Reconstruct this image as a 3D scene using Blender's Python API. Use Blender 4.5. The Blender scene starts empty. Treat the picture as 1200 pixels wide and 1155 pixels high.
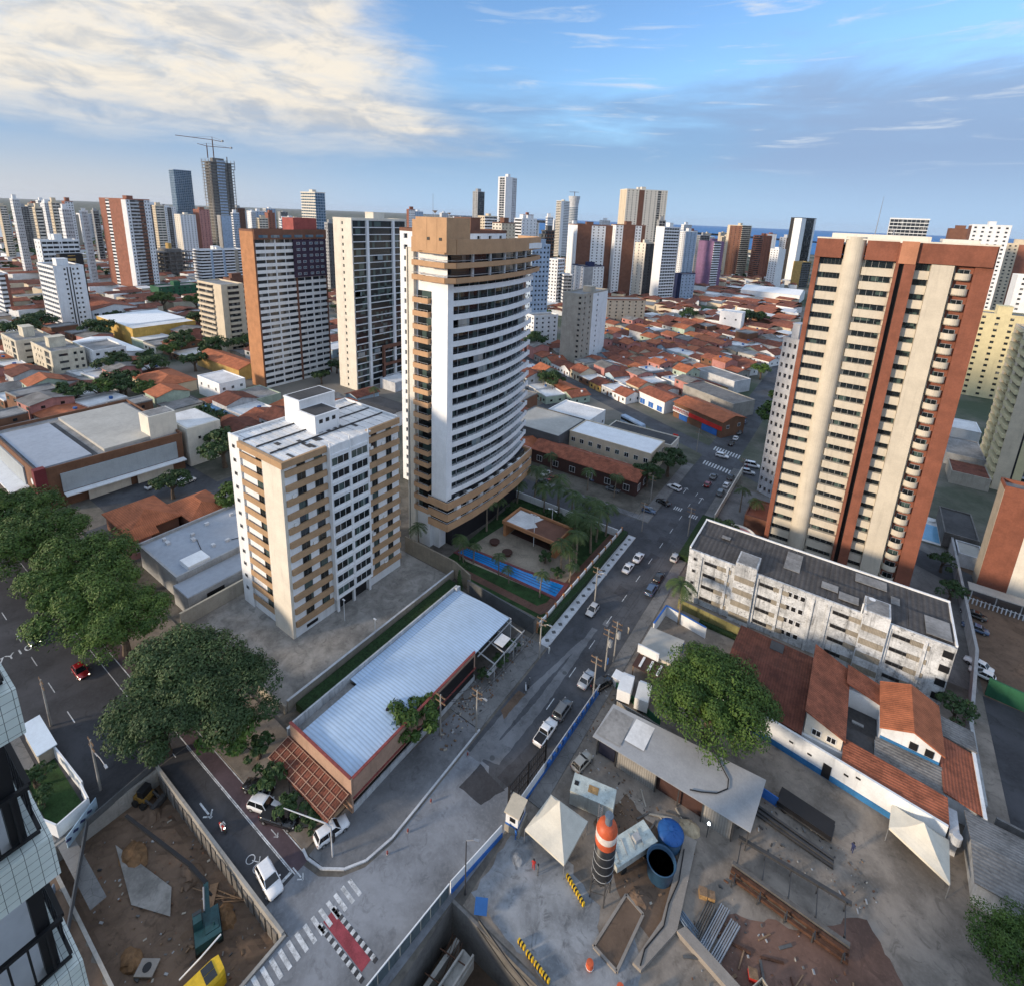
import bpy, math, random
from mathutils import Vector, Matrix
R = math.radians
rnd = random.Random(7)
S = bpy.context.scene
col = S.collection

# ---------------------------------------------------------------- camera, sky, sun, exposure
CAMZ = 80.0
cam_d = bpy.data.cameras.new('camera')
cam = bpy.data.objects.new('camera', cam_d)
col.objects.link(cam)
cam.location = (0, 0, CAMZ)
YAW, PITCH, ROLL = R(34), R(14.54), R(2.31)
cam.rotation_euler = (Matrix.Rotation(YAW, 3, 'Z') @ Matrix.Rotation(R(90) - PITCH, 3, 'X') @ Matrix.Rotation(ROLL, 3, 'Z')).to_euler()
cam_d.sensor_fit = 'HORIZONTAL'
cam_d.sensor_width = 36
cam_d.lens = 36 * 612 / 1200
cam_d.shift_y = -165 / 1200
cam_d.clip_start = 0.1
cam_d.clip_end = 90000
S.camera = cam

SUN_EL, SUN_AZ = 13.0, 236.0           # degrees; azimuth counter-clockwise from +X
sd = Vector((math.cos(R(SUN_EL)) * math.cos(R(SUN_AZ)), math.cos(R(SUN_EL)) * math.sin(R(SUN_AZ)), math.sin(R(SUN_EL))))
sun_d = bpy.data.lights.new('sun', 'SUN')
sun = bpy.data.objects.new('sun', sun_d)
col.objects.link(sun)
sun_d.energy = 2.7
sun_d.angle = R(6)
sun_d.color = (1.0, 0.80, 0.58)
sun.rotation_euler = (-sd).to_track_quat('-Z', 'Y').to_euler()

S.view_settings.view_transform = 'Standard'
S.view_settings.look = 'None'
S.view_settings.gamma = 1
S.view_settings.exposure = 0.82
S.cycles.max_bounces = 5
S.cycles.diffuse_bounces = 3
S.cycles.glossy_bounces = 3
S.cycles.transparent_max_bounces = 8
S.cycles.use_denoising = True


class NT:
    """small wrapper to write node graphs tersely"""
    def __init__(s, tree):
        s.t = tree; s.n = tree.nodes; s.l = tree.links
    def new(s, typ, **kw):
        n = s.n.new(typ)
        for k, v in kw.items():
            setattr(n, k, v)
        return n
    def put(s, sock, v):
        if isinstance(v, bpy.types.NodeSocket):
            s.l.new(v, sock)
        elif v is not None:
            sock.default_value = v
    def m(s, op, a, b=None, c=None):
        n = s.new('ShaderNodeMath', operation=op)
        for i, v in enumerate((a, b, c)):
            if v is not None:
                s.put(n.inputs[i], v)
        return n.outputs[0]
    def rng(s, x, a, b, c=0.0, d=1.0, smooth=True):
        n = s.new('ShaderNodeMapRange', interpolation_type='SMOOTHSTEP' if smooth else 'LINEAR')
        for i, v in enumerate((x, a, b, c, d)):
            s.put(n.inputs[i], v)
        return n.outputs[0]
    def mix(s, f, a, b, mode='MIX'):
        n = s.new('ShaderNodeMix', data_type='RGBA', blend_type=mode)
        s.put(n.inputs[0], f)
        for i, v in ((6, a), (7, b)):
            if isinstance(v, (tuple, list)):
                v = (*v[:3], 1)
            s.put(n.inputs[i], v)
        return n.outputs[2]
    def noise(s, vec, scale, detail=4, rough=0.55, dist=0.0):
        n = s.new('ShaderNodeTexNoise')
        s.put(n.inputs['Vector'], vec)
        n.inputs['Scale'].default_value = scale
        n.inputs['Detail'].default_value = detail
        n.inputs['Roughness'].default_value = rough
        n.inputs['Distortion'].default_value = dist
        return n.outputs[0]
    def xyz(s, x, y, z):
        n = s.new('ShaderNodeCombineXYZ')
        for i, v in enumerate((x, y, z)):
            s.put(n.inputs[i], v)
        return n.outputs[0]


def make_world():
    w = bpy.data.worlds.new('World'); S.world = w; w.use_nodes = True
    k = NT(w.node_tree); k.n.clear()
    out = k.new('ShaderNodeOutputWorld'); bg = k.new('ShaderNodeBackground')
    sky = k.new('ShaderNodeTexSky', sky_type='NISHITA')
    sky.sun_disc = False
    sky.sun_elevation = R(SUN_EL)
    sky.sun_rotation = R(90 - SUN_AZ)
    sky.altitude = 0; sky.air_density = 1.0; sky.dust_density = 0.6; sky.ozone_density = 2.2
    tc = k.new('ShaderNodeTexCoord').outputs['Generated']
    sp = k.new('ShaderNodeSeparateXYZ'); k.put(sp.inputs[0], tc)
    X, Y, Z = sp.outputs
    az = k.m('MULTIPLY', k.m('ARCTAN2', Y, X), 57.29578)           # degrees, -180..180, image centre = 124
    el = k.m('MULTIPLY', k.m('ARCSINE', k.m('MINIMUM', k.m('MAXIMUM', Z, -1.0), 1.0)), 57.29578)
    # cloud plane coordinates (perspective towards the horizon)
    zz = k.m('ADD', k.m('MAXIMUM', Z, 0.0), 0.07)
    pv = k.xyz(k.m('DIVIDE', X, zz), k.m('DIVIDE', Y, zz), 0.0)
    n1 = k.noise(pv, 0.9, 9, 0.62, 0.5)
    n2 = k.noise(pv, 3.2, 8, 0.60, 0.3)
    nb = k.noise(k.xyz(k.m('MULTIPLY', az, 0.045), k.m('MULTIPLY', el, 0.30), 3.0), 1.0, 7, 0.55, 0.4)
    c = sky.outputs[0]
    # deepen the zenith blue, pale the horizon
    c = k.mix(1.0, c, (0.92, 1.08, 1.28), 'MULTIPLY')
    # large bright cream cloud on the left, above the skyline
    edge = k.m('ADD', k.m('MULTIPLY', k.m('SUBTRACT', nb, 0.5), 26.0), k.m('MULTIPLY', k.m('SUBTRACT', n1, 0.5), 10.0))
    lft = k.rng(k.m('ADD', k.m('SUBTRACT', az, k.m('MULTIPLY', el, 0.85)), edge), 120.0, 131.0)
    low = k.rng(k.m('ADD', el, k.m('MULTIPLY', edge, 0.22)), 3.5, 9.5)
    m1 = k.m('MULTIPLY', lft, low)
    m1 = k.m('MULTIPLY', m1, k.rng(n2, 0.25, 0.62, 0.72, 1.0))
    back = k.rng(az, 185.0, 215.0, 1.0, 0.0)
    m1 = k.m('MULTIPLY', m1, back)
    # grey-blue sheet above the horizon
    top = k.m('ADD', k.m('ADD', el, k.m('MULTIPLY', k.m('SUBTRACT', nb, 0.5), 12.0)), k.m('MULTIPLY', k.m('SUBTRACT', n1, 0.5), 5.0))
    m2 = k.rng(top, 14.0, 8.0)
    # right-hand cloud bank
    m3 = k.m('MULTIPLY', k.rng(k.m('ADD', az, k.m('MULTIPLY', k.m('SUBTRACT', nb, 0.5), 30.0)), 108.0, 92.0),
             k.rng(k.m('ADD', el, k.m('MULTIPLY', k.m('SUBTRACT', n1, 0.5), 16.0)), 17.0, 10.0))
    wisp = k.m('MULTIPLY', k.rng(k.noise(k.xyz(k.m('MULTIPLY', az, 0.10), k.m('MULTIPLY', el, 0.9), 9.0), 1.0, 7, 0.6, 0.6), 0.54, 0.76), k.rng(el, 3.0, 8.0))
    SC = 0.60
    m2 = k.m('MULTIPLY', m2, 0.88)
    c = k.mix(m2, c, tuple(SC * v for v in (2.0, 3.3, 5.35)))
    c = k.mix(k.m('MULTIPLY', m3, 0.9), c, tuple(SC * v for v in (2.5, 3.6, 5.5)))
    c = k.mix(k.m('MULTIPLY', wisp, k.rng(az, 150.0, 100.0, 0.2, 0.85)), c, tuple(SC * v for v in (5.6, 6.2, 7.0)))
    shade = k.rng(k.noise(k.xyz(k.m('MULTIPLY', az, 0.16), k.m('MULTIPLY', el, 0.45), 5.0), 1.0, 7, 0.6, 0.5), 0.42, 0.66)
    ccol = k.mix(shade, tuple(SC * v for v in (7.9, 7.1, 5.9)), tuple(SC * v for v in (4.9, 4.9, 4.9)))
    c = k.mix(k.m('MULTIPLY', m1, 0.93), c, ccol)
    # bright out-of-view cloud added overhead and behind the viewer as fill on the ground
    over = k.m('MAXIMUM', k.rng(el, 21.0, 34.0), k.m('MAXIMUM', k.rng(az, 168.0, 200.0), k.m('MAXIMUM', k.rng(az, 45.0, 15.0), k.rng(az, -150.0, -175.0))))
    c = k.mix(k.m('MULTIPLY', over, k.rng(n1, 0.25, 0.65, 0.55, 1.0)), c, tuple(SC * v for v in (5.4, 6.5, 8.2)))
    # pale haze at the horizon, warmer to the left
    hz = k.rng(el, 7.0, 0.0)
    hcol = k.mix(k.rng(az, 128.0, 165.0), tuple(SC * v for v in (3.9, 5.6, 7.6)), tuple(SC * v for v in (5.8, 5.7, 5.6)))
    c = k.mix(k.m('MULTIPLY', hz, 0.7), c, hcol)
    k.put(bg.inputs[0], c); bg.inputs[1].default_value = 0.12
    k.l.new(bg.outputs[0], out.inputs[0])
make_world()

# ---------------------------------------------------------------- materials
_M = {}
def mat(name, c=None, rough=0.8, var=0.14, sc=0.35, streak=0.0, bump=0.0, metal=0.0, spec=0.35, col2=None, wave=None, spots=0.0, emit=None):
    """procedural material: base colour with world-space mottling, vertical dirt streaks, optional ribs (wave=(axis, period))"""
    if name in _M:
        return _M[name]
    m = bpy.data.materials.new(name); m.use_nodes = True
    k = NT(m.node_tree); b = k.n['Principled BSDF']
    pos = k.new('ShaderNodeNewGeometry').outputs['Position']
    sp = k.new('ShaderNodeSeparateXYZ'); k.put(sp.inputs[0], pos)
    n = k.noise(pos, sc, 5, 0.6)
    n2 = k.noise(pos, sc * 9, 3, 0.6)
    mixn = k.m('ADD', k.m('MULTIPLY', n, 0.65), k.m('MULTIPLY', n2, 0.35))
    lo = tuple(v * (1 - var * 1.6) for v in c); hi = tuple(min(1, v * (1 + var * 1.6)) for v in (col2 or c))
    cc = k.mix(k.rng(mixn, 0.30, 0.70), lo, hi)
    if streak:
        sv = k.xyz(k.m('MULTIPLY', sp.outputs[0], 1.3), k.m('MULTIPLY', sp.outputs[1], 1.3), k.m('MULTIPLY', sp.outputs[2], 0.09))
        sn = k.noise(sv, 1.0, 5, 0.65)
        cc = k.mix(k.m('MULTIPLY', k.rng(sn, 0.50, 0.72), streak), cc, tuple(v * 0.30 for v in c))
    if spots:
        cc = k.mix(k.m('MULTIPLY', k.rng(k.noise(pos, 1.4, 6, 0.7), 0.56, 0.66), spots), cc, tuple(v * 0.22 for v in c))
    hb = None
    if wave:
        ax, per = wave
        ph = k.m('SINE', k.m('MULTIPLY', sp.outputs['xyz'.index(ax)], 6.28318 / per))
        hb = ph
        cc = k.mix(k.rng(ph, 0.3, -1.0, 0.0, 0.38), cc, tuple(v * 0.45 for v in c))
    k.put(b.inputs['Base Color'], cc)
    b.inputs['Roughness'].default_value = rough
    b.inputs['Metallic'].default_value = metal
    b.inputs['Specular IOR Level'].default_value = spec
    if bump or hb is not None:
        bn = k.new('ShaderNodeBump'); bn.inputs['Strength'].default_value = bump or 0.4
        bn.inputs['Distance'].default_value = 0.06
        k.put(bn.inputs['Height'], hb if hb is not None else n2)
        k.l.new(bn.outputs[0], b.inputs['Normal'])
    if emit:
        b.inputs['Emission Color'].default_value = (*emit[0], 1); b.inputs['Emission Strength'].default_value = emit[1]
    _M[name] = m
    return m


def glass_mat(name, dark, light, frac=0.3, cell=(1.3, 1.3, 2.9), rough=0.12):
    """window glass seen from outside: dark panes, some with curtains or blinds, panes picked by a cell grid"""
    m = bpy.data.materials.new(name); m.use_nodes = True
    k = NT(m.node_tree); b = k.n['Principled BSDF']
    pos = k.new('ShaderNodeNewGeometry').outputs['Position']
    sp = k.new('ShaderNodeSeparateXYZ'); k.put(sp.inputs[0], pos)
    fl = k.xyz(*[k.m('FLOOR', k.m('DIVIDE', sp.outputs[i], cell[i])) for i in range(3)])
    wn = k.new('ShaderNodeTexWhiteNoise'); k.put(wn.inputs[0], fl)
    v = wn.outputs[0]
    c = k.mix(k.rng(v, 1 - frac, 1 - frac + 0.02), dark, light)
    c = k.mix(k.m('MULTIPLY', wn.outputs[1] if False else v, 0.5), c, tuple(x * 0.4 for x in dark))
    k.put(b.inputs['Base Color'], c)
    b.inputs['Roughness'].default_value = rough
    b.inputs['Specular IOR Level'].default_value = 0.6
    _M[name] = m
    return m

W_ = lambda n, *a, **k: mat(n, *a, **k)
W_('white', (0.72, 0.74, 0.76), streak=0.20, var=0.05)
W_('white_clean', (0.78, 0.80, 0.82), var=0.05, streak=0.12)
W_('white_warm', (0.66, 0.62, 0.54), streak=0.15, var=0.06)
W_('cream', (0.58, 0.50, 0.38), streak=0.15, var=0.07)
W_('cream_tile', (0.55, 0.50, 0.41), streak=0.22, var=0.06)
W_('tan', (0.40, 0.26, 0.15), streak=0.12, var=0.10)
W_('orange_brick', (0.40, 0.19, 0.09), streak=0.10, var=0.12)
W_('brick', (0.26, 0.105, 0.070), streak=0.12, var=0.15)
W_('terracotta_tile', (0.215, 0.078, 0.048), streak=0.16, var=0.14)
W_('brown', (0.16, 0.075, 0.05), streak=0.1)
W_('dark_brown', (0.06, 0.03, 0.025))
W_('purple_dark', (0.045, 0.028, 0.055))
W_('purple', (0.19, 0.11, 0.20), streak=0.1)
W_('navy', (0.02, 0.03, 0.09))
W_('grey', (0.32, 0.33, 0.34), streak=0.2)
W_('grey_light', (0.48, 0.50, 0.53), streak=0.15)
W_('grey_blue', (0.33, 0.42, 0.54), streak=0.1)
W_('grey_warm', (0.36, 0.33, 0.28), streak=0.3, var=0.10)
W_('grey_dark', (0.09, 0.095, 0.10))
W_('black', (0.012, 0.012, 0.014), rough=0.5)
W_('interior', (0.018, 0.018, 0.022), rough=0.7)
W_('concrete', (0.30, 0.29, 0.27), streak=0.3, var=0.12)
W_('concrete_dark', (0.15, 0.145, 0.14), streak=0.3, var=0.2)
W_('ochre', (0.46, 0.30, 0.10), streak=0.1)
W_('pink', (0.42, 0.20, 0.18), streak=0.2)
W_('roof_grey', (0.22, 0.22, 0.22), var=0.25, sc=0.2)
W_('roof_dark', (0.055, 0.055, 0.058), var=0.25, sc=0.2)
W_('roof_white', (0.62, 0.63, 0.64), var=0.12, sc=0.2)
W_('steel', (0.35, 0.36, 0.38), rough=0.45, metal=0.6)
W_('steel_dark', (0.05, 0.05, 0.052), rough=0.5)
W_('rust', (0.075, 0.036, 0.022), rough=0.9, var=0.3, sc=1.5)
W_('blue_paint', (0.03, 0.13, 0.42), streak=0.1)
W_('green_paint', (0.02, 0.10, 0.05), streak=0.15)
W_('yellow_paint', (0.62, 0.40, 0.02), rough=0.5, var=0.12, sc=2)
W_('red_paint', (0.42, 0.035, 0.03), rough=0.5)
W_('plastic_white', (0.72, 0.72, 0.70), rough=0.6, var=0.06)
W_('trunk', (0.10, 0.075, 0.055), var=0.25, sc=2)
W_('wood', (0.20, 0.13, 0.08), var=0.25, sc=1.5)
W_('rubber', (0.015, 0.015, 0.015), rough=0.9)
W_('lamp_red', (0.35, 0.01, 0.01), rough=0.3)
glass_mat('glass', (0.022, 0.028, 0.036), (0.30, 0.31, 0.31), 0.16)
glass_mat('glass_blue', (0.06, 0.13, 0.20), (0.22, 0.30, 0.36), 0.25)
glass_mat('glass_dark', (0.012, 0.018, 0.022), (0.10, 0.16, 0.15), 0.22)
glass_mat('car_glass', (0.012, 0.014, 0.016), (0.015, 0.016, 0.018), 0.1, rough=0.06)

# ---------------------------------------------------------------- mesh building
class MB:
    def __init__(s):
        s.v = []; s.f = []; s.m = []
    def add(s, vs, fs, mi=0):
        o = len(s.v); s.v += [tuple(p) for p in vs]
        for f in fs:
            s.f.append([o + i for i in f]); s.m.append(mi)
    def box(s, x0, y0, z0, x1, y1, z1, mi=0):
        s.add([(x0, y0, z0), (x1, y0, z0), (x1, y1, z0), (x0, y1, z0), (x0, y0, z1), (x1, y0, z1), (x1, y1, z1), (x0, y1, z1)],
              [(0, 3, 2, 1), (4, 5, 6, 7), (0, 1, 5, 4), (1, 2, 6, 5), (2, 3, 7, 6), (3, 0, 4, 7)], mi)
        return s
    def obox(s, c, sz, rz=0, mi=0, tilt=0):
        x, y, z = (q / 2 for q in sz); M = Matrix.Rotation(rz, 3, 'Z') @ Matrix.Rotation(tilt, 3, 'X')
        P = [Vector(c) + M @ Vector(p) for p in ((-x, -y, -z), (x, -y, -z), (x, y, -z), (-x, y, -z), (-x, -y, z), (x, -y, z), (x, y, z), (-x, y, z))]
        s.add(P, [(0, 3, 2, 1), (4, 5, 6, 7), (0, 1, 5, 4), (1, 2, 6, 5), (2, 3, 7, 6), (3, 0, 4, 7)], mi); return s
    def prism(s, poly, z0, z1, mi=0, mt=None):
        n = len(poly)
        s.add([(p[0], p[1], z0) for p in poly] + [(p[0], p[1], z1) for p in poly],
              [tuple(range(n))[::-1]] + [(i, (i + 1) % n, n + (i + 1) % n, n + i) for i in range(n)], mi)
        s.add([(p[0], p[1], z1) for p in poly], [tuple(range(n))], mi if mt is None else mt); return s
    def cyl(s, x, y, z0, z1, r, n=12, mi=0, r1=None):
        r1 = r if r1 is None else r1
        a = [2 * math.pi * i / n for i in range(n)]
        s.add([(x + r * math.cos(t), y + r * math.sin(t), z0) for t in a] + [(x + r1 * math.cos(t), y + r1 * math.sin(t), z1) for t in a],
              [tuple(range(n))[::-1], tuple(range(n, 2 * n))] + [(i, (i + 1) % n, n + (i + 1) % n, n + i) for i in range(n)], mi); return s
    def tube(s, pts, r, n=6, mi=0):
        pts = [Vector(p) for p in pts]; rs = r if isinstance(r, (list, tuple)) else [r] * len(pts)
        o = len(s.v); ring = []
        for i, p in enumerate(pts):
            d = (pts[min(i + 1, len(pts) - 1)] - pts[max(i - 1, 0)]).normalized()
            u = d.orthogonal().normalized() if i == 0 else (ring_u - d * ring_u.dot(d)).normalized()
            ring_u = u; w = d.cross(u)
            for j in range(n):
                t = 2 * math.pi * j / n
                s.v.append(tuple(p + (u * math.cos(t) + w * math.sin(t)) * rs[i]))
        for i in range(len(pts) - 1):
            for j in range(n):
                s.f.append([o + i * n + j, o + i * n + (j + 1) % n, o + (i + 1) * n + (j + 1) % n, o + (i + 1) * n + j]); s.m.append(mi)
        s.f.append([o + j for j in range(n)][::-1]); s.m.append(mi)
        s.f.append([o + (len(pts) - 1) * n + j for j in range(n)]); s.m.append(mi); return s
    def beam(s, p, q, w, h, mi=0):
        p, q = Vector(p), Vector(q); d = (q - p).normalized()
        up = Vector((0, 0, 1)) if abs(d.z) < 0.95 else Vector((1, 0, 0))
        a = d.cross(up).normalized() * w / 2; b = a.cross(d).normalized() * h / 2
        s.add([p - a - b, p + a - b, p + a + b, p - a + b, q - a - b, q + a - b, q + a + b, q - a + b],
              [(3, 2, 1, 0), (4, 5, 6, 7), (0, 1, 5, 4), (1, 2, 6, 5), (2, 3, 7, 6), (3, 0, 4, 7)], mi); return s
    def quad(s, a, b, c, d, mi=0):
        s.add([a, b, c, d], [(0, 1, 2, 3)], mi); return s
    def lathe(s, prof, x, y, n=14, mi=0):
        o = len(s.v)
        for r, z in prof:
            for j in range(n):
                t = 2 * math.pi * j / n; s.v.append((x + r * math.cos(t), y + r * math.sin(t), z))
        for i in range(len(prof) - 1):
            for j in range(n):
                s.f.append([o + i * n + j, o + i * n + (j + 1) % n, o + (i + 1) * n + (j + 1) % n, o + (i + 1) * n + j]); s.m.append(mi)
        s.f.append([o + (len(prof) - 1) * n + j for j in range(n)]); s.m.append(mi); return s
    def roof(s, x0, y0, x1, y1, z, h, axis='x', over=0.4, th=0.18, mi=0, hip=False):
        """pitched roof over a rectangle: two (or four) tiled slopes of real thickness"""
        x0 -= over; y0 -= over; x1 += over; y1 += over
        if axis == 'x':
            c = (y0 + y1) / 2; e = min((y1 - y0) / 2, (x1 - x0) / 2) * 0.9 if hip else 0
            a, b = (x0 + e, c), (x1 - e, c)
        else:
            c = (x0 + x1) / 2; e = min((x1 - x0) / 2, (y1 - y0) / 2) * 0.9 if hip else 0
            a, b = (c, y0 + e), (c, y1 - e)
        V = []
        for dz in (0, th):
            V += [(x0, y0, z + dz), (x1, y0, z + dz), (x1, y1, z + dz), (x0, y1, z + dz), (a[0], a[1], z + h + dz), (b[0], b[1], z + h + dz)]
        if axis == 'x':
            top = [(6, 7, 11, 10), (8, 9, 10, 11), (9, 6, 10), (7, 8, 11)]; bot = [(0, 4, 5, 1), (2, 5, 4, 3), (3, 4, 0), (1, 5, 2)]
        else:
            top = [(7, 8, 11, 10), (9, 6, 10, 11), (6, 7, 10), (8, 9, 11)]; bot = [(1, 4, 5, 2), (3, 5, 4, 0), (0, 4, 1), (2, 5, 3)]
        if not hip:
            top = top[:2]; bot = bot[:2]
        side = [(0, 1, 7, 6), (1, 2, 8, 7), (2, 3, 9, 8), (3, 0, 6, 9)] if hip else \
            ([(0, 1, 7, 6), (2, 3, 9, 8), (3, 4, 10, 9), (4, 0, 6, 10), (1, 5, 11, 7), (5, 2, 8, 11)] if axis == 'x' else
             [(1, 2, 8, 7), (3, 0, 6, 9), (0, 4, 10, 6), (4, 1, 7, 10), (2, 5, 11, 8), (5, 3, 9, 11)])
        s.add(V, top + bot + side, mi); return s
    def gable(s, x0, y0, x1, y1, z, h, axis='x', mi=0):
        """triangular wall tops under a pitched roof"""
        if axis == 'x':
            c = (y0 + y1) / 2
            s.add([(x0, y0, z), (x0, y1, z), (x0, c, z + h), (x1, y0, z), (x1, y1, z), (x1, c, z + h)], [(0, 2, 1), (3, 4, 5), (0, 3, 5, 2), (1, 2, 5, 4)], mi)
        else:
            c = (x0 + x1) / 2
            s.add([(x0, y0, z), (x1, y0, z), (c, y0, z + h), (x0, y1, z), (x1, y1, z), (c, y1, z + h)], [(0, 1, 2), (3, 5, 4), (0, 2, 5, 3), (1, 4, 5, 2)], mi)
        return s
    def mesh(s, name, mats):
        me = bpy.data.meshes.new(name); me.from_pydata(s.v, [], s.f)
        for q in mats:
            me.materials.append(_M[q] if isinstance(q, str) else q)
        if any(s.m):
            me.polygons.foreach_set('material_index', s.m)
        me.update(); return me


def link(name, me, parent=None):
    o = bpy.data.objects.new(name, me); col.objects.link(o)
    if parent is not None:
        o.parent = parent
    return o
def root_loc(p):
    v = Vector((0, 0, 0))
    while p is not None:
        v += p.location; p = p.parent
    return v
def obj(name, mb, mats, parent=None, smooth=False, local=False):
    """link a mesh; with a parent, coordinates are world ones unless local is set"""
    if isinstance(mats, (str, bpy.types.Material)):
        mats = [mats]
    me = mb.mesh(name, mats)
    if parent is not None and not local:
        off = root_loc(parent)
        me.transform(Matrix.Translation(-off))
    if smooth:
        me.polygons.foreach_set('use_smooth', [True] * len(me.polygons))
    return link(name, me, parent)
def tag(o, label, cat, group=None):
    o['label'] = label; o['category'] = cat
    if group: o['group'] = group
    return o
def thing(name, label, cat, loc=(0, 0, 0), rz=0, group=None):
    o = bpy.data.objects.new(name, None); col.objects.link(o)
    o.empty_display_size = 0.5
    o.location = loc; o.rotation_euler = (0, 0, rz)
    return tag(o, label, cat, group)
def struct(name, mb, mats, kind='structure'):
    o = obj(name, mb, mats); o['kind'] = kind; return o
def copy_tree(o, parent=None):
    c = o.copy(); col.objects.link(c); c.parent = parent
    for ch in list(o.children):
        copy_tree(ch, c)
    return c
def inst(proto, loc, rz=0, label=None, sc=1.0, group=None, used=set()):
    """first use moves the prototype itself, later uses copy it with its parts"""
    o = proto if proto.name not in used else copy_tree(proto)
    used.add(proto.name)
    o.location = loc; o.rotation_euler = (0, 0, rz)
    o.scale = sc if isinstance(sc, (tuple, list)) else (sc,) * 3
    if label: o['label'] = label
    if group: o['group'] = group
    return o


# ---- surveying: turn a sight line from the photograph into a place in the town
def ray(px, py):
    x, y = (px - 600) / 612, (py - 412.5) / 612
    cr, sr = math.cos(ROLL), math.sin(ROLL); ux = cr * x + sr * y; uy = -sr * x + cr * y
    cp, sp = math.cos(PITCH), math.sin(PITCH)
    X, Y, Zc = ux, cp - sp * uy, -(sp + cp * uy)
    c, s = math.cos(YAW), math.sin(YAW)
    return Vector((c * X - s * Y, s * X + c * Y, Zc))
def at(px, py, z=0.0):
    d = ray(px, py); t = (z - CAMZ) / d.z
    return Vector((d.x * t, d.y * t, z))
# more surface finishes
W_('orange_tan', (0.45, 0.275, 0.155), streak=0.06, var=0.08)
glass_mat('glass_pale', (0.20, 0.26, 0.29), (0.36, 0.40, 0.40), 0.4)
W_('terracotta_pale', (0.42, 0.19, 0.11), streak=0.1, var=0.1)
W_('pink_red', (0.30, 0.075, 0.065), streak=0.1)
W_('cream_yellow', (0.60, 0.53, 0.32), streak=0.15, var=0.06)
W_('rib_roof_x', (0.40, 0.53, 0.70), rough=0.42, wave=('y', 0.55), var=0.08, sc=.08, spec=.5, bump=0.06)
W_('rib_roof_y', (0.33, 0.335, 0.34), rough=0.55, wave=('x', 0.7), var=0.16, sc=.15)
W_('rib_sheet', (0.30, 0.285, 0.26), rough=0.6, wave=('x', 0.34), var=0.12, sc=.6)
W_('clay_roof_x', (0.28, 0.092, 0.052), rough=0.9, wave=('x', 0.42), var=0.30, sc=.5, spots=.45)
W_('clay_roof_y', (0.28, 0.092, 0.050), rough=0.9, wave=('y', 0.42), var=0.30, sc=.5, spots=.45)
W_('clay_bright', (0.38, 0.125, 0.058), rough=0.9, wave=('y', 0.42), var=0.22, sc=.5, spots=.25)
W_('clay_dark', (0.165, 0.058, 0.038), rough=0.9, wave=('x', 0.42), var=0.34, sc=.5, spots=.5)
W_('fibre_roof', (0.185, 0.18, 0.175), rough=0.9, wave=('y', 0.5), var=0.3, sc=.3, spots=.5)
W_('slab_white', (0.50, 0.52, 0.54), streak=0.95, var=0.24, sc=.45, spots=.75)
W_('slab_grille', (0.30, 0.27, 0.22), streak=0.6, wave=('x', 0.22), var=0.15)
W_('tar_roof', (0.070, 0.068, 0.070), var=0.25, sc=.4, wave=('x', 0.9))
W_('tan_wall', (0.37, 0.245, 0.18), streak=0.3, var=0.1)
W_('tent_cloth', (0.60, 0.575, 0.50), var=0.06, sc=.8, rough=.7)
W_('moss_wall', (0.20, 0.185, 0.075), streak=0.6, var=0.2)
W_('wall_stained', (0.42, 0.44, 0.46), streak=0.6, var=0.12, sc=.6)
W_('red_trim', (0.22, 0.055, 0.05), var=.2, sc=2)
W_('tan_grey', (0.25, 0.215, 0.165), streak=.3)
W_('brick_dull', (0.17, 0.085, 0.05), streak=.2); W_('roof_blue_grey', (0.30, 0.34, 0.40), var=.08, sc=.1); W_('roof_pale', (0.40, 0.39, 0.36), var=.1, sc=.1); W_('screen_panel', (0.34, 0.38, 0.41), streak=.1, var=.06); W_('red_dark', (0.14, 0.025, 0.03))
W_('pool_water', (0.015, 0.21, 0.56), rough=.08, var=.12, sc=.5, spec=.5)
W_('wall_white', (0.66, 0.69, 0.72), streak=.25, var=.07); W_('blue_band', (0.03, 0.15, 0.34), streak=.2)
W_('clay_dull', (0.130, 0.045, 0.030), rough=.9, wave=('x', .42), var=.3, sc=.6, spots=.5)
W_('shed_roof', (0.30, 0.31, 0.325), rough=.5, var=.08, sc=.4); W_('navy_dark', (0.012, 0.014, 0.03))
W_('silo_black', (0.020, 0.022, 0.026), rough=.45, streak=.2); W_('silo_orange', (0.50, 0.095, 0.035), rough=.5, var=.15, sc=1.5); W_('silo_white', (0.62, 0.55, 0.50), rough=.5, spots=.3); W_('grey_blue_dark', (0.13, 0.17, 0.22))
W_('container_white', (0.42, 0.44, 0.42), streak=.5, var=.12); W_('container_roof', (0.45, 0.50, 0.48), var=.15, sc=.8, spots=.6); W_('rust_pale', (0.34, 0.21, 0.09), var=.3, sc=2, spots=.5)
W_('steel_grey', (0.10, 0.095, 0.09), rough=.7, var=.2, sc=1); W_('rust_pale_dark', (0.11, 0.06, 0.03), rough=.9, var=.3, sc=1)
W_('hoard_grey', (0.42, 0.44, 0.47), streak=.2)
W_('panel_dark', (0.10, 0.13, 0.145), streak=.5, var=.2)
W_('pool_water_pale', (0.16, 0.36, 0.55), rough=.1, var=.06); W_('yellow_wall', (0.52, 0.34, 0.09), streak=.2); W_('cream_pale', (0.56, 0.52, 0.42), streak=.3)
W_('green_pale', (0.36, 0.44, 0.36), streak=.2); W_('blue_sheet', (0.06, 0.22, 0.46), rough=.5, wave=('x', .5)); W_('blue_pale', (0.34, 0.46, 0.56), streak=.2)
W_('tan_grey', (0.25, 0.215, 0.165), streak=.3)
W_('blue_grey_band', (0.16, 0.20, 0.25), streak=.3)
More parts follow.
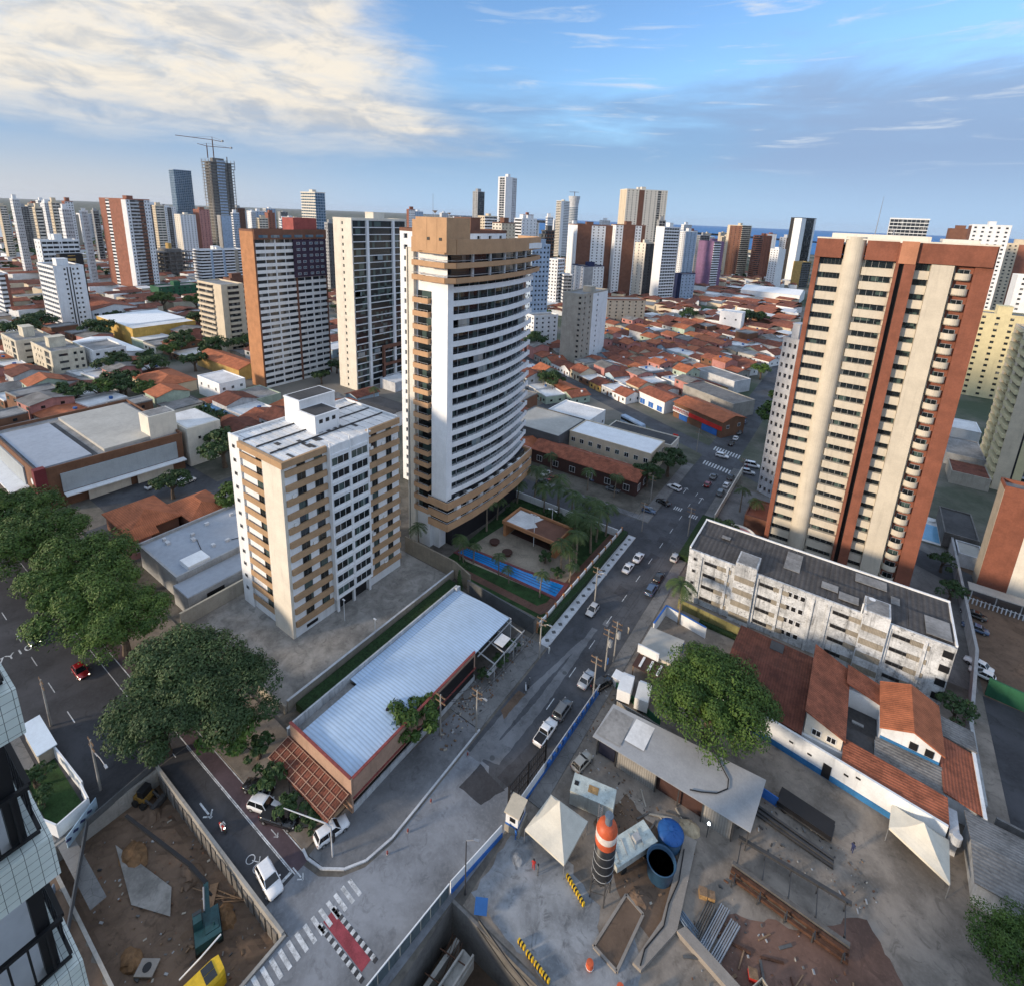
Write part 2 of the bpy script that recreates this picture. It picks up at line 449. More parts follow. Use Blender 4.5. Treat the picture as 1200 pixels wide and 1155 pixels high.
W_('sand', (0.42, 0.34, 0.23), var=.1, sc=2); W_('dirt_orange', (0.17, 0.095, 0.045), var=.25, sc=1.5)

# ================================================================= THE SETTING
def asphalt(name, c, crack=0.0, stain=0.5, sc=0.12):
    m = bpy.data.materials.new(name); m.use_nodes = True
    k = NT(m.node_tree); b = k.n['Principled BSDF']
    pos = k.new('ShaderNodeNewGeometry').outputs['Position']
    n = k.noise(pos, sc, 8, 0.65, 0.4); n2 = k.noise(pos, 2.5, 4, 0.7); n3 = k.noise(pos, 0.55, 6, 0.7, 1.2)
    cc = k.mix(k.rng(n, 0.3, 0.7), tuple(v * 0.68 for v in c), tuple(v * 1.4 for v in c))
    cc = k.mix(k.m('MULTIPLY', k.rng(n2, 0.45, 0.8), 0.35), cc, tuple(v * 1.7 for v in c))
    cc = k.mix(k.m('MULTIPLY', k.rng(n3, 0.52, 0.68), stain), cc, tuple(v * 0.45 for v in c))
    if crack:
        vo = k.new('ShaderNodeTexVoronoi', feature='DISTANCE_TO_EDGE'); k.put(vo.inputs['Vector'], pos); vo.inputs['Scale'].default_value = crack
        cc = k.mix(k.rng(vo.outputs[0], 0.012, 0.003, 0, 0.75), cc, tuple(v * 0.35 for v in c))
    k.put(b.inputs['Base Color'], cc); b.inputs['Roughness'].default_value = 0.85; b.inputs['Specular IOR Level'].default_value = 0.3
    bn = k.new('ShaderNodeBump'); bn.inputs['Strength'].default_value = 0.3; bn.inputs['Distance'].default_value = 0.05
    k.put(bn.inputs['Height'], n2); k.l.new(bn.outputs[0], b.inputs['Normal'])
    _M[name] = m
asphalt('asphalt', (0.066, 0.070, 0.079))
asphalt('asphalt_dark', (0.050, 0.051, 0.057))
asphalt('asphalt_pale', (0.145, 0.15, 0.16))
asphalt('road_concrete', (0.185, 0.198, 0.22), stain=0.45)
asphalt('lot_concrete', (0.235, 0.225, 0.21), stain=0.6, sc=0.3)
asphalt('site_dust', (0.205, 0.178, 0.152), stain=0.55, sc=.2)
asphalt('dirt', (0.12, 0.082, 0.058), stain=0.6)
asphalt('dirt_red', (0.145, 0.085, 0.065), stain=0.5)
asphalt('cement_wash', (0.215, 0.228, 0.245), stain=0.7, sc=0.3)
asphalt('pave_grey', (0.15, 0.15, 0.15), crack=0.5, stain=0.4)
asphalt('cycle_lane', (0.085, 0.060, 0.070), stain=0.3)
asphalt('paver_red', (0.11, 0.06, 0.045), crack=1.5)
asphalt('pool_deck', (0.26, 0.225, 0.18), crack=0.8, stain=0.25)
W_('paint_white', (0.50, 0.52, 0.54), var=0.3, sc=1.2, spots=0.8)
W_('paint_yellow', (0.55, 0.36, 0.05), var=0.2, sc=1.2)
W_('paint_red', (0.26, 0.05, 0.065), var=0.2, sc=0.8)
W_('grass', (0.022, 0.055, 0.016), var=0.35, sc=0.5, rough=1.0)
W_('hedge', (0.018, 0.042, 0.014), var=0.4, sc=3.0, rough=1.0, bump=1.0)
W_('town_ground', (0.115, 0.105, 0.095), var=0.4, sc=0.05)

# ground: one sheet to the horizon, cut where the two excavations are sunk
HOLES = [(-73.0, 8.0, -42.0, 20.4), (-28.4, 14.0, -15.5, 34.0)]
xs = [-25000, -900, -73.0, -42.0, -28.4, -15.5, 400, 25000]
ys = [-25000, 8.0, 14.0, 20.4, 34.0, 900, 25000]
g = MB()
for i in range(len(xs) - 1):
    for j in range(len(ys) - 1):
        cx, cy = (xs[i] + xs[i + 1]) / 2, (ys[j] + ys[j + 1]) / 2
        if any(h[0] < cx < h[2] and h[1] < cy < h[3] for h in HOLES):
            continue
        g.quad((xs[i], ys[j], 0), (xs[i + 1], ys[j], 0), (xs[i + 1], ys[j + 1], 0), (xs[i], ys[j + 1], 0))
# far country turns green and hazy
m = bpy.data.materials.new('land'); m.use_nodes = True
k = NT(m.node_tree); b = k.n['Principled BSDF']
pos = k.new('ShaderNodeNewGeometry').outputs['Position']
n1 = k.noise(pos, 0.012, 8, 0.65); n2 = k.noise(pos, 0.12, 5, 0.7); n3 = k.noise(pos, 0.9, 4, 0.7)
near = k.mix(k.rng(n2, 0.35, 0.65), (0.085, 0.078, 0.070), (0.19, 0.175, 0.155))
near = k.mix(k.m('MULTIPLY', k.rng(n3, 0.5, 0.7), 0.5), near, (0.06, 0.055, 0.05))
far = k.mix(k.rng(n1, 0.42, 0.60), (0.060, 0.082, 0.055), (0.20, 0.185, 0.165))
ln = k.new('ShaderNodeVectorMath', operation='LENGTH'); k.put(ln.inputs[0], pos)
k.put(b.inputs['Base Color'], k.mix(k.rng(ln.outputs['Value'], 110.0, 260.0), near, far)); b.inputs['Roughness'].default_value = 0.95
b.inputs['Specular IOR Level'].default_value = 0.1
_M['land'] = m
struct('ground', g, 'land')

# the two excavations: earth floor and concrete sides
f = MB()
rr = random.Random(3)
def earth(name, x0, y0, x1, y1, z, nx, ny, amp, mt):
    mb = MB(); P = []
    for j in range(ny + 1):
        for i in range(nx + 1):
            e = 0 if i in (0, nx) or j in (0, ny) else 1
            P.append((x0 + (x1 - x0) * i / nx, y0 + (y1 - y0) * j / ny, z + e * rr.uniform(-amp, amp)))
    mb.add(P, [(j * (nx + 1) + i, j * (nx + 1) + i + 1, (j + 1) * (nx + 1) + i + 1, (j + 1) * (nx + 1) + i) for j in range(ny) for i in range(nx)])
    return struct(name, mb, mt)
earth('excavation_floor', -73, 8, -42, 20.4, -2.6, 40, 18, 0.18, 'dirt')
earth('pit_floor', -28.4, 14, -15.5, 34, -6.0, 14, 20, 0.15, 'dirt')
w = MB()
w.box(-73.4, 20.4, -3, -42, 20.75, 0.55); w.box(-42, 8, -3, -41.65, 20.75, 0.25)
w.box(-73.35, 8, -3, -73, 20.4, 0.1); w.box(-73, 7.65, -3, -41.7, 8, 0.1)
struct('retaining_wall', w, 'concrete')
w = MB()
w.box(-28.75, 14, -6.5, -28.4, 34.3, -0.02); w.box(-15.5, 14, -6.5, -15.1, 34.3, 0.25); w.box(-28.4, 34.0, -6.5, -15.5, 34.35, 0.2)
struct('pit_lining', w, 'concrete_dark')

# sea beyond the coast
sea = MB(); sea.add([(-2600, 2900, .6), (-900, 2050, .6), (-150, 1900, .6), (700, 2600, .6), (1800, 2900, .6), (25000, 8000, .6), (20000, 25000, .6), (-25000, 25000, .6), (-25000, 34000, .6)],
                    [(0, 1, 2, 3, 4, 5, 6, 7, 8)])
W_('sea_water', (0.02, 0.15, 0.38), rough=0.6, var=0.12, sc=0.004, spec=0.3)
struct('sea', sea, 'sea_water')

def rough(poly, step, amp):
    """ragged outline for worn ground"""
    r2 = random.Random(len(poly) + int(poly[0][0])); out = []
    for a, b in zip(poly, list(poly[1:]) + [poly[0]]):
        a, b = Vector(a[:2]), Vector(b[:2]); n = max(1, int((b - a).length / step))
        for i in range(n):
            p = a.lerp(b, i / n); out.append((p.x + r2.uniform(-amp, amp), p.y + r2.uniform(-amp, amp)))
    return out
def sheet(name, poly, z, mt):
    if name == 'road_patch': poly = rough(poly, .7, .09)
    if name == 'yard' and mt in ('dirt_red', 'cement_wash', 'dirt') and z < .02: poly = rough(poly, .9, .32)
    mb = MB(); mb.add([(p[0], p[1], z) for p in poly], [tuple(range(len(poly)))]); return struct(name, mb, mt)
def rect(x0, y0, x1, y1):
    return [(x0, y0), (x1, y0), (x1, y1), (x0, y1)]
sheet('road', rect(-38.8, 44, -27.4, 420), 0.008, 'asphalt')
sheet('road', [(-38.8, 22.0), (-29.6, 22.0), (-27.6, 44), (-27.4, 49), (-30.5, 49), (-32, 45.5), (-34.5, 49.5), (-38.8, 49.5)], 0.014, 'road_concrete')
sheet('road', [(-46, 20.9), (-40.0, 20.9), (-38.8, 22.0), (-38.8, 34), (-39.6, 30.3), (-41.2, 27.9), (-43.5, 26.3), (-46, 25.9)], 0.014, 'road_concrete')
sheet('road', [(-44, 6), (-28.9, 6), (-28.9, 22), (-38.8, 22), (-41.6, 20.8), (-41.6, 6)], 0.010, 'road_concrete')
sheet('road', rect(-73.4, 20.9, -46, 24.7), 0.008, 'asphalt_dark')
sheet('road', [(-520, 9), (-73.6, 9), (-73.6, 24.7), (-520, 24.7)], 0.006, 'asphalt_dark')
sheet('cycle_lane', rect(-400, 24.8, -46, 26.7), 0.010, 'cycle_lane')
# cross avenue beyond the block, running at an angle, and side street
def slab_dir(p, d, l0, l1, w0, w1):
    d = Vector((d[0], d[1])).normalized(); nn = Vector((-d.y, d.x)); p = Vector(p)
    return [p + d * a + nn * b for a, b in ((l0, w0), (l1, w0), (l1, w1), (l0, w1))]
sheet('road', slab_dir((-33, 184), (-0.89, 0.45), -150, 420, -4.2, 4.2), 0.012, 'asphalt')
sheet('road', rect(-112, 119.5, -38.8, 127.5), 0.010, 'asphalt')
sheet('road', rect(-420, 92, -112, 99), 0.006, 'asphalt')
sheet('road', rect(-150, 27, -142, 260), 0.009, 'asphalt')
sheet('road', rect(-110.5, 127.5, -104, 230), 0.006, 'asphalt')
# lots
sheet('parking_lot', rect(-98.6, 35.6, -66.6, 78.2), 0.02, 'lot_concrete')
sheet('yard', [(-27.2, 34.6), (70, 34.6), (70, 105), (-27.2, 105)], 0.005, 'site_dust')
sheet('yard', [(-15, 6), (70, 6), (70, 34.6), (-15, 34.6)], 0.006, 'site_dust')
sheet('yard', [(3, 36), (13, 34), (22, 50), (13, 62), (6, 56), (-2, 52)], 0.012, 'dirt_red')
sheet('yard', [(-27, 36), (-13, 34.6), (-10.5, 38), (-14, 44), (-22, 47), (-26.9, 44)], 0.012, 'cement_wash')
sheet('yard', [(-15.2, 25), (-4, 25), (-6, 36), (-8, 43), (-11, 45), (-13.5, 40), (-15.2, 36)], 0.014, 'cement_wash')
sheet('yard', [(-12, 46), (-7, 44.5), (-5.5, 49), (-8, 55), (-16, 58), (-18.5, 52)], 0.016, 'dirt')
sheet('yard', [(29.6, 104), (60, 104), (60, 159), (29.6, 159)], 0.009, 'dirt')
sheet('yard', rect(-24, 112, 29, 165), 0.009, 'pave_grey')
sheet('yard', rect(-103, 10.5, -62, 8.9), 0.02, 'pave_grey')
sheet('yard', [(-75, -12), (-42, -12), (-42, 7.6), (-77, 7.6)], 0.008, 'dirt')
sheet('yard', [(-69.2, 13.6), (-60.5, 12.2), (-55.6, 14.4), (-58.5, 15.8)], -2.3, 'lot_concrete')
sheet('parking_lot', rect(-170, 42, -143, 68), 0.012, 'asphalt')
sheet('parking_lot', rect(-141.5, 62, -125, 84), 0.011, 'asphalt_pale')

# repairs and worn patches on the street
for P, mt in (([(-38.2, 49), (-35.8, 49.2), (-35.5, 66), (-34.0, 80), (-34.6, 80), (-36.6, 66.5), (-37.8, 60)], 'asphalt_pale'),
              ([(-37.4, 49.5), (-33.5, 50.5), (-32.9, 62), (-33.2, 84), (-34.3, 84), (-34.6, 62), (-35.5, 54)], 'asphalt_pale'),
              ([(-32.6, 49), (-29.2, 48.6), (-28.6, 55.5), (-31.4, 56.5)], 'asphalt_dark'),
              ([(-36.2, 44.6), (-32.3, 44.5), (-30.7, 48.2), (-35.8, 49)], 'asphalt_dark'),
              ([(-38.5, 58), (-37.2, 57), (-36.8, 63), (-38.2, 63)], 'dirt'),
              ([(-35, 96), (-32.5, 96), (-32.5, 99), (-35, 99.4)], 'asphalt_dark'),
              ([(-33.5, 112), (-31, 112), (-31, 115), (-33.5, 115.5)], 'asphalt_dark'),
              ([(-34, 121), (-31.6, 121), (-31.4, 124), (-34, 124)], 'asphalt_dark'),
              ([(-34, 130), (-32, 130), (-32, 132), (-34, 132)], 'asphalt_dark'),
              ([(-33, 86), (-31.9, 86), (-31.9, 87.6), (-33, 87.6)], 'asphalt_pale'),
              ([(-43.4, 36), (-39.8, 36), (-39.8, 52), (-43.2, 52)], 'asphalt_pale'),
              ([(-43.5, 52), (-40, 53), (-40.4, 64), (-43.5, 62)], 'asphalt_dark')):
    sheet('road_patch', P, 0.016 + 0.001 * rnd.random(), mt)
for x, y in ((-34.9, 50.8), (-32.6, 88), (-33.5, 71), (-31, 60)):
    mb = MB(); mb.cyl(x, y, 0.005, 0.024, 0.42, 16); tag(obj('manhole_cover', mb, 'grey_dark'), {50.8: 'round manhole cover in the pale patch beside the shed gate', 88: 'round manhole cover in the street level with the lone oncoming car', 71: 'round manhole cover in the middle of the street near the motorcycle', 60: 'round manhole cover by the parked white car'}[y], 'manhole cover')

# pavements with kerbs
def pave(name, poly, h=0.13, mt='pave_grey'):
    mb = MB(); mb.prism(poly, 0.0, h); return struct(name, mb, mt)
pave('pavement', [(-47, 33), (-46.3, 26.9), (-43.8, 27.2), (-41.6, 28.8), (-40.1, 31), (-39.3, 34.5), (-39.3, 53), (-44.6, 53), (-46.2, 35)], 0.14, 'asphalt_pale')
k_ = MB()
kp = [(-39.2, 53.2), (-39.2, 34.5), (-40.0, 30.8), (-41.5, 28.6), (-43.8, 27.0), (-46.2, 26.6), (-47.5, 26.9)]
for a, b2 in zip(kp[:-1], kp[1:]):
    k_.beam((*a, 0.10), (*b2, 0.10), 0.28, 0.2)
struct('kerb', k_, 'grey_light')
pave('pavement', [(-400, 26.9), (-47.2, 26.9), (-47.2, 34), (-66, 35), (-400, 35)], 0.13, 'site_dust')
pave('pavement', rect(-45.5, 53.2, -39.2, 74), 0.10, 'pave_grey')
pave('pavement', rect(-40.9, 74, -38.9, 119), 0.14, 'grey_light')
pave('pavement', rect(-27.3, 49, -25.0, 178), 0.13, 'pave_grey')
pave('pavement', rect(-42, 127.6, -38.9, 172), 0.13, 'pave_grey')
pave('pavement', rect(-72, 127.7, -42, 130), 0.13, 'asphalt_pale')
pave('pavement', rect(-420, 6.2, -73.6, 9), 0.13, 'pave_grey')
pp = MB()
for i in range(17):
    y = 75.5 + i * 2.6
    pp.obox((-39.9, y, 0.150), (0.75, 0.75, 0.02), R(45))
struct('paving_insets', pp, 'grey_dark')

# painted markings
mk = MB()
def bar(x, y, lx, ly, rz=0, z=0.024, mb=None):
    (mb or mk).obox((x, y, z), (lx, ly, 0.008), rz)
for y in range(62, 172, 8):
    bar(-32.4, y + 2, 0.14, 2.6)
for i in range(10):      # zebra crossings at the avenue
    bar(-36.6 + i * 0.98, 176.5 - 0.25 * i, 0.46, 3.2)
    bar(-36.6 + i * 0.98, 191.0 - 0.25 * i, 0.46, 3.6)
for i in range(4):
    bar(-35.4 + i * 0.6, 140.3, 0.3, 2.0); bar(-30.6 + i * 0.6, 138.9, 0.3, 2.0)
for x, y in ((-36, 152), (-30.5, 149)):
    bar(x, y, 0.18, 3.2); bar(x - .3, y + 1.8, 0.18, 1.2, R(-35)); bar(x + .3, y + 1.8, 0.18, 1.2, R(35))
for i in range(-3, 11):      # worn zebra across the avenue mouth by the excavation
    t = i / 10
    bar(-40.2 + 1.2 * t, 18.6 + 9.6 * t, 2.3, 0.46, R(-4), 0.026)
for x in range(-300, -78, 9):
    bar(x, 16.2, 3.2, 0.13, 0, 0.02)
bar(-223, 24.75, 354, 0.13, 0, 0.02); bar(-60, 20.98 + 3.6, 27, 0.10, 0, 0.02); bar(-223, 26.75, 354, 0.12, 0, 0.02); bar(-223, 22.9, 300, .1, 0, .02)
bar(-46.6, 23, 0.35, 3.4, 0, 0.02)
for x, y, s in ((-62.5, 21.9, 1), (-84, 21.5, 1), (-52.3, 25.8, .5), (-46.0, 25.0, .7)):     # arrows along the lane
    bar(x, y, 2.4 * s, 0.22 * s, 0, 0.021); bar(x + 1.4 * s, y + .24 * s, 1.2 * s, 0.2 * s, R(-38), 0.021); bar(x + 1.4 * s, y - .24 * s, 1.2 * s, 0.2 * s, R(38), 0.021)
for a in range(14):     # bicycle symbol
    for cx in (-50.3, -51.9):
        t = a * 2 * math.pi / 14; bar(cx + 0.5 * math.cos(t), 22.4 + 0.5 * math.sin(t), 0.24, 0.10, t + math.pi / 2, 0.021)
bar(-51.1, 22.7, 1.2, 0.1, R(25), .021); bar(-50.9, 23.0, .9, .1, R(-40), .021)
struct('road_markings', mk, 'paint_white')
mr = MB(); mr.obox((-35.9, 24.5, 0.024), (6.9, 1.25, 0.008), R(-1.5))
struct('speed_hump_marking', mr, 'paint_red')
mw = MB(); md_ = MB()
for i in range(9):
    x = -39.3 + i * 0.86
    for s in (1, -1):
        bar(x, 24.5 + s * 0.95 - .02 * i, 0.42, 0.5, 0, 0.026, mw if i % 2 else mw); bar(x + .43, 24.5 + s * 0.95 - .02 * i, 0.42, 0.5, 0, 0.026, md_)
struct('speed_hump_edge_marking', mw, 'paint_white'); struct('speed_hump_dark_marking', md_, 'asphalt_dark')

def text_mesh(body, size, mt, name, loc, rot, parent=None, depth=0.01, align='CENTER'):
    cu = bpy.data.curves.new(name, 'FONT'); cu.body = body; cu.size = size; cu.extrude = depth; cu.align_x = align; cu.align_y = 'CENTER'
    o = bpy.data.objects.new(name, cu); col.objects.link(o)
    dg = bpy.context.evaluated_depsgraph_get(); me = bpy.data.meshes.new_from_object(o.evaluated_get(dg))
    col.objects.unlink(o); bpy.data.objects.remove(o)
    me.materials.clear(); me.materials.append(_M[mt])
    q = link(name, me, parent); q.location = Vector(loc) - (root_loc(parent) if parent else Vector((0, 0, 0))); q.rotation_euler = rot
    return q
t_ = text_mesh('7Y10S', 2.3, 'paint_white', 'road_word_marking', (-115.5, 15.2, 0.022), (0, 0, R(90)), None, 0.004); t_['kind'] = 'structure'

# ================================================================= TOWER KIT
def fb(mb, o, u, n, a0, a1, d0, d1, z0, z1, mi=0):
    """box on a facade: a along the wall, d outwards"""
    P = []
    for z in (z0, z1):
        for a, d in ((a0, d0), (a1, d0), (a1, d1), (a0, d1)):
            q = o + u * a + n * d; P.append((q.x, q.y, z))
    mb.add(P, [(0, 3, 2, 1), (4, 5, 6, 7), (0, 1, 5, 4), (1, 2, 6, 5), (2, 3, 7, 6), (3, 0, 4, 7)], mi)

def parse(spec):
    """'S:white:2 W:white:3 P:white:6:4' -> wall segments (kind, material, width, count)"""
    out = []
    for t in spec.split():
        q = t.split(':'); out.append((q[0], q[1], float(q[2]), int(q[3]) if len(q) > 3 else 1))
    return out

def facade(mb, o, u, n, L, z0, h, fh, spec, mats, inset):
    segs = parse(spec); tot = sum(s[2] for s in segs); a = 0.0
    nf = max(1, int(round(h / fh))); fh = h / nf
    def mi(m):
        if m not in mats: mats.append(m)
        return mats.index(m)
    for kind, m, wgt, cnt in segs:
        w = L * wgt / tot; k = mi(m)
        if kind == 'S':
            fb(mb, o, u, n, a, a + w, -inset, 0.06, z0, z0 + h, k)
        elif kind == 'D':                                   # solid, standing proud
            fb(mb, o, u, n, a, a + w, -inset, 0.55, z0, z0 + h, k)
        elif kind in 'WGBKT':
            lo, hi, pr = {'T': (-0.05, 0.06, 0.0), 'W': (-0.16, 0.34, 0.0), 'G': (-0.10, 0.10, 0.0), 'B': (-0.06, 0.36, 0.9), 'K': (-0.28, 0.36, 0.03)}[kind]
            for f in range(nf + 1):
                b0 = max(z0, z0 + fh * (f + lo)); b1 = min(z0 + h, z0 + fh * (f + hi))
                if b1 - b0 > 0.1:
                    fb(mb, o, u, n, a + .01, a + w - .01, -inset, pr - 0.02, b0, b1, k)
            if kind in 'WGK':
                nm = max(1, int(w / 3.2))
                for i in range(1, nm):
                    c = a + w * i / nm; fb(mb, o, u, n, c - .09, c + .09, -inset, pr - 0.06, z0, z0 + h, k)
        elif kind == 'P':                                   # wall with cnt columns of separate windows
            ww = w / cnt; ow = min(1.5, ww * 0.5)
            for i in range(cnt):
                c = a + ww * (i + .5)
                for f in range(nf + 1):
                    b0 = max(z0, z0 + fh * (f - .22)); b1 = min(z0 + h, z0 + fh * (f + .36))
                    if b1 - b0 > 0.05: fb(mb, o, u, n, c - ow / 2, c + ow / 2, -inset, 0.0, b0, b1, k)
            e = [a] + [x for i in range(cnt) for x in (a + ww * (i + .5) - ow / 2, a + ww * (i + .5) + ow / 2)] + [a + w]
            for i in range(0, len(e), 2):
                fb(mb, o, u, n, e[i], e[i + 1], -inset, 0.02, z0, z0 + h, k)
        a += w

def tower(name, label, cat, loc, rz, w, d, h, front, side, fh=3.0, glass='glass', group=None, cap=None, boxes=1, back=None, seed=0, wins=True, base=0.0):
    """rectangular building: local x from -w to 0, y from 0 to d; front faces -y, side faces +x and -x"""
    t = thing(name, label, cat, loc, rz, group)
    r_ = random.Random(seed * 31 + int(w * 10))
    mb = MB(); mats = ['interior']; ins = 0.5
    nf = max(1, int(round(h / fh))); fr = h / nf
    mb.box(-w + ins, ins, 0, -ins, d - ins, h - 0.05, 0)
    V = Vector
    if base: mb.box(-w - .25, -.25, 0, .25, d + .25, base, 0)
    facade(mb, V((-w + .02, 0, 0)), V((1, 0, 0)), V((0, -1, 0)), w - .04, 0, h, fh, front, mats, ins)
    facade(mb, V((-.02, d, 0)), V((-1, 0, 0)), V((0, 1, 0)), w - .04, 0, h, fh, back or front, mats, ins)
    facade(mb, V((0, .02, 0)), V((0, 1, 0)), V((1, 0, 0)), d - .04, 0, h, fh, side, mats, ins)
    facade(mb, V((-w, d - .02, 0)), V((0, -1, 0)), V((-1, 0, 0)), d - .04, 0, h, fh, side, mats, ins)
    obj('wall', mb, mats, t, local=True)
    if wins:
        g = MB(); q = ins - 0.03
        g.box(-w + q, q, 0, -q, q + .03, fr * .8); g.box(-w + q, d - q - .03, 0, -q, d - q, fr * .8)
        g.box(-q - .03, q + .03, 0, -q, d - q - .03, fr * .8); g.box(-w + q, q + .03, 0, -w + q + .03, d - q - .03, fr * .8)
        me = g.mesh('window_row', [glass])
        for f in range(nf):
            o = link('window_row', me, t); o.location = (0, 0, f * fr + fr * .1)
    rf = MB(); m0 = cap or mats[1]; c = 0.07
    rf.box(-w - c, -c, h, c, .25, h + .9); rf.box(-w - c, d - .25, h, c, d + c, h + .9); rf.box(-w - c, .25, h, -w + .2, d - .25, h + .9); rf.box(-.2, .25, h, c, d - .25, h + .9)
    rf.box(-w + .2, .25, h, -.2, d - .25, h + .12, 1)
    ro = obj('roof', rf, [m0, 'roof_grey'], t, local=True)
    for i in range(boxes):
        bw, bd, bh = min(w * .45, r_.uniform(4, 8)), min(d * .5, r_.uniform(4, 8)), r_.uniform(2.6, 5.0)
        bx = -w * (.5 if boxes == 1 else (.3 + .4 * i)) + r_.uniform(-1, 1) * w * .1; by = d * r_.uniform(.4, .6)
        b_ = MB(); b_.box(bx - bw / 2, by - bd / 2, h + .12, bx + bw / 2, by + bd / 2, h + bh); b_.box(bx - bw / 2 - .15, by - bd / 2 - .15, h + bh, bx + bw / 2 + .15, by + bd / 2 + .15, h + bh + .25)
        obj('roof_house', b_, m0, ro, local=True)
    return t

def azi(px, py):
    d = ray(px, py); return Vector((d.x, d.y)).normalized()
def sight(pl, pc, pr, yt, dist=None, ybase=None, rz=0.0, dflt=18.0):
    """survey a far building from its left edge, near corner, right edge and roof line: place, width, depth, height"""
    dc = azi(pc, yt)
    if ybase is not None: dist = Vector(at(pc, ybase)[:2]).length
    c = dc * dist
    d3 = ray(pc, yt); h = CAMZ + d3.z * dist / Vector((d3.x, d3.y)).length
    def hit(px, dr):
        a = azi(px, yt); den = dr.x * -a.y + dr.y * a.x
        if abs(den) < 1e-6: return dflt
        t = (c.x * a.y - c.y * a.x) / den if False else -(c.x * -a.y + c.y * a.x) / den
        return t
    lf = Vector((-math.cos(rz), -math.sin(rz))); bk = Vector((-math.sin(rz), math.cos(rz)))
    w = hit(pl, lf) if pl < pc else dflt
    d = hit(pr, bk) if pr > pc else dflt
    if dflt is not None and not 2 < w < 90: w = dflt
    if dflt is not None and not 2 < d < 90: d = dflt
    if w is not None and w < 0: w = 999
    if d is not None and d < 0: d = 999
    return (c.x, c.y, 0), w, d, max(6.0, h)
def far(label, pl, pc, pr, yt, front, side, dist=None, yb=None, rz=None, dflt=18.0, name='apartment_tower', cat='tower', **kw):
    best = None
    for a in ((0, -27, -45, -60, -75, 12) if rz is None else (rz,)):      # quarters of the town have different street grids
        q = sight(pl, pc, pr, yt, dist, yb, R(a), None)
        bad = sum(max(0, 7 - v) + max(0, v - 34) for v in q[1:3] if v is not None)
        if best is None or bad < best[0] - 1: best = (bad, a, q)
    rz = best[1]; loc, w, d, h = best[2]
    w = dflt if w is None else max(4, min(60, w)); d = dflt if d is None else max(4, min(60, d))
    return tower(name, label, cat, loc, R(rz), w, d, h, front, side, seed=int(pl), **kw)

# ================================================================= TALL BUILDINGS NEAR BY
GR = 'towers of the skyline'
# ---- beige apartment block in the walled concrete lot
def win_proto(name, w, h, fr='white_clean', gl='glass_dark', sill=True, bars=1):
    """window in the plane y=0 facing -y, centred on x, base at z=0"""
    f = MB(); q = .07
    f.box(-w / 2, -.06, 0, -w / 2 + q, .02, h); f.box(w / 2 - q, -.06, 0, w / 2, .02, h); f.box(-w / 2 + q, -.06, 0, w / 2 - q, .02, q); f.box(-w / 2 + q, -.06, h - q, w / 2 - q, .02, h)
    for i in range(bars):
        x = -w / 2 + w * (i + 1) / (bars + 1); f.box(x - .03, -.05, q, x + .03, .02, h - q)
    p = MB(); p.box(-w / 2 + q, -.02, q, w / 2 - q, .01, h - q)
    return f.mesh('window', [fr]), p.mesh('pane', [gl])
def place_win(par, meshes, loc, rz, name='window'):
    o = link(name, meshes[0], par); o.location = Vector(loc) - root_loc(par); o.rotation_euler = (0, 0, rz)
    if meshes[1]: link('pane', meshes[1], o)
    return o
FX = R(90)    # rotation of a front window so that it faces +x

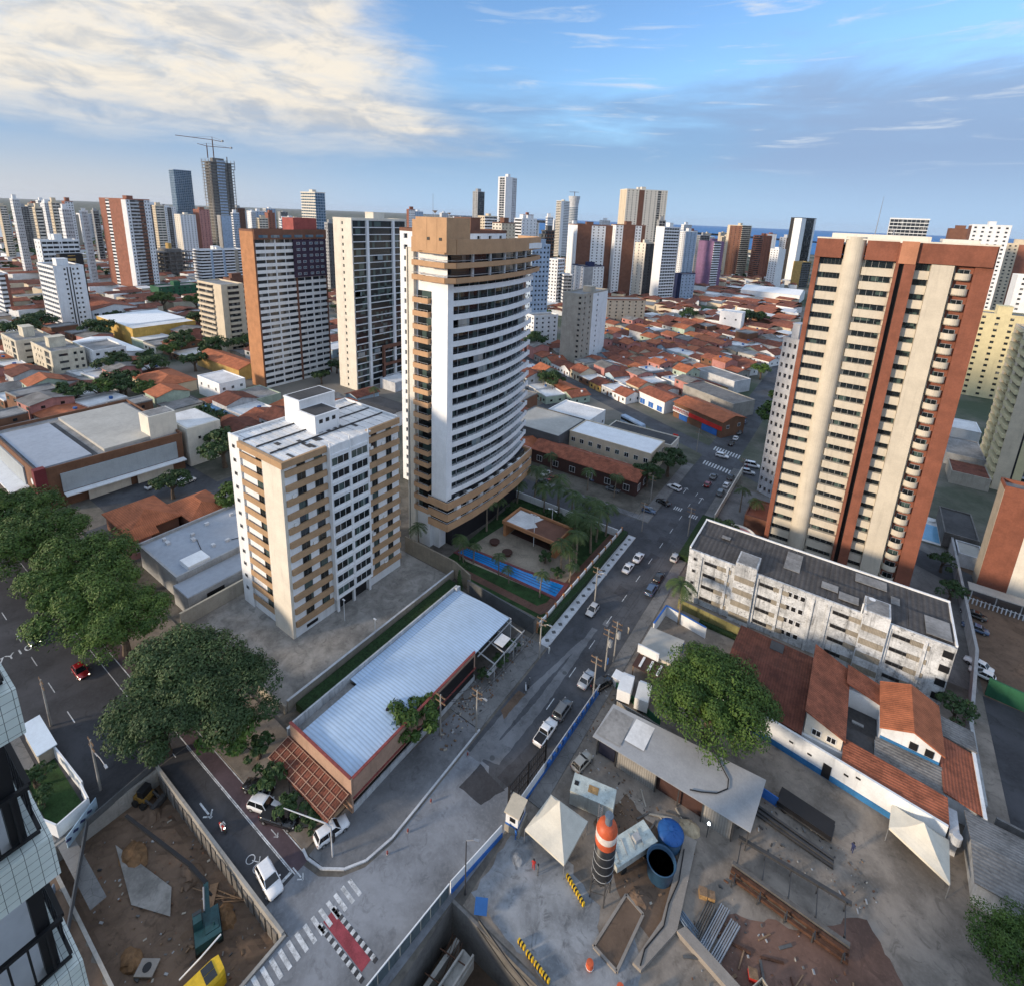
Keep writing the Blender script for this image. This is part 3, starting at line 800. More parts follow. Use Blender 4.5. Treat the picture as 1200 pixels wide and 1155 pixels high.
def build_beige():
    t = thing('apartment_block', 'beige and white twelve-storey apartment block standing in a walled concrete lot', 'building', (-79, 47, 0))
    x0, x1, y0, y1, H = -96.5, -79.0, 47.0, 74.0, 36.8
    fh = 2.86; zb = 2.4
    w = MB()
    w.box(x0, y0, 0, x1, y1, H - 1.2)
    w.box(x0 + 4.2, y0 - .02, 0, x1 - 5.0, y0, H - 1.2, 0)
    # left and right walls of the side facing the street
    w.box(x1, 55.6, 3.2, x1 + 1.1, 64.9, H + .1, 0)             # glazed bay stands proud
    w.box(x0 - .05, y0 - .35, 0, x0 + 3.6, y0 - .02, H + .9, 0)   # white pier with small windows
    w.box(x1 - 6.0, y0 - .55, 0, x1 - .02, y0 - .02, H - .9, 1)  # cream corner pier
    obj('wall', w, ['white', 'white_warm'], t)
    r = MB()
    r.box(x0, y0, H - 1.2, x1, y1, H - .2, 0)
    a = .28
    r.box(x0 + 3.6, y0 - .7, H - 1.0, x1 + .55, y0 - .05, H + .25, 1); r.box(x1 + .02, y0 - .05, H - 1.0, x1 + .55, 55.5, H + .25, 1); r.box(x1 + .02, 65.0, H - 1.0, x1 + .55, y1, H + .25, 1)
    r.box(x0, y1 - a, H - .2, x1, y1, H + .6, 0); r.box(x0, y0 + .01, H - .2, x0 + a, y1 - a, H + .6, 0)
    # worn sheet roof in strips
    n = 24
    for i in range(n):
        ya = y0 + .2 + (y1 - y0 - .6) * i / n
        r.box(x0 + .4, ya, H - .2, x1 + .3 if not 8 < ya - y0 < 18.5 else x1 + .9, ya + (y1 - y0) / n - .12, H + .12 + .05 * (i % 2), 2)
    for xx in (-92.5, -88.0, -83.6):
        r.box(xx, y0 + .3, H + .17, xx + .22, y1 - .4, H + .42, 3)
    for i in range(15):
        xx = rnd.uniform(-88, -81); yy = rnd.uniform(48, 66); r.box(xx, yy, H + .19, xx + rnd.uniform(.8, 2.6), yy + rnd.uniform(.4, .9), H + .24, 3)
    ro = obj('roof', r, ['white', 'tan', 'roof_white', 'roof_dark'], t)
    for bx0, by0, bx1, by1, bh, lab in ((-95.4, 58.0, -90.2, 66.5, 5.4, 'taller white roof house'), (-90.1, 57.6, -84.6, 63.2, 3.6, 'lower white roof house with three small openings')):
        b_ = MB(); b_.box(bx0, by0, H, bx1, by1, H + bh); b_.box(bx0 - .1, by0 - .1, H + bh, bx1 + .1, by1 + .1, H + bh + .3); b_.box(bx0 + .3, by0 + .3, H + bh + .3, bx1 - .3, by1 - .3, H + bh + .36, 1)
        rh = obj('roof_house', b_, ['white', 'roof_dark'], ro); rh['label'] = lab
        if bh < 4:
            for yy in (58.9, 60.4, 61.9):
                q = MB(); q.box(bx1, yy - .4, H + 2.1, bx1 + .04, yy + .4, H + 2.9); obj('opening', q, 'black', rh)
    big = win_proto('w', 1.75, 2.15, 'grey_dark', 'glass_dark'); sm = win_proto('w', .95, .75, 'grey', 'black', bars=0); mid = win_proto('w', 1.5, 2.1, 'grey_dark', 'glass_dark')
    bay = win_proto('w', 4.0, 1.7, 'white_clean', 'glass_dark', bars=2)
    def band(y_a, y_b, z):
        m = MB(); P = []
        m.box(x1, y_a, z, x1 + .85, y_b, z + 1.12); return m
    band_l = MB(); band_l.prism([(0, 0), (.34, .06), (.46, .4), (.48, 8.4), (0, 8.4)], 0, 1.2); bl = band_l.mesh('balcony_band', ['tan'])
    band_r = MB(); band_r.box(0, 0, 0, .48, 8.9, 1.2); br = band_r.mesh('balcony_band', ['tan'])
    balc = MB(); balc.box(0, -.42, -.1, 7.6, -.30, 1.15); balc.box(0, -.30, -.1, 7.6, 0, .08)
    bm = balc.mesh('balcony', ['tan'])
    fr = MB(); fr.box(0, 0, 0, .16, 9.3, .35); fr.box(0, 4.55, .35, .16, 4.8, 2.86); fr.box(0, 0, .35, .16, .25, 2.86); fr.box(0, 9.05, .35, .16, 9.3, 2.86); fm = fr.mesh('bay_frame', ['white_clean'])
    for f in range(12):
        z = zb + f * fh
        for me, y in ((bl, y0 + .05), (br, 65.05)):
            o = link('balcony_band', me, t); o.location = Vector((x1, y, z)) - t.location
        o = link('balcony', bm, t); o.location = Vector((x0 + 3.75, y0 - .03, z)) - t.location
        for y in (50.3, 53.9): place_win(t, big, (x1 + .03, y, z + .75), FX)
        for y in (67.2, 71.2): place_win(t, mid, (x1 + .03, y, z + .75), FX)
        place_win(t, big, (x0 + 9.6, y0 - .05, z + .3), 0)
        place_win(t, sm, (x0 + 1.7, y0 - .37, z + 1.2), 0)
        if f < 11 or True:
            o = link('bay_frame', fm, t); o.location = Vector((x1 + 1.1, 55.6, z + 1.0)) - t.location
            for y in (58.0, 62.55):
                if z + 3.6 < H + .6: place_win(t, bay, (x1 + 1.13, y, z + 1.72), FX)
    g = MB(); g.box(x1 + .02, 56.4, .1, x1 + .06, 64.0, 2.8); obj('garage_opening', g, 'black', t)
    c = MB(); [c.box(x1 + .3, y, 0, x1 + .8, y + .5, 3.2) for y in (56.0, 60.0, 64.2)]; obj('column', c, 'white', t)
    q = MB(); q.box(x1 + .01, 49.3, .7, x1 + .07, 51.8, 1.4); q.box(-82.4, y0 - .5, .8, -80.8, y0 - .46, 1.7); obj('vent', q, 'black', t)
    # laundry and air conditioners on a few balconies
    for i in range(9):
        f = rnd.randrange(12); a = MB(); yy = rnd.choice((48.2, 51.8, 66.0, 69.2, 72.6)); a.box(x1 + .02, yy, zb + f * fh + 1.3, x1 + .36, yy + .8, zb + f * fh + 1.9); obj('air_conditioner', a, 'plastic_white', t)
build_beige()

# ---- white tower with curved balconies
def build_curved():
    t = thing('curved_tower', 'tall white tower with curved balcony bands and a tan brick crown', 'building', (-73, 83, 0))
    x0, y0 = -87.0, 83.0; yR = 119.0; fh = 2.98
    def curve(off, n=22, ya=84.4, yb=119.4, sag=4.6, xa=-72.6, xb=-75.0):
        P = []
        for i in range(n + 1):
            s = i / n; P.append(Vector((xa + (xb - xa) * s + sag * 4 * s * (1 - s) * .5 + off, ya + (yb - ya) * s)))
        return P
    w = MB()
    inn = curve(-1.9)
    poly = [(-84.8, 83.4), (-73.4, 83.4)] + [tuple(p) for p in inn] + [(-84.8, 119.0)]
    w.prism(poly, 8.2, 71.8, 0); w.box(-84.8, 83.4, 0, -78.5, 119, 8.2, 0); w.box(-78.5, 84.6, 0, -76.5, 87, 8.2, 0)
    w.box(x0 + 2.2, y0 - .4, 0, x0 + 2.5, 83.35, 72.6, 1); w.box(x0 + 3.0, y0 - .5, 0, x0 + 4.6, 83.35, 72.6, 1)   # cream fins with a dark slit between
    w.box(x0 + 2.5, y0 - .1, 0, x0 + 3.0, 83.35, 72.6, 2)
    w.box(-77.0, y0 - .55, 15.2, -72.4, 84.3, 66.6, 0)                       # white pier at the corner
    obj('wall', w, ['white_clean', 'white_warm', 'black'], t)
    # curved bands: one balcony per floor
    def strip(P0, P1, z0, z1, mb, mi=0):
        for i in range(len(P0) - 1):
            a, b, c, d = P0[i], P0[i + 1], P1[i + 1], P1[i]
            mb.add([(a.x, a.y, z0), (b.x, b.y, z0), (c.x, c.y, z0), (d.x, d.y, z0), (a.x, a.y, z1), (b.x, b.y, z1), (c.x, c.y, z1), (d.x, d.y, z1)],
                   [(0, 1, 2, 3), (7, 6, 5, 4), (0, 4, 5, 1), (1, 5, 6, 2), (2, 6, 7, 3), (3, 7, 4, 0)], mi)
    bm = MB(); strip(curve(-1.95), curve(0), 0, .25, bm); strip(curve(-.16), curve(.02), -.28, .95, bm)
    bm.box(-75.6, 119.3, -.28, -74.9, 119.8, .95)
    rl = MB(); strip(curve(-.11), curve(-.06), 1.38, 1.45, rl)
    for p in curve(-.085, 22): rl.box(p.x - .03, p.y - .03, .95, p.x + .03, p.y + .03, 1.38)
    gp = MB(); strip(curve(-1.89), curve(-1.84), .35, 2.55, gp)
    for p in curve(-1.80, 11)[1:-1]: gp.box(p.x - .02, p.y - .07, .3, p.x + .1, p.y + .07, 2.7, 1)
    B_, Rl, Gp = (bm.mesh('balcony', ['white_clean']), rl.mesh('railing', ['grey_dark']), gp.mesh('glazing', ['glass_dark', 'grey_light']))
    ob = MB(); ob.box(0, -1.35, 0, 4.6, -1.15, 1.15); ob.box(0, -1.15, 0, .15, -.02, 1.15); ob.box(4.45, -1.15, 0, 4.6, -.02, 1.15); ob.box(.15, -1.15, 0, 4.45, -.02, .18); Ob = ob.mesh('corner_balcony', ['orange_tan'])
    og = MB(); og.box(.1, -.12, .2, 4.5, -.06, 2.5); Og = og.mesh('corner_glazing', ['glass_dark'])
    orl = MB(); orl.box(.03, -1.3, 1.5, 4.57, -1.24, 1.56); [orl.box(xx, -1.28, 1.15, xx + .04, -1.25, 1.5) for xx in (.1, 1.2, 2.3, 3.4, 4.4)]; Or = orl.mesh('railing', ['steel'])
    bits = MB()
    for f in range(22):
        z = 4.4 + f * fh
        if 1 < f < 20:
            o = link('corner_balcony', Ob, t); o.location = Vector((x0 + 5.0, y0, z)) - t.location; link('railing', Or, o)
            o = link('corner_glazing', Og, t); o.location = Vector((x0 + 5.0, y0 + .4, z)) - t.location
        if 4 <= f < 21:
            o = link('balcony', B_, t); o.location = Vector((0, 0, z)) - t.location
            link('railing', Rl, o); link('glazing', Gp, o)
            if rnd.random() < .75:       # some residents have glazed their balcony in
                P0, P1 = curve(-.13), curve(-.08); a = rnd.randrange(0, 17); n_ = rnd.randrange(2, 5)
                q = MB(); strip(P0[a:a + n_], P1[a:a + n_], z + .96, z + 2.65, q); obj('balcony_glass', q, 'glass_pale', t)
    # tan podium bands
    pc = [Vector((-77.4, 81.8)), Vector((-71.5, 81.8)), Vector((-70.5, 90)), Vector((-70.2, 100)), Vector((-70.8, 110)), Vector((-72.2, 119)), Vector((-80, 119.4))]
    def ring(z0, z1, mt, name, th=.35, par=t):
        q = MB()
        for a, b2 in zip(pc[:-1], pc[1:]): q.beam((a.x, a.y, (z0 + z1) / 2), (b2.x, b2.y, (z0 + z1) / 2), th, z1 - z0)
        return obj(name, q, mt, par)
    inset = [(-77, 83), (-72.9, 83), (-71.9, 90), (-71.6, 100), (-72.2, 110), (-73.6, 117.6), (-80, 117.6), (-80, 84)]
    for z0, z1 in ((8.0, 9.7), (10.6, 12.3), (13.5, 15.2)):
        q = MB(); q.prism([tuple(p) for p in pc] + [(-80, 84.5), (-77.4, 84.5)], z0 + .15, z0 + .4, 0); sl = obj('podium_slab', q, 'cream', t)
        ring(z0, z1, 'orange_tan', 'podium_parapet', par=sl); ring(z1 + .35, z1 + .42, 'white_clean', 'railing', .06, sl)
    q = MB(); q.prism(inset, 8.4, 15.3, 0); obj('podium_glazing', q, 'glass', t)
    q = MB(); [q.box(-71.9 + .2 * (i % 2) - .3, 85 + i * 4.4, 8.5, -71.2, 86.4 + i * 4.4, 15.0) for i in range(7)]; obj('podium_pier', q, 'white', t)
    q = MB(); q.prism([(-78.4, 87.2), (-74.6, 87.2), (-73.8, 100), (-75, 116.6), (-78.4, 116.6)], 0, 8.1, 0); obj('podium_base', q, 'interior', t)
    # crown of tan brick, two tall penthouse floors
    cc = [Vector((-82.2, 81.9)), Vector((-78.5, 81.9)), Vector((-78.3, 81.3)), Vector((-72.2, 81.3))] + curve(1.1, 10, 83, 121.8, 4.6, -71.8, -75.6) + [Vector((-82, 122.4))]
    def crown(z0, z1, mt, name, off=0):
        q = MB()
        for a, b2 in zip(cc[:-1], cc[1:]): q.beam((a.x, a.y, (z0 + z1) / 2), (b2.x, b2.y, (z0 + z1) / 2), .4, z1 - z0)
        return obj(name, q, mt, t)
    for z in (66.0, 69.1):
        q = MB(); q.prism([tuple(p) for p in cc] + [(-82.1, 84)], z - .1, z + .15); obj('crown_slab', q, 'orange_tan', t)
        crown(z, z + 1.1, 'orange_tan', 'crown_band'); crown(z + 1.5, z + 1.6, 'steel', 'railing')
    crown(71.9, 75.0, 'orange_tan', 'crown_parapet')
    q = MB(); q.prism([tuple(p) for p in cc] + [(-84.8, 120), (-84.8, 84), (-82.1, 84)], 71.85, 72.3); obj('roof', q, 'roof_white', t)
    q = MB(); q.prism([tuple(p) for p in curve(-.7, 10, 84.4, 119.5)] + [(-80, 119), (-80, 84)], 66.2, 71.85); obj('penthouse_glazing', q, 'glass', t)
    for i, p in enumerate(curve(-.5, 12, 84.4, 119.5)[1:-1]):
        if i % 2: q = MB(); q.box(p.x - .2, p.y - .3, 66.2, p.x + .25, p.y + .3, 71.85); obj('penthouse_pier', q, 'white_clean', t)
    q = MB(); q.box(-80.2, 81.0, 72.3, -71.6, 88.5, 79.2); q.box(-83.6, 83.4, 72.3, -80.2, 90, 78.6); q.box(-77.2, 80.96, 72.5, -77.0, 81.0, 79); q.box(-74.4, 80.96, 72.5, -74.2, 81, 79)
    rh = obj('water_tower', q, 'orange_tan', t)
    q = MB(); q.box(-76.9, 80.9, 74.6, -76.2, 80.99, 75.2); q.box(-73.6, 80.9, 74.6, -72.9, 80.99, 75.2); obj('vent', q, 'black', rh)
    q = MB(); q.lathe([(.05, 79.2), (.05, 80.0), (.55, 80.5), (.6, 80.55)], -77.5, 84, 10); q.lathe([(.05, 79.2), (.05, 79.8), (.45, 80.2)], -74, 84.5, 10); q.tube([(-79, 85, 79.2), (-79, 85, 84)], .04, 5); obj('antenna', q, 'steel', rh)
    q = MB(); q.box(-72.6, 104, 72.3, -71.6, 118, 73.6); obj('roof_wall', q, 'white_clean', t)
build_curved()

# ---- cream and terracotta tower on the right
def build_terracotta():
    t = thing('terracotta_tower', 'tall cream tower with terracotta tiled fins and rounded balconies on the right', 'building', (4, 137, 0))
    y0, H = 137.0, 78.0; fh = 3.0; yb = 160.0
    w = MB()
    w.box(-10.6, y0, 0, 18.6, yb, H - 4.2, 1)                                   # body
    w.box(-11.2, y0 - 1.3, 0, -10.2, y0 + 2.4, H, 0); w.box(-11.3, y0 + 2.4, 0, -10.6, yb, H - 4, 0)      # left fin
    w.box(3.7, y0 - 2.2, 0, 4.25, y0, H - .2, 0); w.box(5.1, y0 - 2.2, 0, 7.0, y0, H - .2, 0); w.box(4.25, y0 - 1.1, 0, 5.1, y0, H - .4, 2)   # double fin with slot
    w.box(16.4, y0 - .8, 0, 19.2, y0 + 5, H - 4, 0); w.box(18.6, y0 + 5, 0, 19.0, yb, H - 4.2, 0)
    w.box(13.6, y0 - .1, 0, 16.38, y0, H - 4, 0)
    n = 14
    P = [(-4.0 + 1.9 * math.cos(math.pi + math.pi * i / n), y0 - .3 + 1.7 * math.sin(math.pi + math.pi * i / n)) for i in range(n + 1)]
    w.prism([(-5.9, y0 + .2)] + P + [(-2.1, y0 + .2)], 0, H + .6, 1)            # rounded shaft
    w.box(9.6, y0 - 1.5, 0, 13.2, y0 - .02, H - 4.1, 1)                          # flat cream pier
    obj('wall', w, ['terracotta_tile', 'cream_tile', 'black'], t)
    r = MB()
    for a, b2 in ((-11.25, -6.2), (-1.9, 3.68), (7.02, 18.9)):
        r.box(a, y0 - 1.6, H - 4, b2, y0 - .05, H, 0)
    r.box(4.0, y0 - 2.4, H - 4.3, 6.9, y0 - 2.21, H + .2, 3)
    r.box(-11.25, y0 - .05, H - 4.1, -10.9, yb, H, 0); r.box(18.7, y0 - .05, H - 4.1, 19.3, yb, H, 0); r.box(-10.9, yb - .4, H - 4.1, 18.7, yb, H, 0)
    r.box(-10.9, y0 - .04, H - 1.2, 18.7, yb - .4, H - .8, 1)
    r.box(-11.3, y0 - 1.62, H, 3.6, y0 - 1.2, H + .3, 2); r.box(7.0, y0 - 1.62, H, 19.3, y0 - 1.2, H + .3, 2)
    ro = obj('roof', r, ['terracotta_tile', 'roof_white', 'white_warm', 'terracotta_pale'], t)
    q = MB(); q.box(-9, 142, H - .7, 9, 154, H + 1.2); q.box(11, 143, H - .7, 17, 150, H + .9); obj('roof_house', q, 'white_warm', ro)
    q = MB(); q.tube([(-1, 147, H + 1.2), (-.8, 147, H + 9.5)], [.10, .03], 5); q.tube([(2.4, 147, H + 1.2), (2.4, 147, H + 2.4)], .15, 5); obj('antenna', q, 'steel', ro)
    nf = 24
    wl = win_proto('w', 4.4, 1.35, 'grey_dark', 'glass_dark', bars=5); wm = win_proto('w', 5.0, 1.6, 'grey', 'glass_dark', bars=3); wr = win_proto('w', 2.4, 1.55, 'grey_dark', 'glass_dark', bars=1); wb = win_proto('w', 1.9, 1.9, 'grey', 'glass_dark')
    def spand(x0_, x1_, d, h=1.35, mt='cream_tile', name='spandrel'):
        q = MB(); q.box(x0_, -d, -.75, x1_, -.02, h - .35); return q.mesh(name, [mt])
    s1, s2, s3 = spand(-10.15, -5.8, .75), spand(-2.0, 3.65, 1.0, 1.3), spand(7.05, 9.55, .9)
    # rounded balcony at the right end
    q = MB(); n = 12; rx, ry = 1.45, 1.25
    O = [(rx * math.cos(math.pi * 1.06 + math.pi * .94 * i / n), ry * math.sin(math.pi + math.pi * i / n)) for i in range(n + 1)]; I = [(x * .88, y * .86) for x, y in O]
    q.prism([(rx, 0)] + O[::-1] + [(-rx, 0)], -.1, .1) if False else q.prism(O, -.35, -.15)
    for i in range(n):
        a, b2, c, d = O[i], O[i + 1], I[i + 1], I[i]
        q.add([(p[0], p[1], z) for z in (-.35, 1.05) for p in (a, b2, c, d)], [(0, 3, 2, 1), (4, 5, 6, 7), (0, 1, 5, 4), (1, 2, 6, 5), (2, 3, 7, 6), (3, 0, 4, 7)])
    bal = q.mesh('rounded_balcony', ['cream_tile'])
    vent = MB(); vent.box(-.18, -.02, 0, .18, .05, .36); vm = vent.mesh('vent', ['black'])
    for f in range(nf):
        z = 2.0 + f * 3.02
        if z > H - 6: break
        for me in (s1, s2, s3):
            o = link('spandrel', me, t); o.location = Vector((0, y0, z)) - t.location
        place_win(t, wl, (-7.9, y0 - .06, z + 1.0), 0); place_win(t, wm, (.85, y0 - .06, z + .85), 0); place_win(t, wr, (8.3, y0 - .06, z + .9), 0)
        place_win(t, wb, (14.9, y0 - .16, z - .1), 0)
        o = link('rounded_balcony', bal, t); o.location = Vector((14.75, y0 - .12, z)) - t.location
        o = link('vent', vm, t); o.location = Vector((-2.35, y0 - 1.02, z + 1.0)) - t.location; o.rotation_euler = (0, 0, R(50))
    g = MB()
    g.box(-9, y0 - 1.2, 0, 3.6, y0 - .9, 2.6); obj('lobby_glazing', g, 'glass', t)
build_terracotta()

# ---- orange-sided slab with a dark purple panel
t = tower('apartment_tower', 'slab tower with plain orange end wall, white bands and a dark purple panel', 'building', (-217, 123.5, 0), 0, 10.5, 35.6, 69.5,
      'S:orange_brick:10', 'S:brown:.6 W:white:8.4 S:white:.5 W:white:8.4 S:brown:.9 W:white:7 S:white:.5 W:white:7 S:brown:.6', fh=2.9, boxes=0, cap='brown')
q = MB()
q.box(-216.95, 141.6, 49, -216.4, 158.6, 66.0, 0)
pp_ = obj('dark_panel', q, 'purple_dark', t)
ww = win_proto('w', 1.6, 1.1, 'white_clean', 'glass_blue')
for f in range(6):
    for y in (144, 147, 150.6, 153.6, 156.4): place_win(pp_, ww, (-216.37, y, 50 + f * 2.75), FX)
q = MB(); q.box(-217.0, 123.6, 66.2, -216.3, 159.1, 70.4); obj('crown_band', q, 'brown', t)
q = MB(); [q.box(-216.28, 125.5 + i * 5.6, 66.9, -216.24, 129.6 + i * 5.6, 68.1) for i in range(6)]; obj('crown_window', q, 'glass_blue', t)
q = MB(); q.box(-226, 143, 69.6, -217.5, 155, 75.5); obj('roof_house', q, 'pink_red', t)

# ---- black glass tower with a blank cream end
t = tower('apartment_tower', 'black glass tower with a blank cream end wall and thin white floor lines', 'building', (-184.5, 148.5, 0), 0, 12.2, 31.5, 75.8,
      'S:white_warm:5 P:white_warm:2:1 S:white_warm:5', 'T:white:5.4 D:white:.9 T:white:9.8 D:white:.9 T:white:5.4', fh=3.05, glass='glass_dark', boxes=1, cap='white_warm')
q = MB()
q.box(-184.4, 163.5, 0, -183.2, 164.6, 17); q.box(-184.4, 179, 0, -183.2, 180, 17); q.box(-184.4, 163.5, 17, -183.2, 180, 18.6); q.box(-184.4, 163.5, 8.6, -183.3, 180, 9.8); obj('brick_frame', q, 'brown', t)
for i in range(11):
    q = MB(); f = rnd.randrange(2, 23); y = rnd.choice((149.2, 155.6, 158.8, 162, 170, 176)); q.box(-184.1, y, f * 3.05 + .6, -184.0, y + rnd.uniform(2, 4.2), f * 3.05 + 2.5); obj('pale_blind', q, 'glass_pale', t)  # pale blind panels at random places on the dark glass

tower('apartment_tower', 'white tower with brown roofline and dotted windows standing close behind the curved tower', 'tower', (-91.5, 104, 0), 0, 17.5, 26, 75, 'P:white:3:3 S:white:1', 'P:white:1:5', boxes=2, cap='brown')

# ================================================================= THE SKYLINE, each tower surveyed on its own
# far(label, left edge, near corner, right edge, roof line, front, side, dist= / yb=)
WB = 'W:white:1'
# -- left part, from the edge inwards
far('pale blue tower cut by the left edge of the view', -14, 0, 11, 252, 'P:grey_blue:1:4', 'P:grey_blue:1:4', yb=283)
far('beige narrow slab between two pale towers at the far left', 20, 27, 37, 245, 'S:cream:1', 'P:white:1:4', yb=279, dflt=14)
far('white and navy stepped tower with a square top house at far left', 33, 42, 74, 243, 'W:white:1', 'S:white:1 G:navy:3 P:white:1:2 G:navy:2 S:white:1', yb=289, boxes=1)
far('blank grey slab right of the stepped white tower', 70, 76, 92, 252, 'S:grey:1', 'S:grey_warm:1', yb=290, boxes=0)
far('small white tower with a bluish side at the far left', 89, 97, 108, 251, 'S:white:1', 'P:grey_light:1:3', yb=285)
far('stepped white block with ribbon windows behind the slim white tower', 40, 47, 93, 283, 'P:white:1:2', 'W:white:5 P:white:1:1 W:white:5', yb=372, boxes=2)
far('slim white tower with pairs of slot windows in its end wall', 44, 62, 98, 314, 'W:white:1', 'S:white:2 P:white:1:1 S:black:.3 S:white:.4 S:black:.3 P:white:2:2 S:white:1', yb=390, boxes=1)
far('black and orange painted service tower beside the slim white tower', 66, 70, 97, 300, 'S:black:1', 'S:black:1 W:ochre:1 S:black:1', yb=374, boxes=0)
far('white and red striped block cut by the left edge', -16, -2, 9, 322, 'W:white:1', 'W:white:2 S:brick:1', yb=376, boxes=0)
far('tall brick and white tower with a dark balcony side', 116, 147, 175, 234, 'S:brick:1.6 W:white:1 S:brick:3.2 S:white:1.2', 'P:white:1:1 B:grey_light:2.2 K:brown:1.6 P:white:1.6:2', yb=343, boxes=1, cap='brick')
far('white and grey tower with vertical bays right of the brick one', 163, 172, 190, 240, 'P:white:1:3', 'S:white:1 G:grey:2 S:white:1 G:grey:2 S:white:1', yb=296)
far('white and grey tower with dark bays beside the concrete frame', 184, 190, 206, 243, 'P:white:1:2', 'P:white:1:2 G:grey:1 P:white:1:2', yb=296)
far('dark tower with a white lattice of balconies', 204, 211, 229, 252, 'P:white_warm:1:3', 'P:white:1:5', yb=307)
far('tall sky blue glass tower left of the unfinished one', 197, 203, 224, 199, 'G:grey_blue:1', 'G:grey_blue:1', yb=289, glass='glass_blue', boxes=0)
far('brown and pink tower behind the unfinished concrete one', 226, 233, 245, 246, 'P:brick:1:3', 'P:pink:1:3', yb=296)
far('plain grey slab in front of the unfinished concrete tower', 254, 259, 276, 253, 'S:grey:1', 'S:grey_blue:1', yb=295, boxes=0)
far('dark stepped tower right of the unfinished one', 271, 276, 287, 244, 'P:grey:1:3', 'P:brown:1:3', yb=288)
far('small white and brown tower on the horizon left of the orange slab', 287, 291, 301, 248, 'P:white:1:3', 'P:brown:1:2', dist=1150)
far('blue and white tower low on the horizon above the orange slab', 289, 296, 311, 248, 'P:white:1:3', 'P:grey_blue:1:4', dist=980)
far('brick tower just above the orange slab roof', 310, 314, 322, 250, 'S:brick:1', 'P:brick:1:2', dist=940)
far('blue and white zigzag balcony block behind the cream tower', 226, 234, 284, 294, 'B:white:1', 'B:white:2 S:grey_blue:.5 B:white:2 S:grey_blue:.5 B:white:2 S:grey_warm:.8 B:white:1', yb=336, boxes=2)
far('cream tower with stepped balconies in front of the orange slab', 232, 259, 285, 336, 'B:cream:3 S:cream:1.5', 'S:cream:1 B:cream:2 S:cream:.8', yb=414, boxes=0)
far('plain brown tower hidden behind the cream balcony tower', 262, 270, 292, 328, 'S:brown:1', 'S:brown:1', yb=400, boxes=1)
far('white tower with blue glass side above the orange slab', 352, 369, 381, 226, 'W:white_warm:1', 'G:grey_blue:1', dist=620, glass='glass_blue')
far('small dark tower between the orange slab and the black tower', 380, 384, 391, 262, 'P:grey:1:2', 'P:grey_dark:1:2', dist=520)
# -- behind the curved tower
far('narrow dark tower standing alone on the horizon', 554, 560, 568, 225, 'P:grey:1:2', 'G:grey_dark:1', dist=820, boxes=1)
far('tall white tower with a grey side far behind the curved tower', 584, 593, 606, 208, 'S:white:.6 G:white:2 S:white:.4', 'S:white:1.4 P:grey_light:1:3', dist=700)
far('beige and white tower with balconies just right of the tan brick crown', 560, 568, 583, 254, 'P:cream:1:3', 'B:white:1', dist=560)
far('white apartment tower with brown roof behind the curved tower', 577, 588, 604, 262, 'P:white_warm:1:3', 'P:cream:1:4', dist=480, cap='brown')
far('white stepped tower with many balconies right of the curved tower', 603, 612, 629, 257, 'B:white:1', 'P:white:1:4', dist=520, boxes=2)
far('pale blue-grey tower pressed against the curved tower', 618, 624, 645, 288, 'P:grey_blue:1:2', 'P:grey_blue:1:5', dist=330)
far('dark tower between the blue-grey and the slim white one', 634, 639, 651, 271, 'G:grey_dark:1', 'G:brown:1', dist=520)
far('slim white tower with small windows', 643, 654, 662, 305, 'P:white:1:3', 'W:white:1', yb=361, boxes=0)
far('dark banded block right of the slim white tower', 657, 661, 671, 323, 'W:white:1', 'W:grey:1', yb=362, boxes=0)
far('tall white ribbed tower, left one of the twin pair', 652, 658, 668, 236, 'W:white_warm:1', 'S:white:1 W:white:2', yb=306, dflt=20)
far('blank grey tower with one white side among the red roofs', 660, 683, 712, 347, 'S:grey_warm:3 P:grey_warm:1:1', 'P:grey_warm:2:2 P:white:2:1 S:white:1', yb=429, boxes=1, cap='grey_warm')
far('white and navy topped apartment block behind the grey tower', 670, 685, 708, 313, 'P:white:1:3', 'S:grey:2.4 P:white:3:3', yb=352, cap='navy')
far('white block of flats among trees left of the grey tower', 617, 626, 654, 372, 'P:white:1:3', 'P:white:1:4', yb=408, boxes=0, name='apartment_block', cat='building')
far('long low grey block behind the grey tower', 704, 712, 757, 352, 'P:grey_warm:1:3', 'P:grey_warm:1:6', yb=381, boxes=0, name='apartment_block', cat='building', cap='brown')
far('brown and white striped tower, left half of the wide pair', 666, 677, 718, 264, 'P:white:1:2', 'S:brown:2.6 P:white:2.6:3 S:brown:1.2', yb=348, cap='brown', boxes=1)
far('brown and white striped tower, right half of the wide pair', 716, 722, 757, 264, 'P:white:1:2', 'P:white:1.6:2 S:brown:2.6 P:white:1.4:2 S:brown:.8', yb=350, cap='brown', boxes=1)
far('tall cream tower with a brown stripe rising over all its neighbours', 727, 735, 783, 222, 'P:cream:1:2', 'P:white_warm:2:3 S:brown:.9 P:white_warm:2.2:3 G:white_warm:.6 P:white_warm:1:2', yb=331, boxes=2, cap='white_warm')
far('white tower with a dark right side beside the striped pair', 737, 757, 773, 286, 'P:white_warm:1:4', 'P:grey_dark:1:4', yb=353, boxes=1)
far('white tower with bold black bands and a plain white edge', 769, 779, 797, 267, 'S:white:1', 'W:white:1', yb=357, glass='car_glass', boxes=1)
far('low navy and white block at the foot of the banded tower', 791, 799, 815, 322, 'S:navy:1', 'P:grey_blue:1:4', yb=354, boxes=0)
far('white and grey tower behind the low navy block', 797, 804, 817, 272, 'P:white:1:3', 'P:grey_blue:1:3', yb=328)
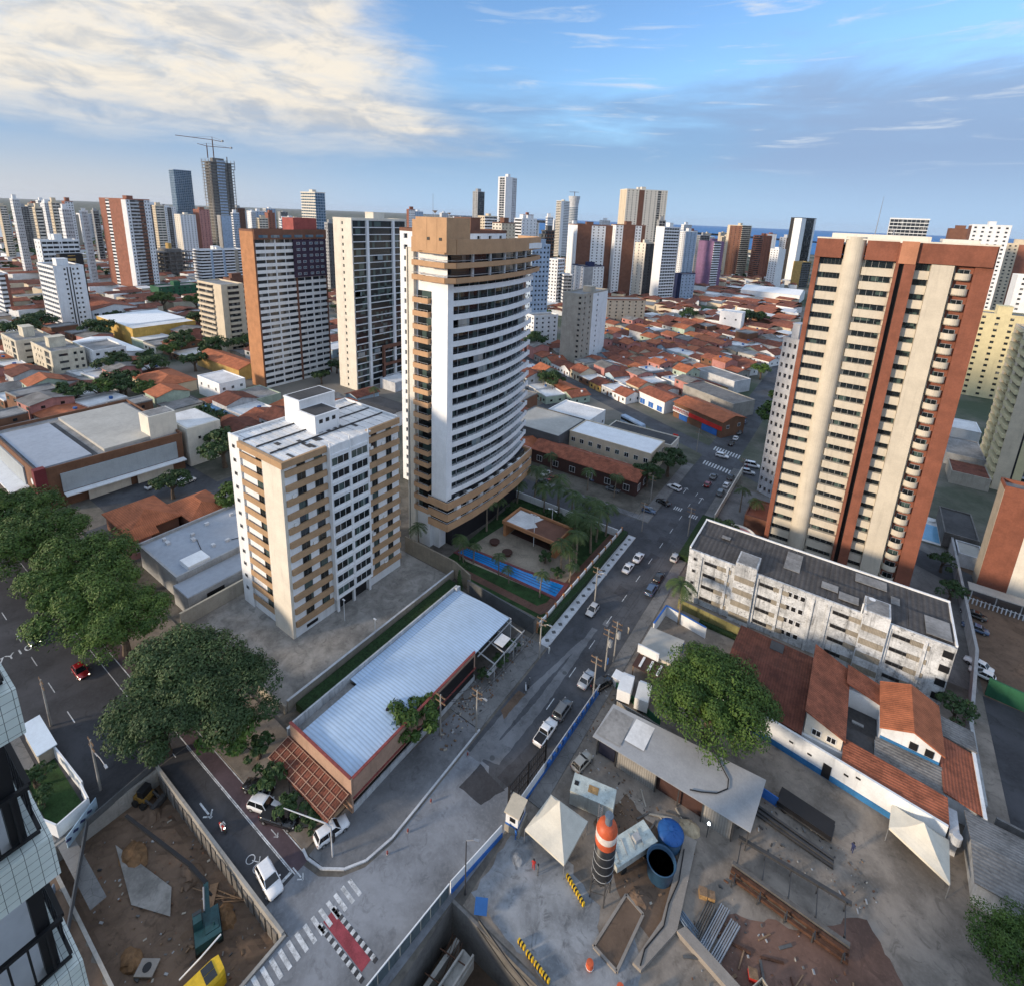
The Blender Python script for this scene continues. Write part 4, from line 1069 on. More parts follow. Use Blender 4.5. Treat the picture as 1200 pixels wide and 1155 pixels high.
far('beige block on the shore side of the football field', 808, 814, 823, 300, 'S:cream:1', 'P:cream:1:2', yb=322, boxes=0)
far('white tower group with pale sides near the sea', 814, 824, 838, 278, 'P:white:1:3', 'P:grey_light:1:4', yb=310, boxes=2)
far('purple tower with white balconies down one side', 819, 837, 849, 284, 'S:purple:1', 'B:white:1 S:purple:.5', yb=341, boxes=1, cap='purple')
far('dark tower just right of the purple one', 846, 851, 858, 279, 'P:grey_dark:1:2', 'P:brown:1:2', yb=320)
far('beige and brown tower against the sea', 853, 870, 881, 265, 'S:cream:.6 P:brown:3:3', 'B:cream:1', yb=326, boxes=1)
far('russet tower with rounded balcony stack against the sea', 883, 895, 905, 277, 'B:brick:1', 'P:brick:1:3', yb=329, boxes=1)
far('small ochre tower left of the stepped white one', 901, 905, 910, 297, 'S:ochre:1', 'P:ochre:1:2', yb=326, boxes=0)
far('stepped white tower on the edge of the red roofs', 903, 913, 921, 293, 'P:white:1:3', 'S:white:1', yb=339, boxes=1)
far('brown and white tower behind the stepped white one', 914, 922, 933, 279, 'P:white:1:2', 'P:brick:1:3', yb=330)
far('tall white tower with black sides near the terracotta tower', 927, 940, 957, 256, 'S:black:1 S:white:2', 'S:white:1 G:black:2 S:white:.4', yb=334, boxes=0)
far('ochre block at the foot of the tall black and white tower', 930, 940, 951, 308, 'S:ochre:1', 'W:grey_dark:1', yb=338, boxes=0)
# -- right-hand side
far('white block with flared roof terraces above the terracotta tower', 1043, 1090, 1090, 258, 'G:white:1', 'G:white:1', dist=600, boxes=0)
far('brown roof tower with a round white emblem', 1113, 1141, 1141, 270, 'S:brown:1', 'S:brown:1', dist=560, boxes=1)
far('white tower with dotted windows right of the terracotta tower', 1139, 1186, 1186, 266, 'P:white:1:5', 'S:brown:1', dist=520, boxes=1)
far('beige and brown tower at the right edge of the skyline', 1174, 1215, 1215, 288, 'P:cream:1:3 S:brick:1', 'S:brick:1', dist=640)
far('grey-white tower pressed behind the left edge of the terracotta tower', 917, 936, 952, 402, 'P:grey_light:1:3', 'P:grey_light:1:3', dist=165, boxes=1)

# unfinished concrete tower with its two cranes
def unfinished():
    loc, w, d, h = sight(236, 244, 273, 186, None, 291)
    t = thing('unfinished_tower', 'tall unfinished bare concrete tower wrapped in scaffolding, cranes on top', 'tower', loc)
    nf = 30; fh = h / nf
    mb = MB(); mb.box(-w * .93, d * .08, 0, -w * .07, d * .92, h - 6); mb.box(-w * .7, d * .25, h - 6, -w * .3, d * .7, h + 3)
    obj('core', mb, 'concrete_dark', t, local=True)
    sl = MB(); sl.box(-w, 0, 0, 0, d, fh * .22); [sl.box(x - .4, y - .4, fh * .22, x + .4, y + .4, fh) for x in (-w + .5, -w / 2, -.5) for y in (.5, d / 3, 2 * d / 3, d - .5)]
    sl.box(-.3, d * .30, fh * .22, 0, d * .62, fh * .8, 1)
    me = sl.mesh('storey', ['concrete', 'grey_blue'])
    for f in range(nf):
        o = link('storey', me, t); o.location = (0, 0, f * fh)
        if f > nf - 4: o.scale = (1.06, 1.06, 1)
    sc = MB()
    for i in range(9):
        sc.box(-w - 1.2 + (w + 1.2) * i / 8, -1.3, h * .55, -w - 1.05 + (w + 1.2) * i / 8, -1.2, h + 1.5)
        sc.box(1.2, -1 + (d + 1) * i / 8, h * .55, 1.3, -.9 + (d + 1) * i / 8, h + 1.5)
    for f in range(nf // 2 + 1, nf): sc.box(-w - 1.2, -1.3, f * fh + .8, 1.3, -1.2, f * fh + 1.1); sc.box(1.2, -1.2, f * fh + .8, 1.3, d, f * fh + 1.1)
    obj('scaffold', sc, 'grey_dark', t, local=True)
    hz_ = MB(); hz_.box(2.2, d * .7, 0, 3.4, d * .7 + 1.2, h + 6); obj('hoist_mast', hz_, 'steel_dark', t, local=True)
    dist = Vector(loc[:2]).length; px = dist / 612
    rt = Vector((math.cos(YAW), math.sin(YAW), 0))
    def crane(label, dx, top, l0, l1, tilt):
        c = thing('tower_crane', label, 'crane', (loc[0] + rt.x * dx + -w * .4, loc[1] + rt.y * dx + d * .5, h + 3))
        q = MB(); q.tube([(0, 0, 0), (0, 0, top)], .9, 4); obj('mast', q, 'rust', c, local=True)
        q = MB(); a = rt * -l0; b = rt * l1
        q.tube([a + Vector((0, 0, top + tilt)), Vector((0, 0, top)), b + Vector((0, 0, top - .5 * tilt))], .65, 4); obj('jib', q, 'rust', c, local=True)
        q = MB(); q.tube([(0, 0, top), (0, 0, top + 5)], .5, 4); q.tube([a * .6 + Vector((0, 0, top + tilt * .6)), Vector((0, 0, top + 5)), b * .8 + Vector((0, 0, top))], .18, 4); obj('apex', q, 'rust', c, local=True)
        q = MB(); q.box(b.x - 1.5, b.y - 1.5, top - 3, b.x + 1.5, b.y + 1.5, top); obj('counterweight', q, 'grey', c, local=True)
    crane('tall tower crane with a long jib pointing left', -4 * px, 17 * px, 36 * px, 10 * px, 3 * px)
    crane('lower tower crane beside the taller one on the unfinished tower', -10 * px, 11 * px, 9 * px, 24 * px, 2 * px)
unfinished()

# round tower of the twin pair, still topped by a small crane
def round_tower():
    loc, w, d, h = sight(668, 671, 684, 230, None, 304)
    t = thing('round_tower', 'round pale tower with a flared top, right one of the twin pair', 'tower', loc)
    r = w * .55 if w < 40 else 9; r = 9
    q = MB(); q.lathe([(r, 0), (r, h * .86), (r * 1.15, h * .93), (r * 1.3, h), (r * .6, h + .1), (.01, h + .1)], 0, 8, 20); obj('wall', q, 'grey_light', t, local=True)
    g = MB(); g.lathe([(r + .12, 0), (r + .12, 1.3)], 0, 8, 20); me = g.mesh('window_row', ['glass_blue'])
    for f in range(int(h * .85 / 3.2)):
        o = link('window_row', me, t); o.location = (0, 0, f * 3.2 + 1.2)
    q = MB(); q.tube([(0, 8, h), (0, 8, h + 9)], .6, 4); q.tube([(-9, 3, h + 8), (7, 12, h + 8)], .5, 4); obj('small_crane', q, 'rust', t, local=True)
round_tower()

# low concrete frame still under construction, and the netted green one
def frame_building():
    loc, w, d, h = sight(172, 184, 226, 296, None, 326)
    t = thing('unfinished_building', 'low bare concrete frame of a building under construction', 'building', loc)
    nf = 6; fh = h / nf; sl = MB(); sl.box(-w, 0, fh * .86, 0, d, fh)
    [sl.box(-w + (w - .7) * i / 3, y, 0, -w + (w - .7) * i / 3 + .7, y + .7, fh * .86) for i in range(4) for y in [(d - .7) * j / 6 for j in range(7)]]
    me = sl.mesh('storey', ['concrete_dark'])
    for f in range(nf): link('storey', me, t).location = (0, 0, f * fh)
    q = MB(); q.box(-w + 2, d * .3, 0, -2, d * .7, h + 3); obj('core', q, 'concrete_dark', t, local=True)
    q = MB(); q.box(-w * .6, d * .42, h, -w * .3, d * .5, h + 9); obj('formwork', q, 'ochre', t, local=True)
frame_building()
far('netted dark green building in the trees behind the yellow hall', 176, 186, 233, 338, 'S:green_paint:1', 'P:green_paint:1:7', yb=354, boxes=1, name='netted_building', cat='building', cap='green_paint')

# dozens of small towers fading into the horizon on the left, and the built-up edge on the right
far_specs = [('P:white:1:4', 'P:grey_light:1:4'), ('P:cream:1:3', 'W:white_warm:1'), ('W:white:1', 'P:grey_blue:1:4'), ('P:brick:1:3', 'P:white:1:3'), ('P:grey:1:3', 'G:grey:1')]
nm_ = ['white', 'cream', 'banded white', 'brick', 'grey']
rr = random.Random(11)
zones = [(1, 60, 'near the left edge of the horizon'), (60, 120, 'left of the brick and white tower'), (118, 200, 'behind the brick and white tower'), (270, 400, 'between the unfinished tower and the black tower'), (480, 640, 'behind the curved tower'), (640, 830, 'behind the striped towers'), (840, 935, 'on the shore before the sea')]
for zi, (a, b, where) in enumerate(zones):
    for i in range([10, 8, 9, 9, 14, 17, 7][zi]):
        px = rr.uniform(a, b); s = rr.randrange(5); wd = rr.uniform(4, 9)
        hy = 241 + .0405 * (px - 290) + 2
        far('distant small %s tower %s' % (nm_[s], where), px - wd, px - wd * .55, px + wd * .7, hy + rr.uniform(-5 if 3 < zi < 6 else .5, 13), far_specs[s][0], far_specs[s][1], dist=rr.uniform(620, 1600), dflt=20, group='small far towers ' + where)

# ================================================================= LOW BUILDINGS NEAR BY

# ---- long hall with the blue-white ribbed metal roof
def metal_hall():
    t = thing('metal_roof_hall', 'long low hall with a pale ribbed metal roof and tan walls beside the street', 'building', (-46, 33.5, 0))
    w = MB()
    w.box(-59.6, 33.3, 0, -45.7, 33.55, 6.1, 0)
    w.box(-45.9, 33.55, 2.2, -45.65, 60, 6.1, 0); w.box(-45.9, 33.55, 0, -45.65, 60, 1.2, 1)
    w.box(-59.6, 33.55, 0, -59.3, 71.2, 6.0, 1); w.box(-59.3, 71, 0, -45.65, 71.2, 5.2, 1)
    w.box(-59.3, 70.2, 0, -58.6, 71, 6.2, 1)
    obj('wall', w, ['tan_wall', 'wall_stained'], t)
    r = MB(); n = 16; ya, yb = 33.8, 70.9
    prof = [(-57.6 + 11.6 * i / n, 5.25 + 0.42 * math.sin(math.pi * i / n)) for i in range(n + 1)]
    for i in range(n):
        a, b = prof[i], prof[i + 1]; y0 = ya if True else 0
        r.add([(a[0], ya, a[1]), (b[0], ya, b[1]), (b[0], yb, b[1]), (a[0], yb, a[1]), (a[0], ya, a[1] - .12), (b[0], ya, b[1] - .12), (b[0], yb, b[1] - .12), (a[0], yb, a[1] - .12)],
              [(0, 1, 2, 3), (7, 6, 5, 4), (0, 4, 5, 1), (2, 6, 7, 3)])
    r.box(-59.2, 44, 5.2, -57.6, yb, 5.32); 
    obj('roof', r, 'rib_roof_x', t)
    q = MB(); q.box(-59.3, 33.6, 4.3, -57.7, 44, 4.45); obj('roof_gutter', q, 'roof_grey', t)
    q = MB(); q.box(-45.64, 33.5, 2.6, -45.5, 60.1, 2.9); q.box(-45.95, 33.6, 6.1, -45.55, 60, 6.22); q.box(-59.6, 33.2, 6.1, -45.9, 33.6, 6.22); obj('coping', q, 'red_trim', t)
    q = MB(); q.box(-45.85, 49.5, 1.2, -45.62, 59.6, 5.4); obj('dark_opening', q, 'black', t)
    aw = MB(); aw.add([(-59.9, 33.2, 3.6), (-45.9, 33.2, 3.6), (-46.1, 29.6, 2.6), (-60.0, 29.9, 2.6), (-59.9, 33.2, 3.45), (-45.9, 33.2, 3.45), (-46.1, 29.6, 2.45), (-60, 29.9, 2.45)],
                      [(3, 2, 1, 0), (4, 5, 6, 7), (0, 1, 5, 4), (1, 2, 6, 5), (2, 3, 7, 6), (3, 0, 4, 7)])
    o = obj('awning', aw, 'clay_dark', t)
    q = MB()
    for i in range(12): q.beam((-59.8 + i * 1.25, 33.1, 3.67), (-59.95 + i * 1.25, 29.8, 2.7), .09, .06)
    for s in range(4): q.beam((-59.9, 33.0 - s * 1.05, 3.64 - s * .29), (-46, 33.0 - s * 1.05, 3.64 - s * .29), .08, .05)
    obj('batten', q, 'tan_wall', o)
    q = MB(); [q.tube([(x, 29.9, 0), (x, 29.9, 2.5)], .07, 6) for x in (-59.6, -55, -50.5, -46.3)]; obj('post', q, 'steel_dark', o)
    q = MB()
    for y in (61.5, 64.5, 67.5, 70.3): q.beam((-47.5, y, 4.9), (-42.4, y, 4.2), .14, .2); q.tube([(-42.5, y, 0), (-42.5, y, 4.2)], .08, 6)
    q.beam((-42.5, 61, 4.2), (-42.5, 71, 4.3), .14, .2); q.beam((-45.5, 60.5, 4.8), (-45.5, 71, 4.8), .14, .2); q.beam((-43.6, 61, 1.6), (-43.6, 70, 1.6), .8, .2)
    obj('pergola', q, 'grey', t)
    q = MB(); q.box(-45.2, 64.8, 4.75, -43.2, 67.4, 4.82); obj('roof_sheet', q, 'roof_white', t)
    q = MB(); q.lathe([(.28, 6.3), (.22, 6.5), (.01, 6.55)], -49.5, 43.2, 8); obj('roof_vent', q, 'black', t)
metal_hall()

# ---- boundary walls of the concrete lot
def wall(label, pts, h, th=.25, mt='grey_warm', cap=None, name='boundary_wall', z0=0.0, cat='wall'):
    mb = MB()
    for a, b in zip(pts[:-1], pts[1:]):
        d = (Vector(b) - Vector(a)).normalized() * th / 2
        mb.beam((a[0], a[1], z0 + h / 2), (b[0] + d.x, b[1] + d.y, z0 + h / 2), th, h)
    o = obj(name, mb, mt); tag(o, label, cat)
    if cap:
        q = MB()
        for a, b in zip(pts[:-1], pts[1:]): q.beam((a[0], a[1], z0 + h + .05), (b[0], b[1], z0 + h + .05), th + .12, .1)
        obj('coping', q, cap, o)
    return o
wall('stained wall between the concrete lot and the long metal roof', [(-66.4, 37), (-66.2, 78)], 2.2, .3, 'grey_warm', 'grey_light')
wall('pale stained wall running close along the metal roof hall', [(-61.3, 33.8), (-61.0, 74)], 3.2, .3, 'wall_stained', 'white')
wall('grey wall at the back of the concrete lot beside the dark flat roof', [(-98.8, 35.2), (-98.8, 62), (-98.8, 80)], 3.2, .3, 'grey_warm', 'cream')
wall('tan wall separating the concrete lot from the pool garden', [(-82, 78.6), (-66.2, 78.6), (-60.8, 77.2)], 4.2, .35, 'tan_grey', None)
wall('low grey wall along the front of the concrete lot under the big tree', [(-98.5, 35.2), (-66.5, 36.6)], 1.6, .3, 'grey_warm')
wall('dark wall between the metal roof hall and the pool garden', [(-60.6, 76.2), (-43.2, 75.4)], 3.6, .3, 'grey_dark')
q = MB(); q.box(-65.6, 38, 0, -62.2, 76, 1.5); tag(obj('hedge', q, 'hedge'), 'long clipped dark hedge strip between the lot and the metal roof hall', 'hedge')

# ---- store with the grey flat roof and brick front
def store():
    t = thing('store_building', 'two-storey store with a grey flat roof, brick face and white canopies', 'building', (-170, 35, 0))
    A = [(-184, 30.5), (-167.5, 35.5), (-166.5, 67), (-206, 70), (-207, 38)]
    H = 11.0
    A = [(-210, 32.5), (-168, 32.5), (-166, 66.5), (-210, 68)]
    w = MB(); w.prism(A, 0, H, 0, 1); 
    for a, b in zip(A, A[1:] + A[:1]): w.beam((*a, H + .45), (*b, H + .45), .35, .9, 0)
    obj('wall', w, ['brick_dull', 'roof_grey'], t)
    r = MB(); r.box(-205, 33.5, H + .02, -170, 45, H + .5, 0); r.box(-207, 48.0, H + .02, -170, 66, H + .9, 1); r.box(-205, 45, H + .02, -170, 46.4, H + .1, 2)
    obj('roof', r, ['roof_blue_grey', 'roof_pale', 'roof_dark'], t)
    q = MB(); q.box(-176, 59.5, H, -169.6, 67, H + 7); q.box(-175.4, 60, H + 7, -170.2, 66.4, H + 7.15, 1); obj('stair_tower', q, ['white_warm', 'roof_grey'], t)
    q = MB(); q.box(-182, 67.9, 0, -165.6, 78, 12.6); q.box(-181.5, 68.4, 12.6, -166.2, 77.5, 12.75, 1); an = obj('annexe', q, ['white_warm', 'roof_white'], t)
    g = MB(); g.box(-165.62, 71, 8.3, -165.55, 71.8, 9.2); g.box(-165.62, 74.5, 8.3, -165.55, 75.2, 9.2); obj('window', g, 'black', an)
    q = MB(); q.add([(-167.4, 36.4, 4.2), (-166.0, 64, 4.2), (-165.8, 64, 9.2), (-167.2, 36.4, 9.2)], [(0, 1, 2, 3)]); q.box(-167.6, 36.4, 4.2, -166.9, 38, 9.2)
    q = MB(); q.add([(-167.3, 37, 4.4), (-165.7, 64.5, 4.4), (-165.7, 64.5, 9.6), (-167.3, 37, 9.6), (-166.9, 37, 4.4), (-165.3, 64.5, 4.4), (-165.3, 64.5, 9.6), (-166.9, 37, 9.6)],
                    [(4, 5, 6, 7), (0, 3, 2, 1), (0, 1, 5, 4), (3, 7, 6, 2), (0, 4, 7, 3), (1, 2, 6, 5)]); obj('facade_screen', q, 'screen_panel', t)
    q = MB(); q.add([(-167, 37, 3.9), (-165.3, 66, 3.9), (-163.2, 66, 3.7), (-164.8, 37, 3.7), (-167, 37, 4.2), (-165.3, 66, 4.2), (-163.2, 66, 4.0), (-164.8, 37, 4.0)],
                    [(3, 2, 1, 0), (4, 5, 6, 7), (0, 1, 5, 4), (1, 2, 6, 5), (2, 3, 7, 6), (3, 0, 4, 7)]); obj('canopy', q, 'white', t)
    q = MB(); q.box(-204, 28.4, 4.4, -176, 32.4, 4.8); obj('canopy', q, 'white', t)
    q = MB(); q.box(-173.5, 29.5, 2.8, -169, 32.4, 3.1); obj('canopy', q, 'white', t)
    q = MB(); q.box(-206, 32.1, 4.9, -178, 32.45, 10); obj('facade_screen', q, 'screen_panel', t)
    q = MB(); q.box(-169.4, 32.0, 0, -167.4, 34.4, H + 1.2); obj('sign_pylon', q, 'red_dark', t)
    q = MB(); q.cyl(0, 0, 0, .05, .9, 16); d = obj('round_sign', q, 'white', t, local=True); d.location = Vector((-172.5, 32.42, 7.6)) - t.location; d.rotation_euler = (R(90), 0, 0)
    for a, b in ((42, 52), (53.5, 63)):
        q = MB(); q.box(-167.2 + (a - 32) * .058, a, .2, -166.95 + (a - 32) * .058, b, 3.4); obj('shop_window', q, 'white_warm', t)
store()

# ---- pitched clay-roofed house with pink front, dark flat roof workshop next to the beige block
def pink_house():
    t = thing('pink_house', 'house with a bright clay tiled roof and a small pink front among the trees', 'house', (-139, 44, 0))
    w = MB(); w.box(-147, 39.5, 0, -132.6, 50, 4.2, 0); w.box(-133.4, 37.2, 0, -128.4, 42.4, 4.6, 1); w.gable(-133.4, 37.2, -128.4, 42.4, 4.6, 1.5, 'y', 1); obj('wall', w, ['brown', 'pink'], t)
    r = MB(); r.roof(-147, 39.5, -132.6, 50, 4.2, 2.6, 'x', .6, .2, 0, True); obj('roof', r, 'clay_bright', t)
    r = MB(); r.roof(-133.4, 37.2, -128.4, 43.4, 4.62, 1.6, 'y', .5, .2); obj('porch_roof', r, 'clay_bright', t)
    ww = win_proto('w', 1.5, 1.5, 'white_clean', 'glass'); place_win(t, ww, (-130.9, 37.15, 1.8), 0); place_win(t, ww, (-128.35, 39.8, 1.6), FX)
    q = MB(); q.box(-140, 51, 0, -128, 60, 4.0); obj('annexe', q, 'brown', t)
    r = MB(); r.roof(-140, 51, -128, 60, 4.0, 1.8, 'x', .4, .18, 0, True); obj('annexe_roof', r, 'clay_bright', t)
pink_house()
def flat_workshop():
    t = thing('flat_roof_workshop', 'low workshop with a blue-grey flat roof beside the beige apartment block', 'building', (-112, 45, 0))
    w = MB(); w.box(-124.5, 38.5, 0, -106.5, 72, 5.2); w.box(-106.5, 37.5, 0, -100.2, 64, 4.4)
    w.box(-124.7, 38.2, 5.2, -106.3, 38.6, 6.0); w.box(-106.7, 38.6, 5.2, -106.3, 72, 6.0); w.box(-124.7, 38.6, 5.2, -124.3, 72, 6)
    obj('wall', w, 'grey', t)
    r = MB(); r.box(-124.3, 38.6, 5.2, -106.7, 71.8, 5.3); r.box(-106.3, 37.6, 4.4, -100.4, 63.8, 4.5); obj('roof', r, 'roof_blue_grey', t)
    q = MB(); q.box(-111, 41, 5.3, -107.2, 45.4, 6.4); q.box(-117, 57, 5.3, -112, 63, 6.2); obj('skylight', q, 'white_clean', t)
    q = MB(); [q.obox((rnd.uniform(-123, -108), rnd.uniform(42, 70), 5.6), (rnd.uniform(.5, 1.3), rnd.uniform(.5, 1), .6)) for i in range(14)]; obj('air_conditioner', q, 'grey_light', t)
    q = MB(); [q.beam((rnd.uniform(-122, -110), y, 5.42), (rnd.uniform(-118, -108), y + rnd.uniform(-4, 4), 5.42), .12, .1) for y in (46, 52, 57, 64)]; obj('pipe', q, 'black', t)
    q = MB(); q.box(-100.15, 41, 1.4, -100.05, 44.5, 3.4); obj('dark_window', q, 'black', t); q = MB(); q.box(-100.15, 52, 1.4, -100.05, 62, 3.6); obj('dark_window', q, 'black', t)
flat_workshop()

# ---- pool garden of the curved tower
def G_(x, y, z=0.0): return (x, y, z)
sheet('lawn', [(-72, 79.5), (-42.9, 79.5), (-42.9, 118), (-74, 118)], 0.016, 'grass')
sheet('garden_paving', [(-71, 86.4), (-68, 84.6), (-44, 86.5), (-43.4, 96.5), (-52, 104.6), (-69, 106.5)], 0.024, 'pool_deck')
sheet('garden_path', [(-69.5, 80.4), (-44.6, 80.6), (-43.6, 82.4), (-43.6, 118), (-45.0, 118), (-45.4, 84.4), (-46.5, 82.4), (-69.5, 82.2)], 0.026, 'paver_red')
tp = thing('swimming_pool', 'long blue lap pool with a brick-red rim in the garden', 'pool', (-58, 88, 0))
q = MB(); P0 = [(-72.4, 85.2), (-43.8, 86.3), (-44.2, 92.4), (-55, 90.6), (-71.6, 89.2)]; P1 = [(-71.6, 85.9), (-44.7, 87.0), (-45, 91.4), (-55, 89.9), (-70.9, 88.6)]
for i in range(5):
    a, b, c, d = P0[i], P0[(i + 1) % 5], P1[(i + 1) % 5], P1[i]
    q.add([(p[0], p[1], z) for z in (0.02, .16) for p in (a, b, c, d)], [(0, 3, 2, 1), (4, 5, 6, 7), (0, 1, 5, 4), (2, 3, 7, 6)])
obj('rim', q, 'pool_rim', tp) if 'pool_rim' in _M else obj('rim', q, W_('pool_rim', (0.17, 0.055, 0.06), var=.15, sc=1.5), tp)
q = MB(); q.add([(p[0], p[1], .09) for p in P1], [(0, 1, 2, 3, 4)]); wq = obj('water', q, 'pool_water', tp)
q = MB()
for s in (.28, .5, .72): q.beam((-71.3, 85.9 + 2.7 * s, .097), (-45, 87 + 4 * s, .097), .16, .006)
obj('lane_line', q, 'navy', wq)
def pavilion():
    t = thing('pool_pavilion', 'flat-roofed brick pavilion with an open front beside the pool', 'building', (-59, 101, 0))
    w = MB(); w.box(-67.0, 98.6, 0, -66.2, 106.4, 3.6); w.box(-52.6, 98.6, 0, -51.4, 106.4, 3.6); w.box(-66.2, 106, 0, -52.6, 106.4, 3.6); w.box(-67.2, 98.3, 3.6, -51.2, 98.7, 4.5); w.box(-67.2, 106.2, 3.6, -51.2, 106.6, 4.5); w.box(-67.2, 98.7, 3.6, -66.8, 106.2, 4.5); w.box(-51.6, 98.7, 3.6, -51.2, 106.2, 4.5)
    obj('wall', w, 'orange_brick', t)
    r = MB(); r.box(-66.8, 98.7, 3.7, -51.6, 106.2, 3.9); r.prism([(-66.6, 98.9), (-61, 98.9), (-58.8, 102), (-60.4, 103.2), (-59.4, 106), (-66.6, 106)], 3.9, 3.93, 1); obj('roof', r, ['brown', 'roof_white'], t)
    q = MB(); q.box(-66, 100.5, 0, -54, 105.9, .06); q.box(-60, 104.2, 0.06, -54, 105, 1.1); obj('counter', q, 'dark_brown', t)
    q = MB(); q.box(-66.2, 105.5, .1, -52.6, 105.9, 3.5); obj('back_panel', q, 'black', t)
pavilion()
for x, y in ((-66.5, 94.2), (-61.5, 92.6)):
    t = thing('planter_table', 'round dark garden table on the pool paving, %s' % ('nearer the curved tower' if x < -64 else 'nearer the pavilion front'), 'table', (x, y, 0))
    q = MB(); q.lathe([(.35, .02), (.35, .6), (1.3, .66), (1.3, .9), (.01, .95)], 0, 0, 14); obj('table_top', q, 'dark_brown', t, local=True)
    q = MB(); q.lathe([(.9, 0.02), (.8, .12), (.02, .15)], 0, 0, 14); obj('foot', q, 'brown', t, local=True)
gw = thing('garden_wall', 'white panelled garden wall with brick posts along the street pavement', 'wall', (-42.6, 98, 0))
pn = MB(); pn.box(-.1, .22, .3, .1, 3.3, 1.9); pm = pn.mesh('panel', ['white_clean']); po = MB(); po.box(-.2, -.2, 0, .2, .2, 2.15); pmm = po.mesh('post', ['orange_brick'])
for i in range(13):
    y = 76.2 + i * 3.5; link('post', pmm, gw).location = (0, y - 98, 0)
    if i < 12: link('panel', pm, gw).location = (0, y - 98, 0)
q = MB(); q.box(-42.3, 76, 0, -41.0, 118.5, 1.3); tag(obj('hedge', q, 'hedge'), 'dark hedge between the white garden wall and the pavement insets', 'hedge')
q = MB(); q.box(-27.2, 117, 0, -24.2, 139, 1.6); tag(obj('hedge', q, 'hedge'), 'clipped green hedge on the right of the street beyond the slab block', 'hedge')
q = MB(); q.box(-76, 116.4, 0, -43, 116.7, 2.0); tag(obj('boundary_wall', q, 'white'), 'white wall at the far end of the pool garden by the side street', 'wall')

# ---- restaurant yard and white-roofed hall beyond the side street
def simple(name, label, cat, x0, y0, x1, y1, h, wm, rm, pitch=0, axis='x', hip=False, wins=None, par=.4, rz=0.0):
    cx, cy = (x0 + x1) / 2, (y0 + y1) / 2
    t = thing(name, label, cat, (cx, cy, 0), rz)
    a, b, c, d = x0 - cx, y0 - cy, x1 - cx, y1 - cy
    w = MB(); w.box(a, b, 0, c, d, h)
    if pitch and not hip: w.gable(a, b, c, d, h, pitch, axis)
    if not pitch and par:
        w.box(a - .05, b - .05, h, c + .05, b + .25, h + par); w.box(a - .05, d - .25, h, c + .05, d + .05, h + par); w.box(a - .05, b + .25, h, a + .25, d - .25, h + par); w.box(c - .25, b + .25, h, c + .05, d - .25, h + par)
    obj('wall', w, wm, t, local=True)
    r = MB()
    if pitch: r.roof(a, b, c, d, h + .02, pitch, axis, .45, .18, 0, hip)
    else: r.box(a + .25, b + .25, h, c - .25, d - .25, h + .08)
    obj('roof', r, rm, t, local=True)
    for face, n, z, (ww, wh), gl in (wins or []):
        me = win_proto('w', ww, wh, 'white_clean', gl)
        for i in range(n):
            s = (i + .5) / n
            p, q = {'f': ((a + (c - a) * s, b - .03), 0), 'r': ((c + .03, b + (d - b) * s), FX)}[face]
            o = link('window', me[0], t); o.location = (p[0], p[1], z); o.rotation_euler = (0, 0, q); link('pane', me[1], o)
    return t
RZ = math.atan2(-0.45, 0.89)
simple('dark_hall', 'dark-walled hall with a wide pale grey roof beyond the palm garden', 'building', -100, 146, -78, 166, 8.0, 'grey_dark', 'roof_pale', wins=[('f', 3, 2, (2.0, 1.5), 'glass')])
simple('white_roof_annexe', 'small white-roofed annexe at the back of the dark hall', 'building', -96, 167, -78, 184, 6.5, 'white', 'roof_white', wins=[('r', 4, 2, (1.4, 1.3), 'glass')])
simple('office_block', 'cream two-storey office block with a bright white roof and a row of windows', 'building', -77.5, 153, -48, 166, 8.0, 'cream', 'white_clean', wins=[('f', 9, 4.8, (1.5, 1.6), 'glass_dark'), ('f', 9, 1.2, (1.5, 1.6), 'glass_dark'), ('r', 4, 4.8, (1.5, 1.6), 'glass_dark')])
simple('office_annexe', 'dark flat-roofed annexe with tanks behind the cream office block', 'building', -70, 167, -46, 176, 6.6, 'white_warm', 'roof_dark', wins=[('r', 3, 3.4, (1.5, 1.4), 'glass_dark')])
simple('restaurant', 'low restaurant with a long rust clay roof facing the parked cars', 'building', -84, 139, -47, 148.5, 4.6, 'dark_brown', 'clay_roof_x', pitch=1.8, axis='x', wins=[('f', 6, 1.0, (2.0, 2.0), 'black'), ('r', 2, 1, (2, 2.2), 'glass')])
simple('restaurant_wing', 'small bright clay-roofed wing at the left end of the restaurant', 'building', -92, 136, -84.5, 146, 4.0, 'cream', 'clay_bright', pitch=1.6, axis='y')
simple('shed_long', 'long narrow shed roof of rusty clay tiles left of the dark hall', 'building', -118, 141, -101.5, 168, 4.6, 'ochre', 'clay_dark', pitch=1.6, axis='y')
simple('white_garden_house', 'white low house with clay roof right behind the curved tower', 'house', -122, 122, -106, 134, 4.4, 'white', 'clay_roof_x', pitch=1.7, axis='x', wins=[('r', 2, 1.2, (1.6, 1.4), 'glass')])
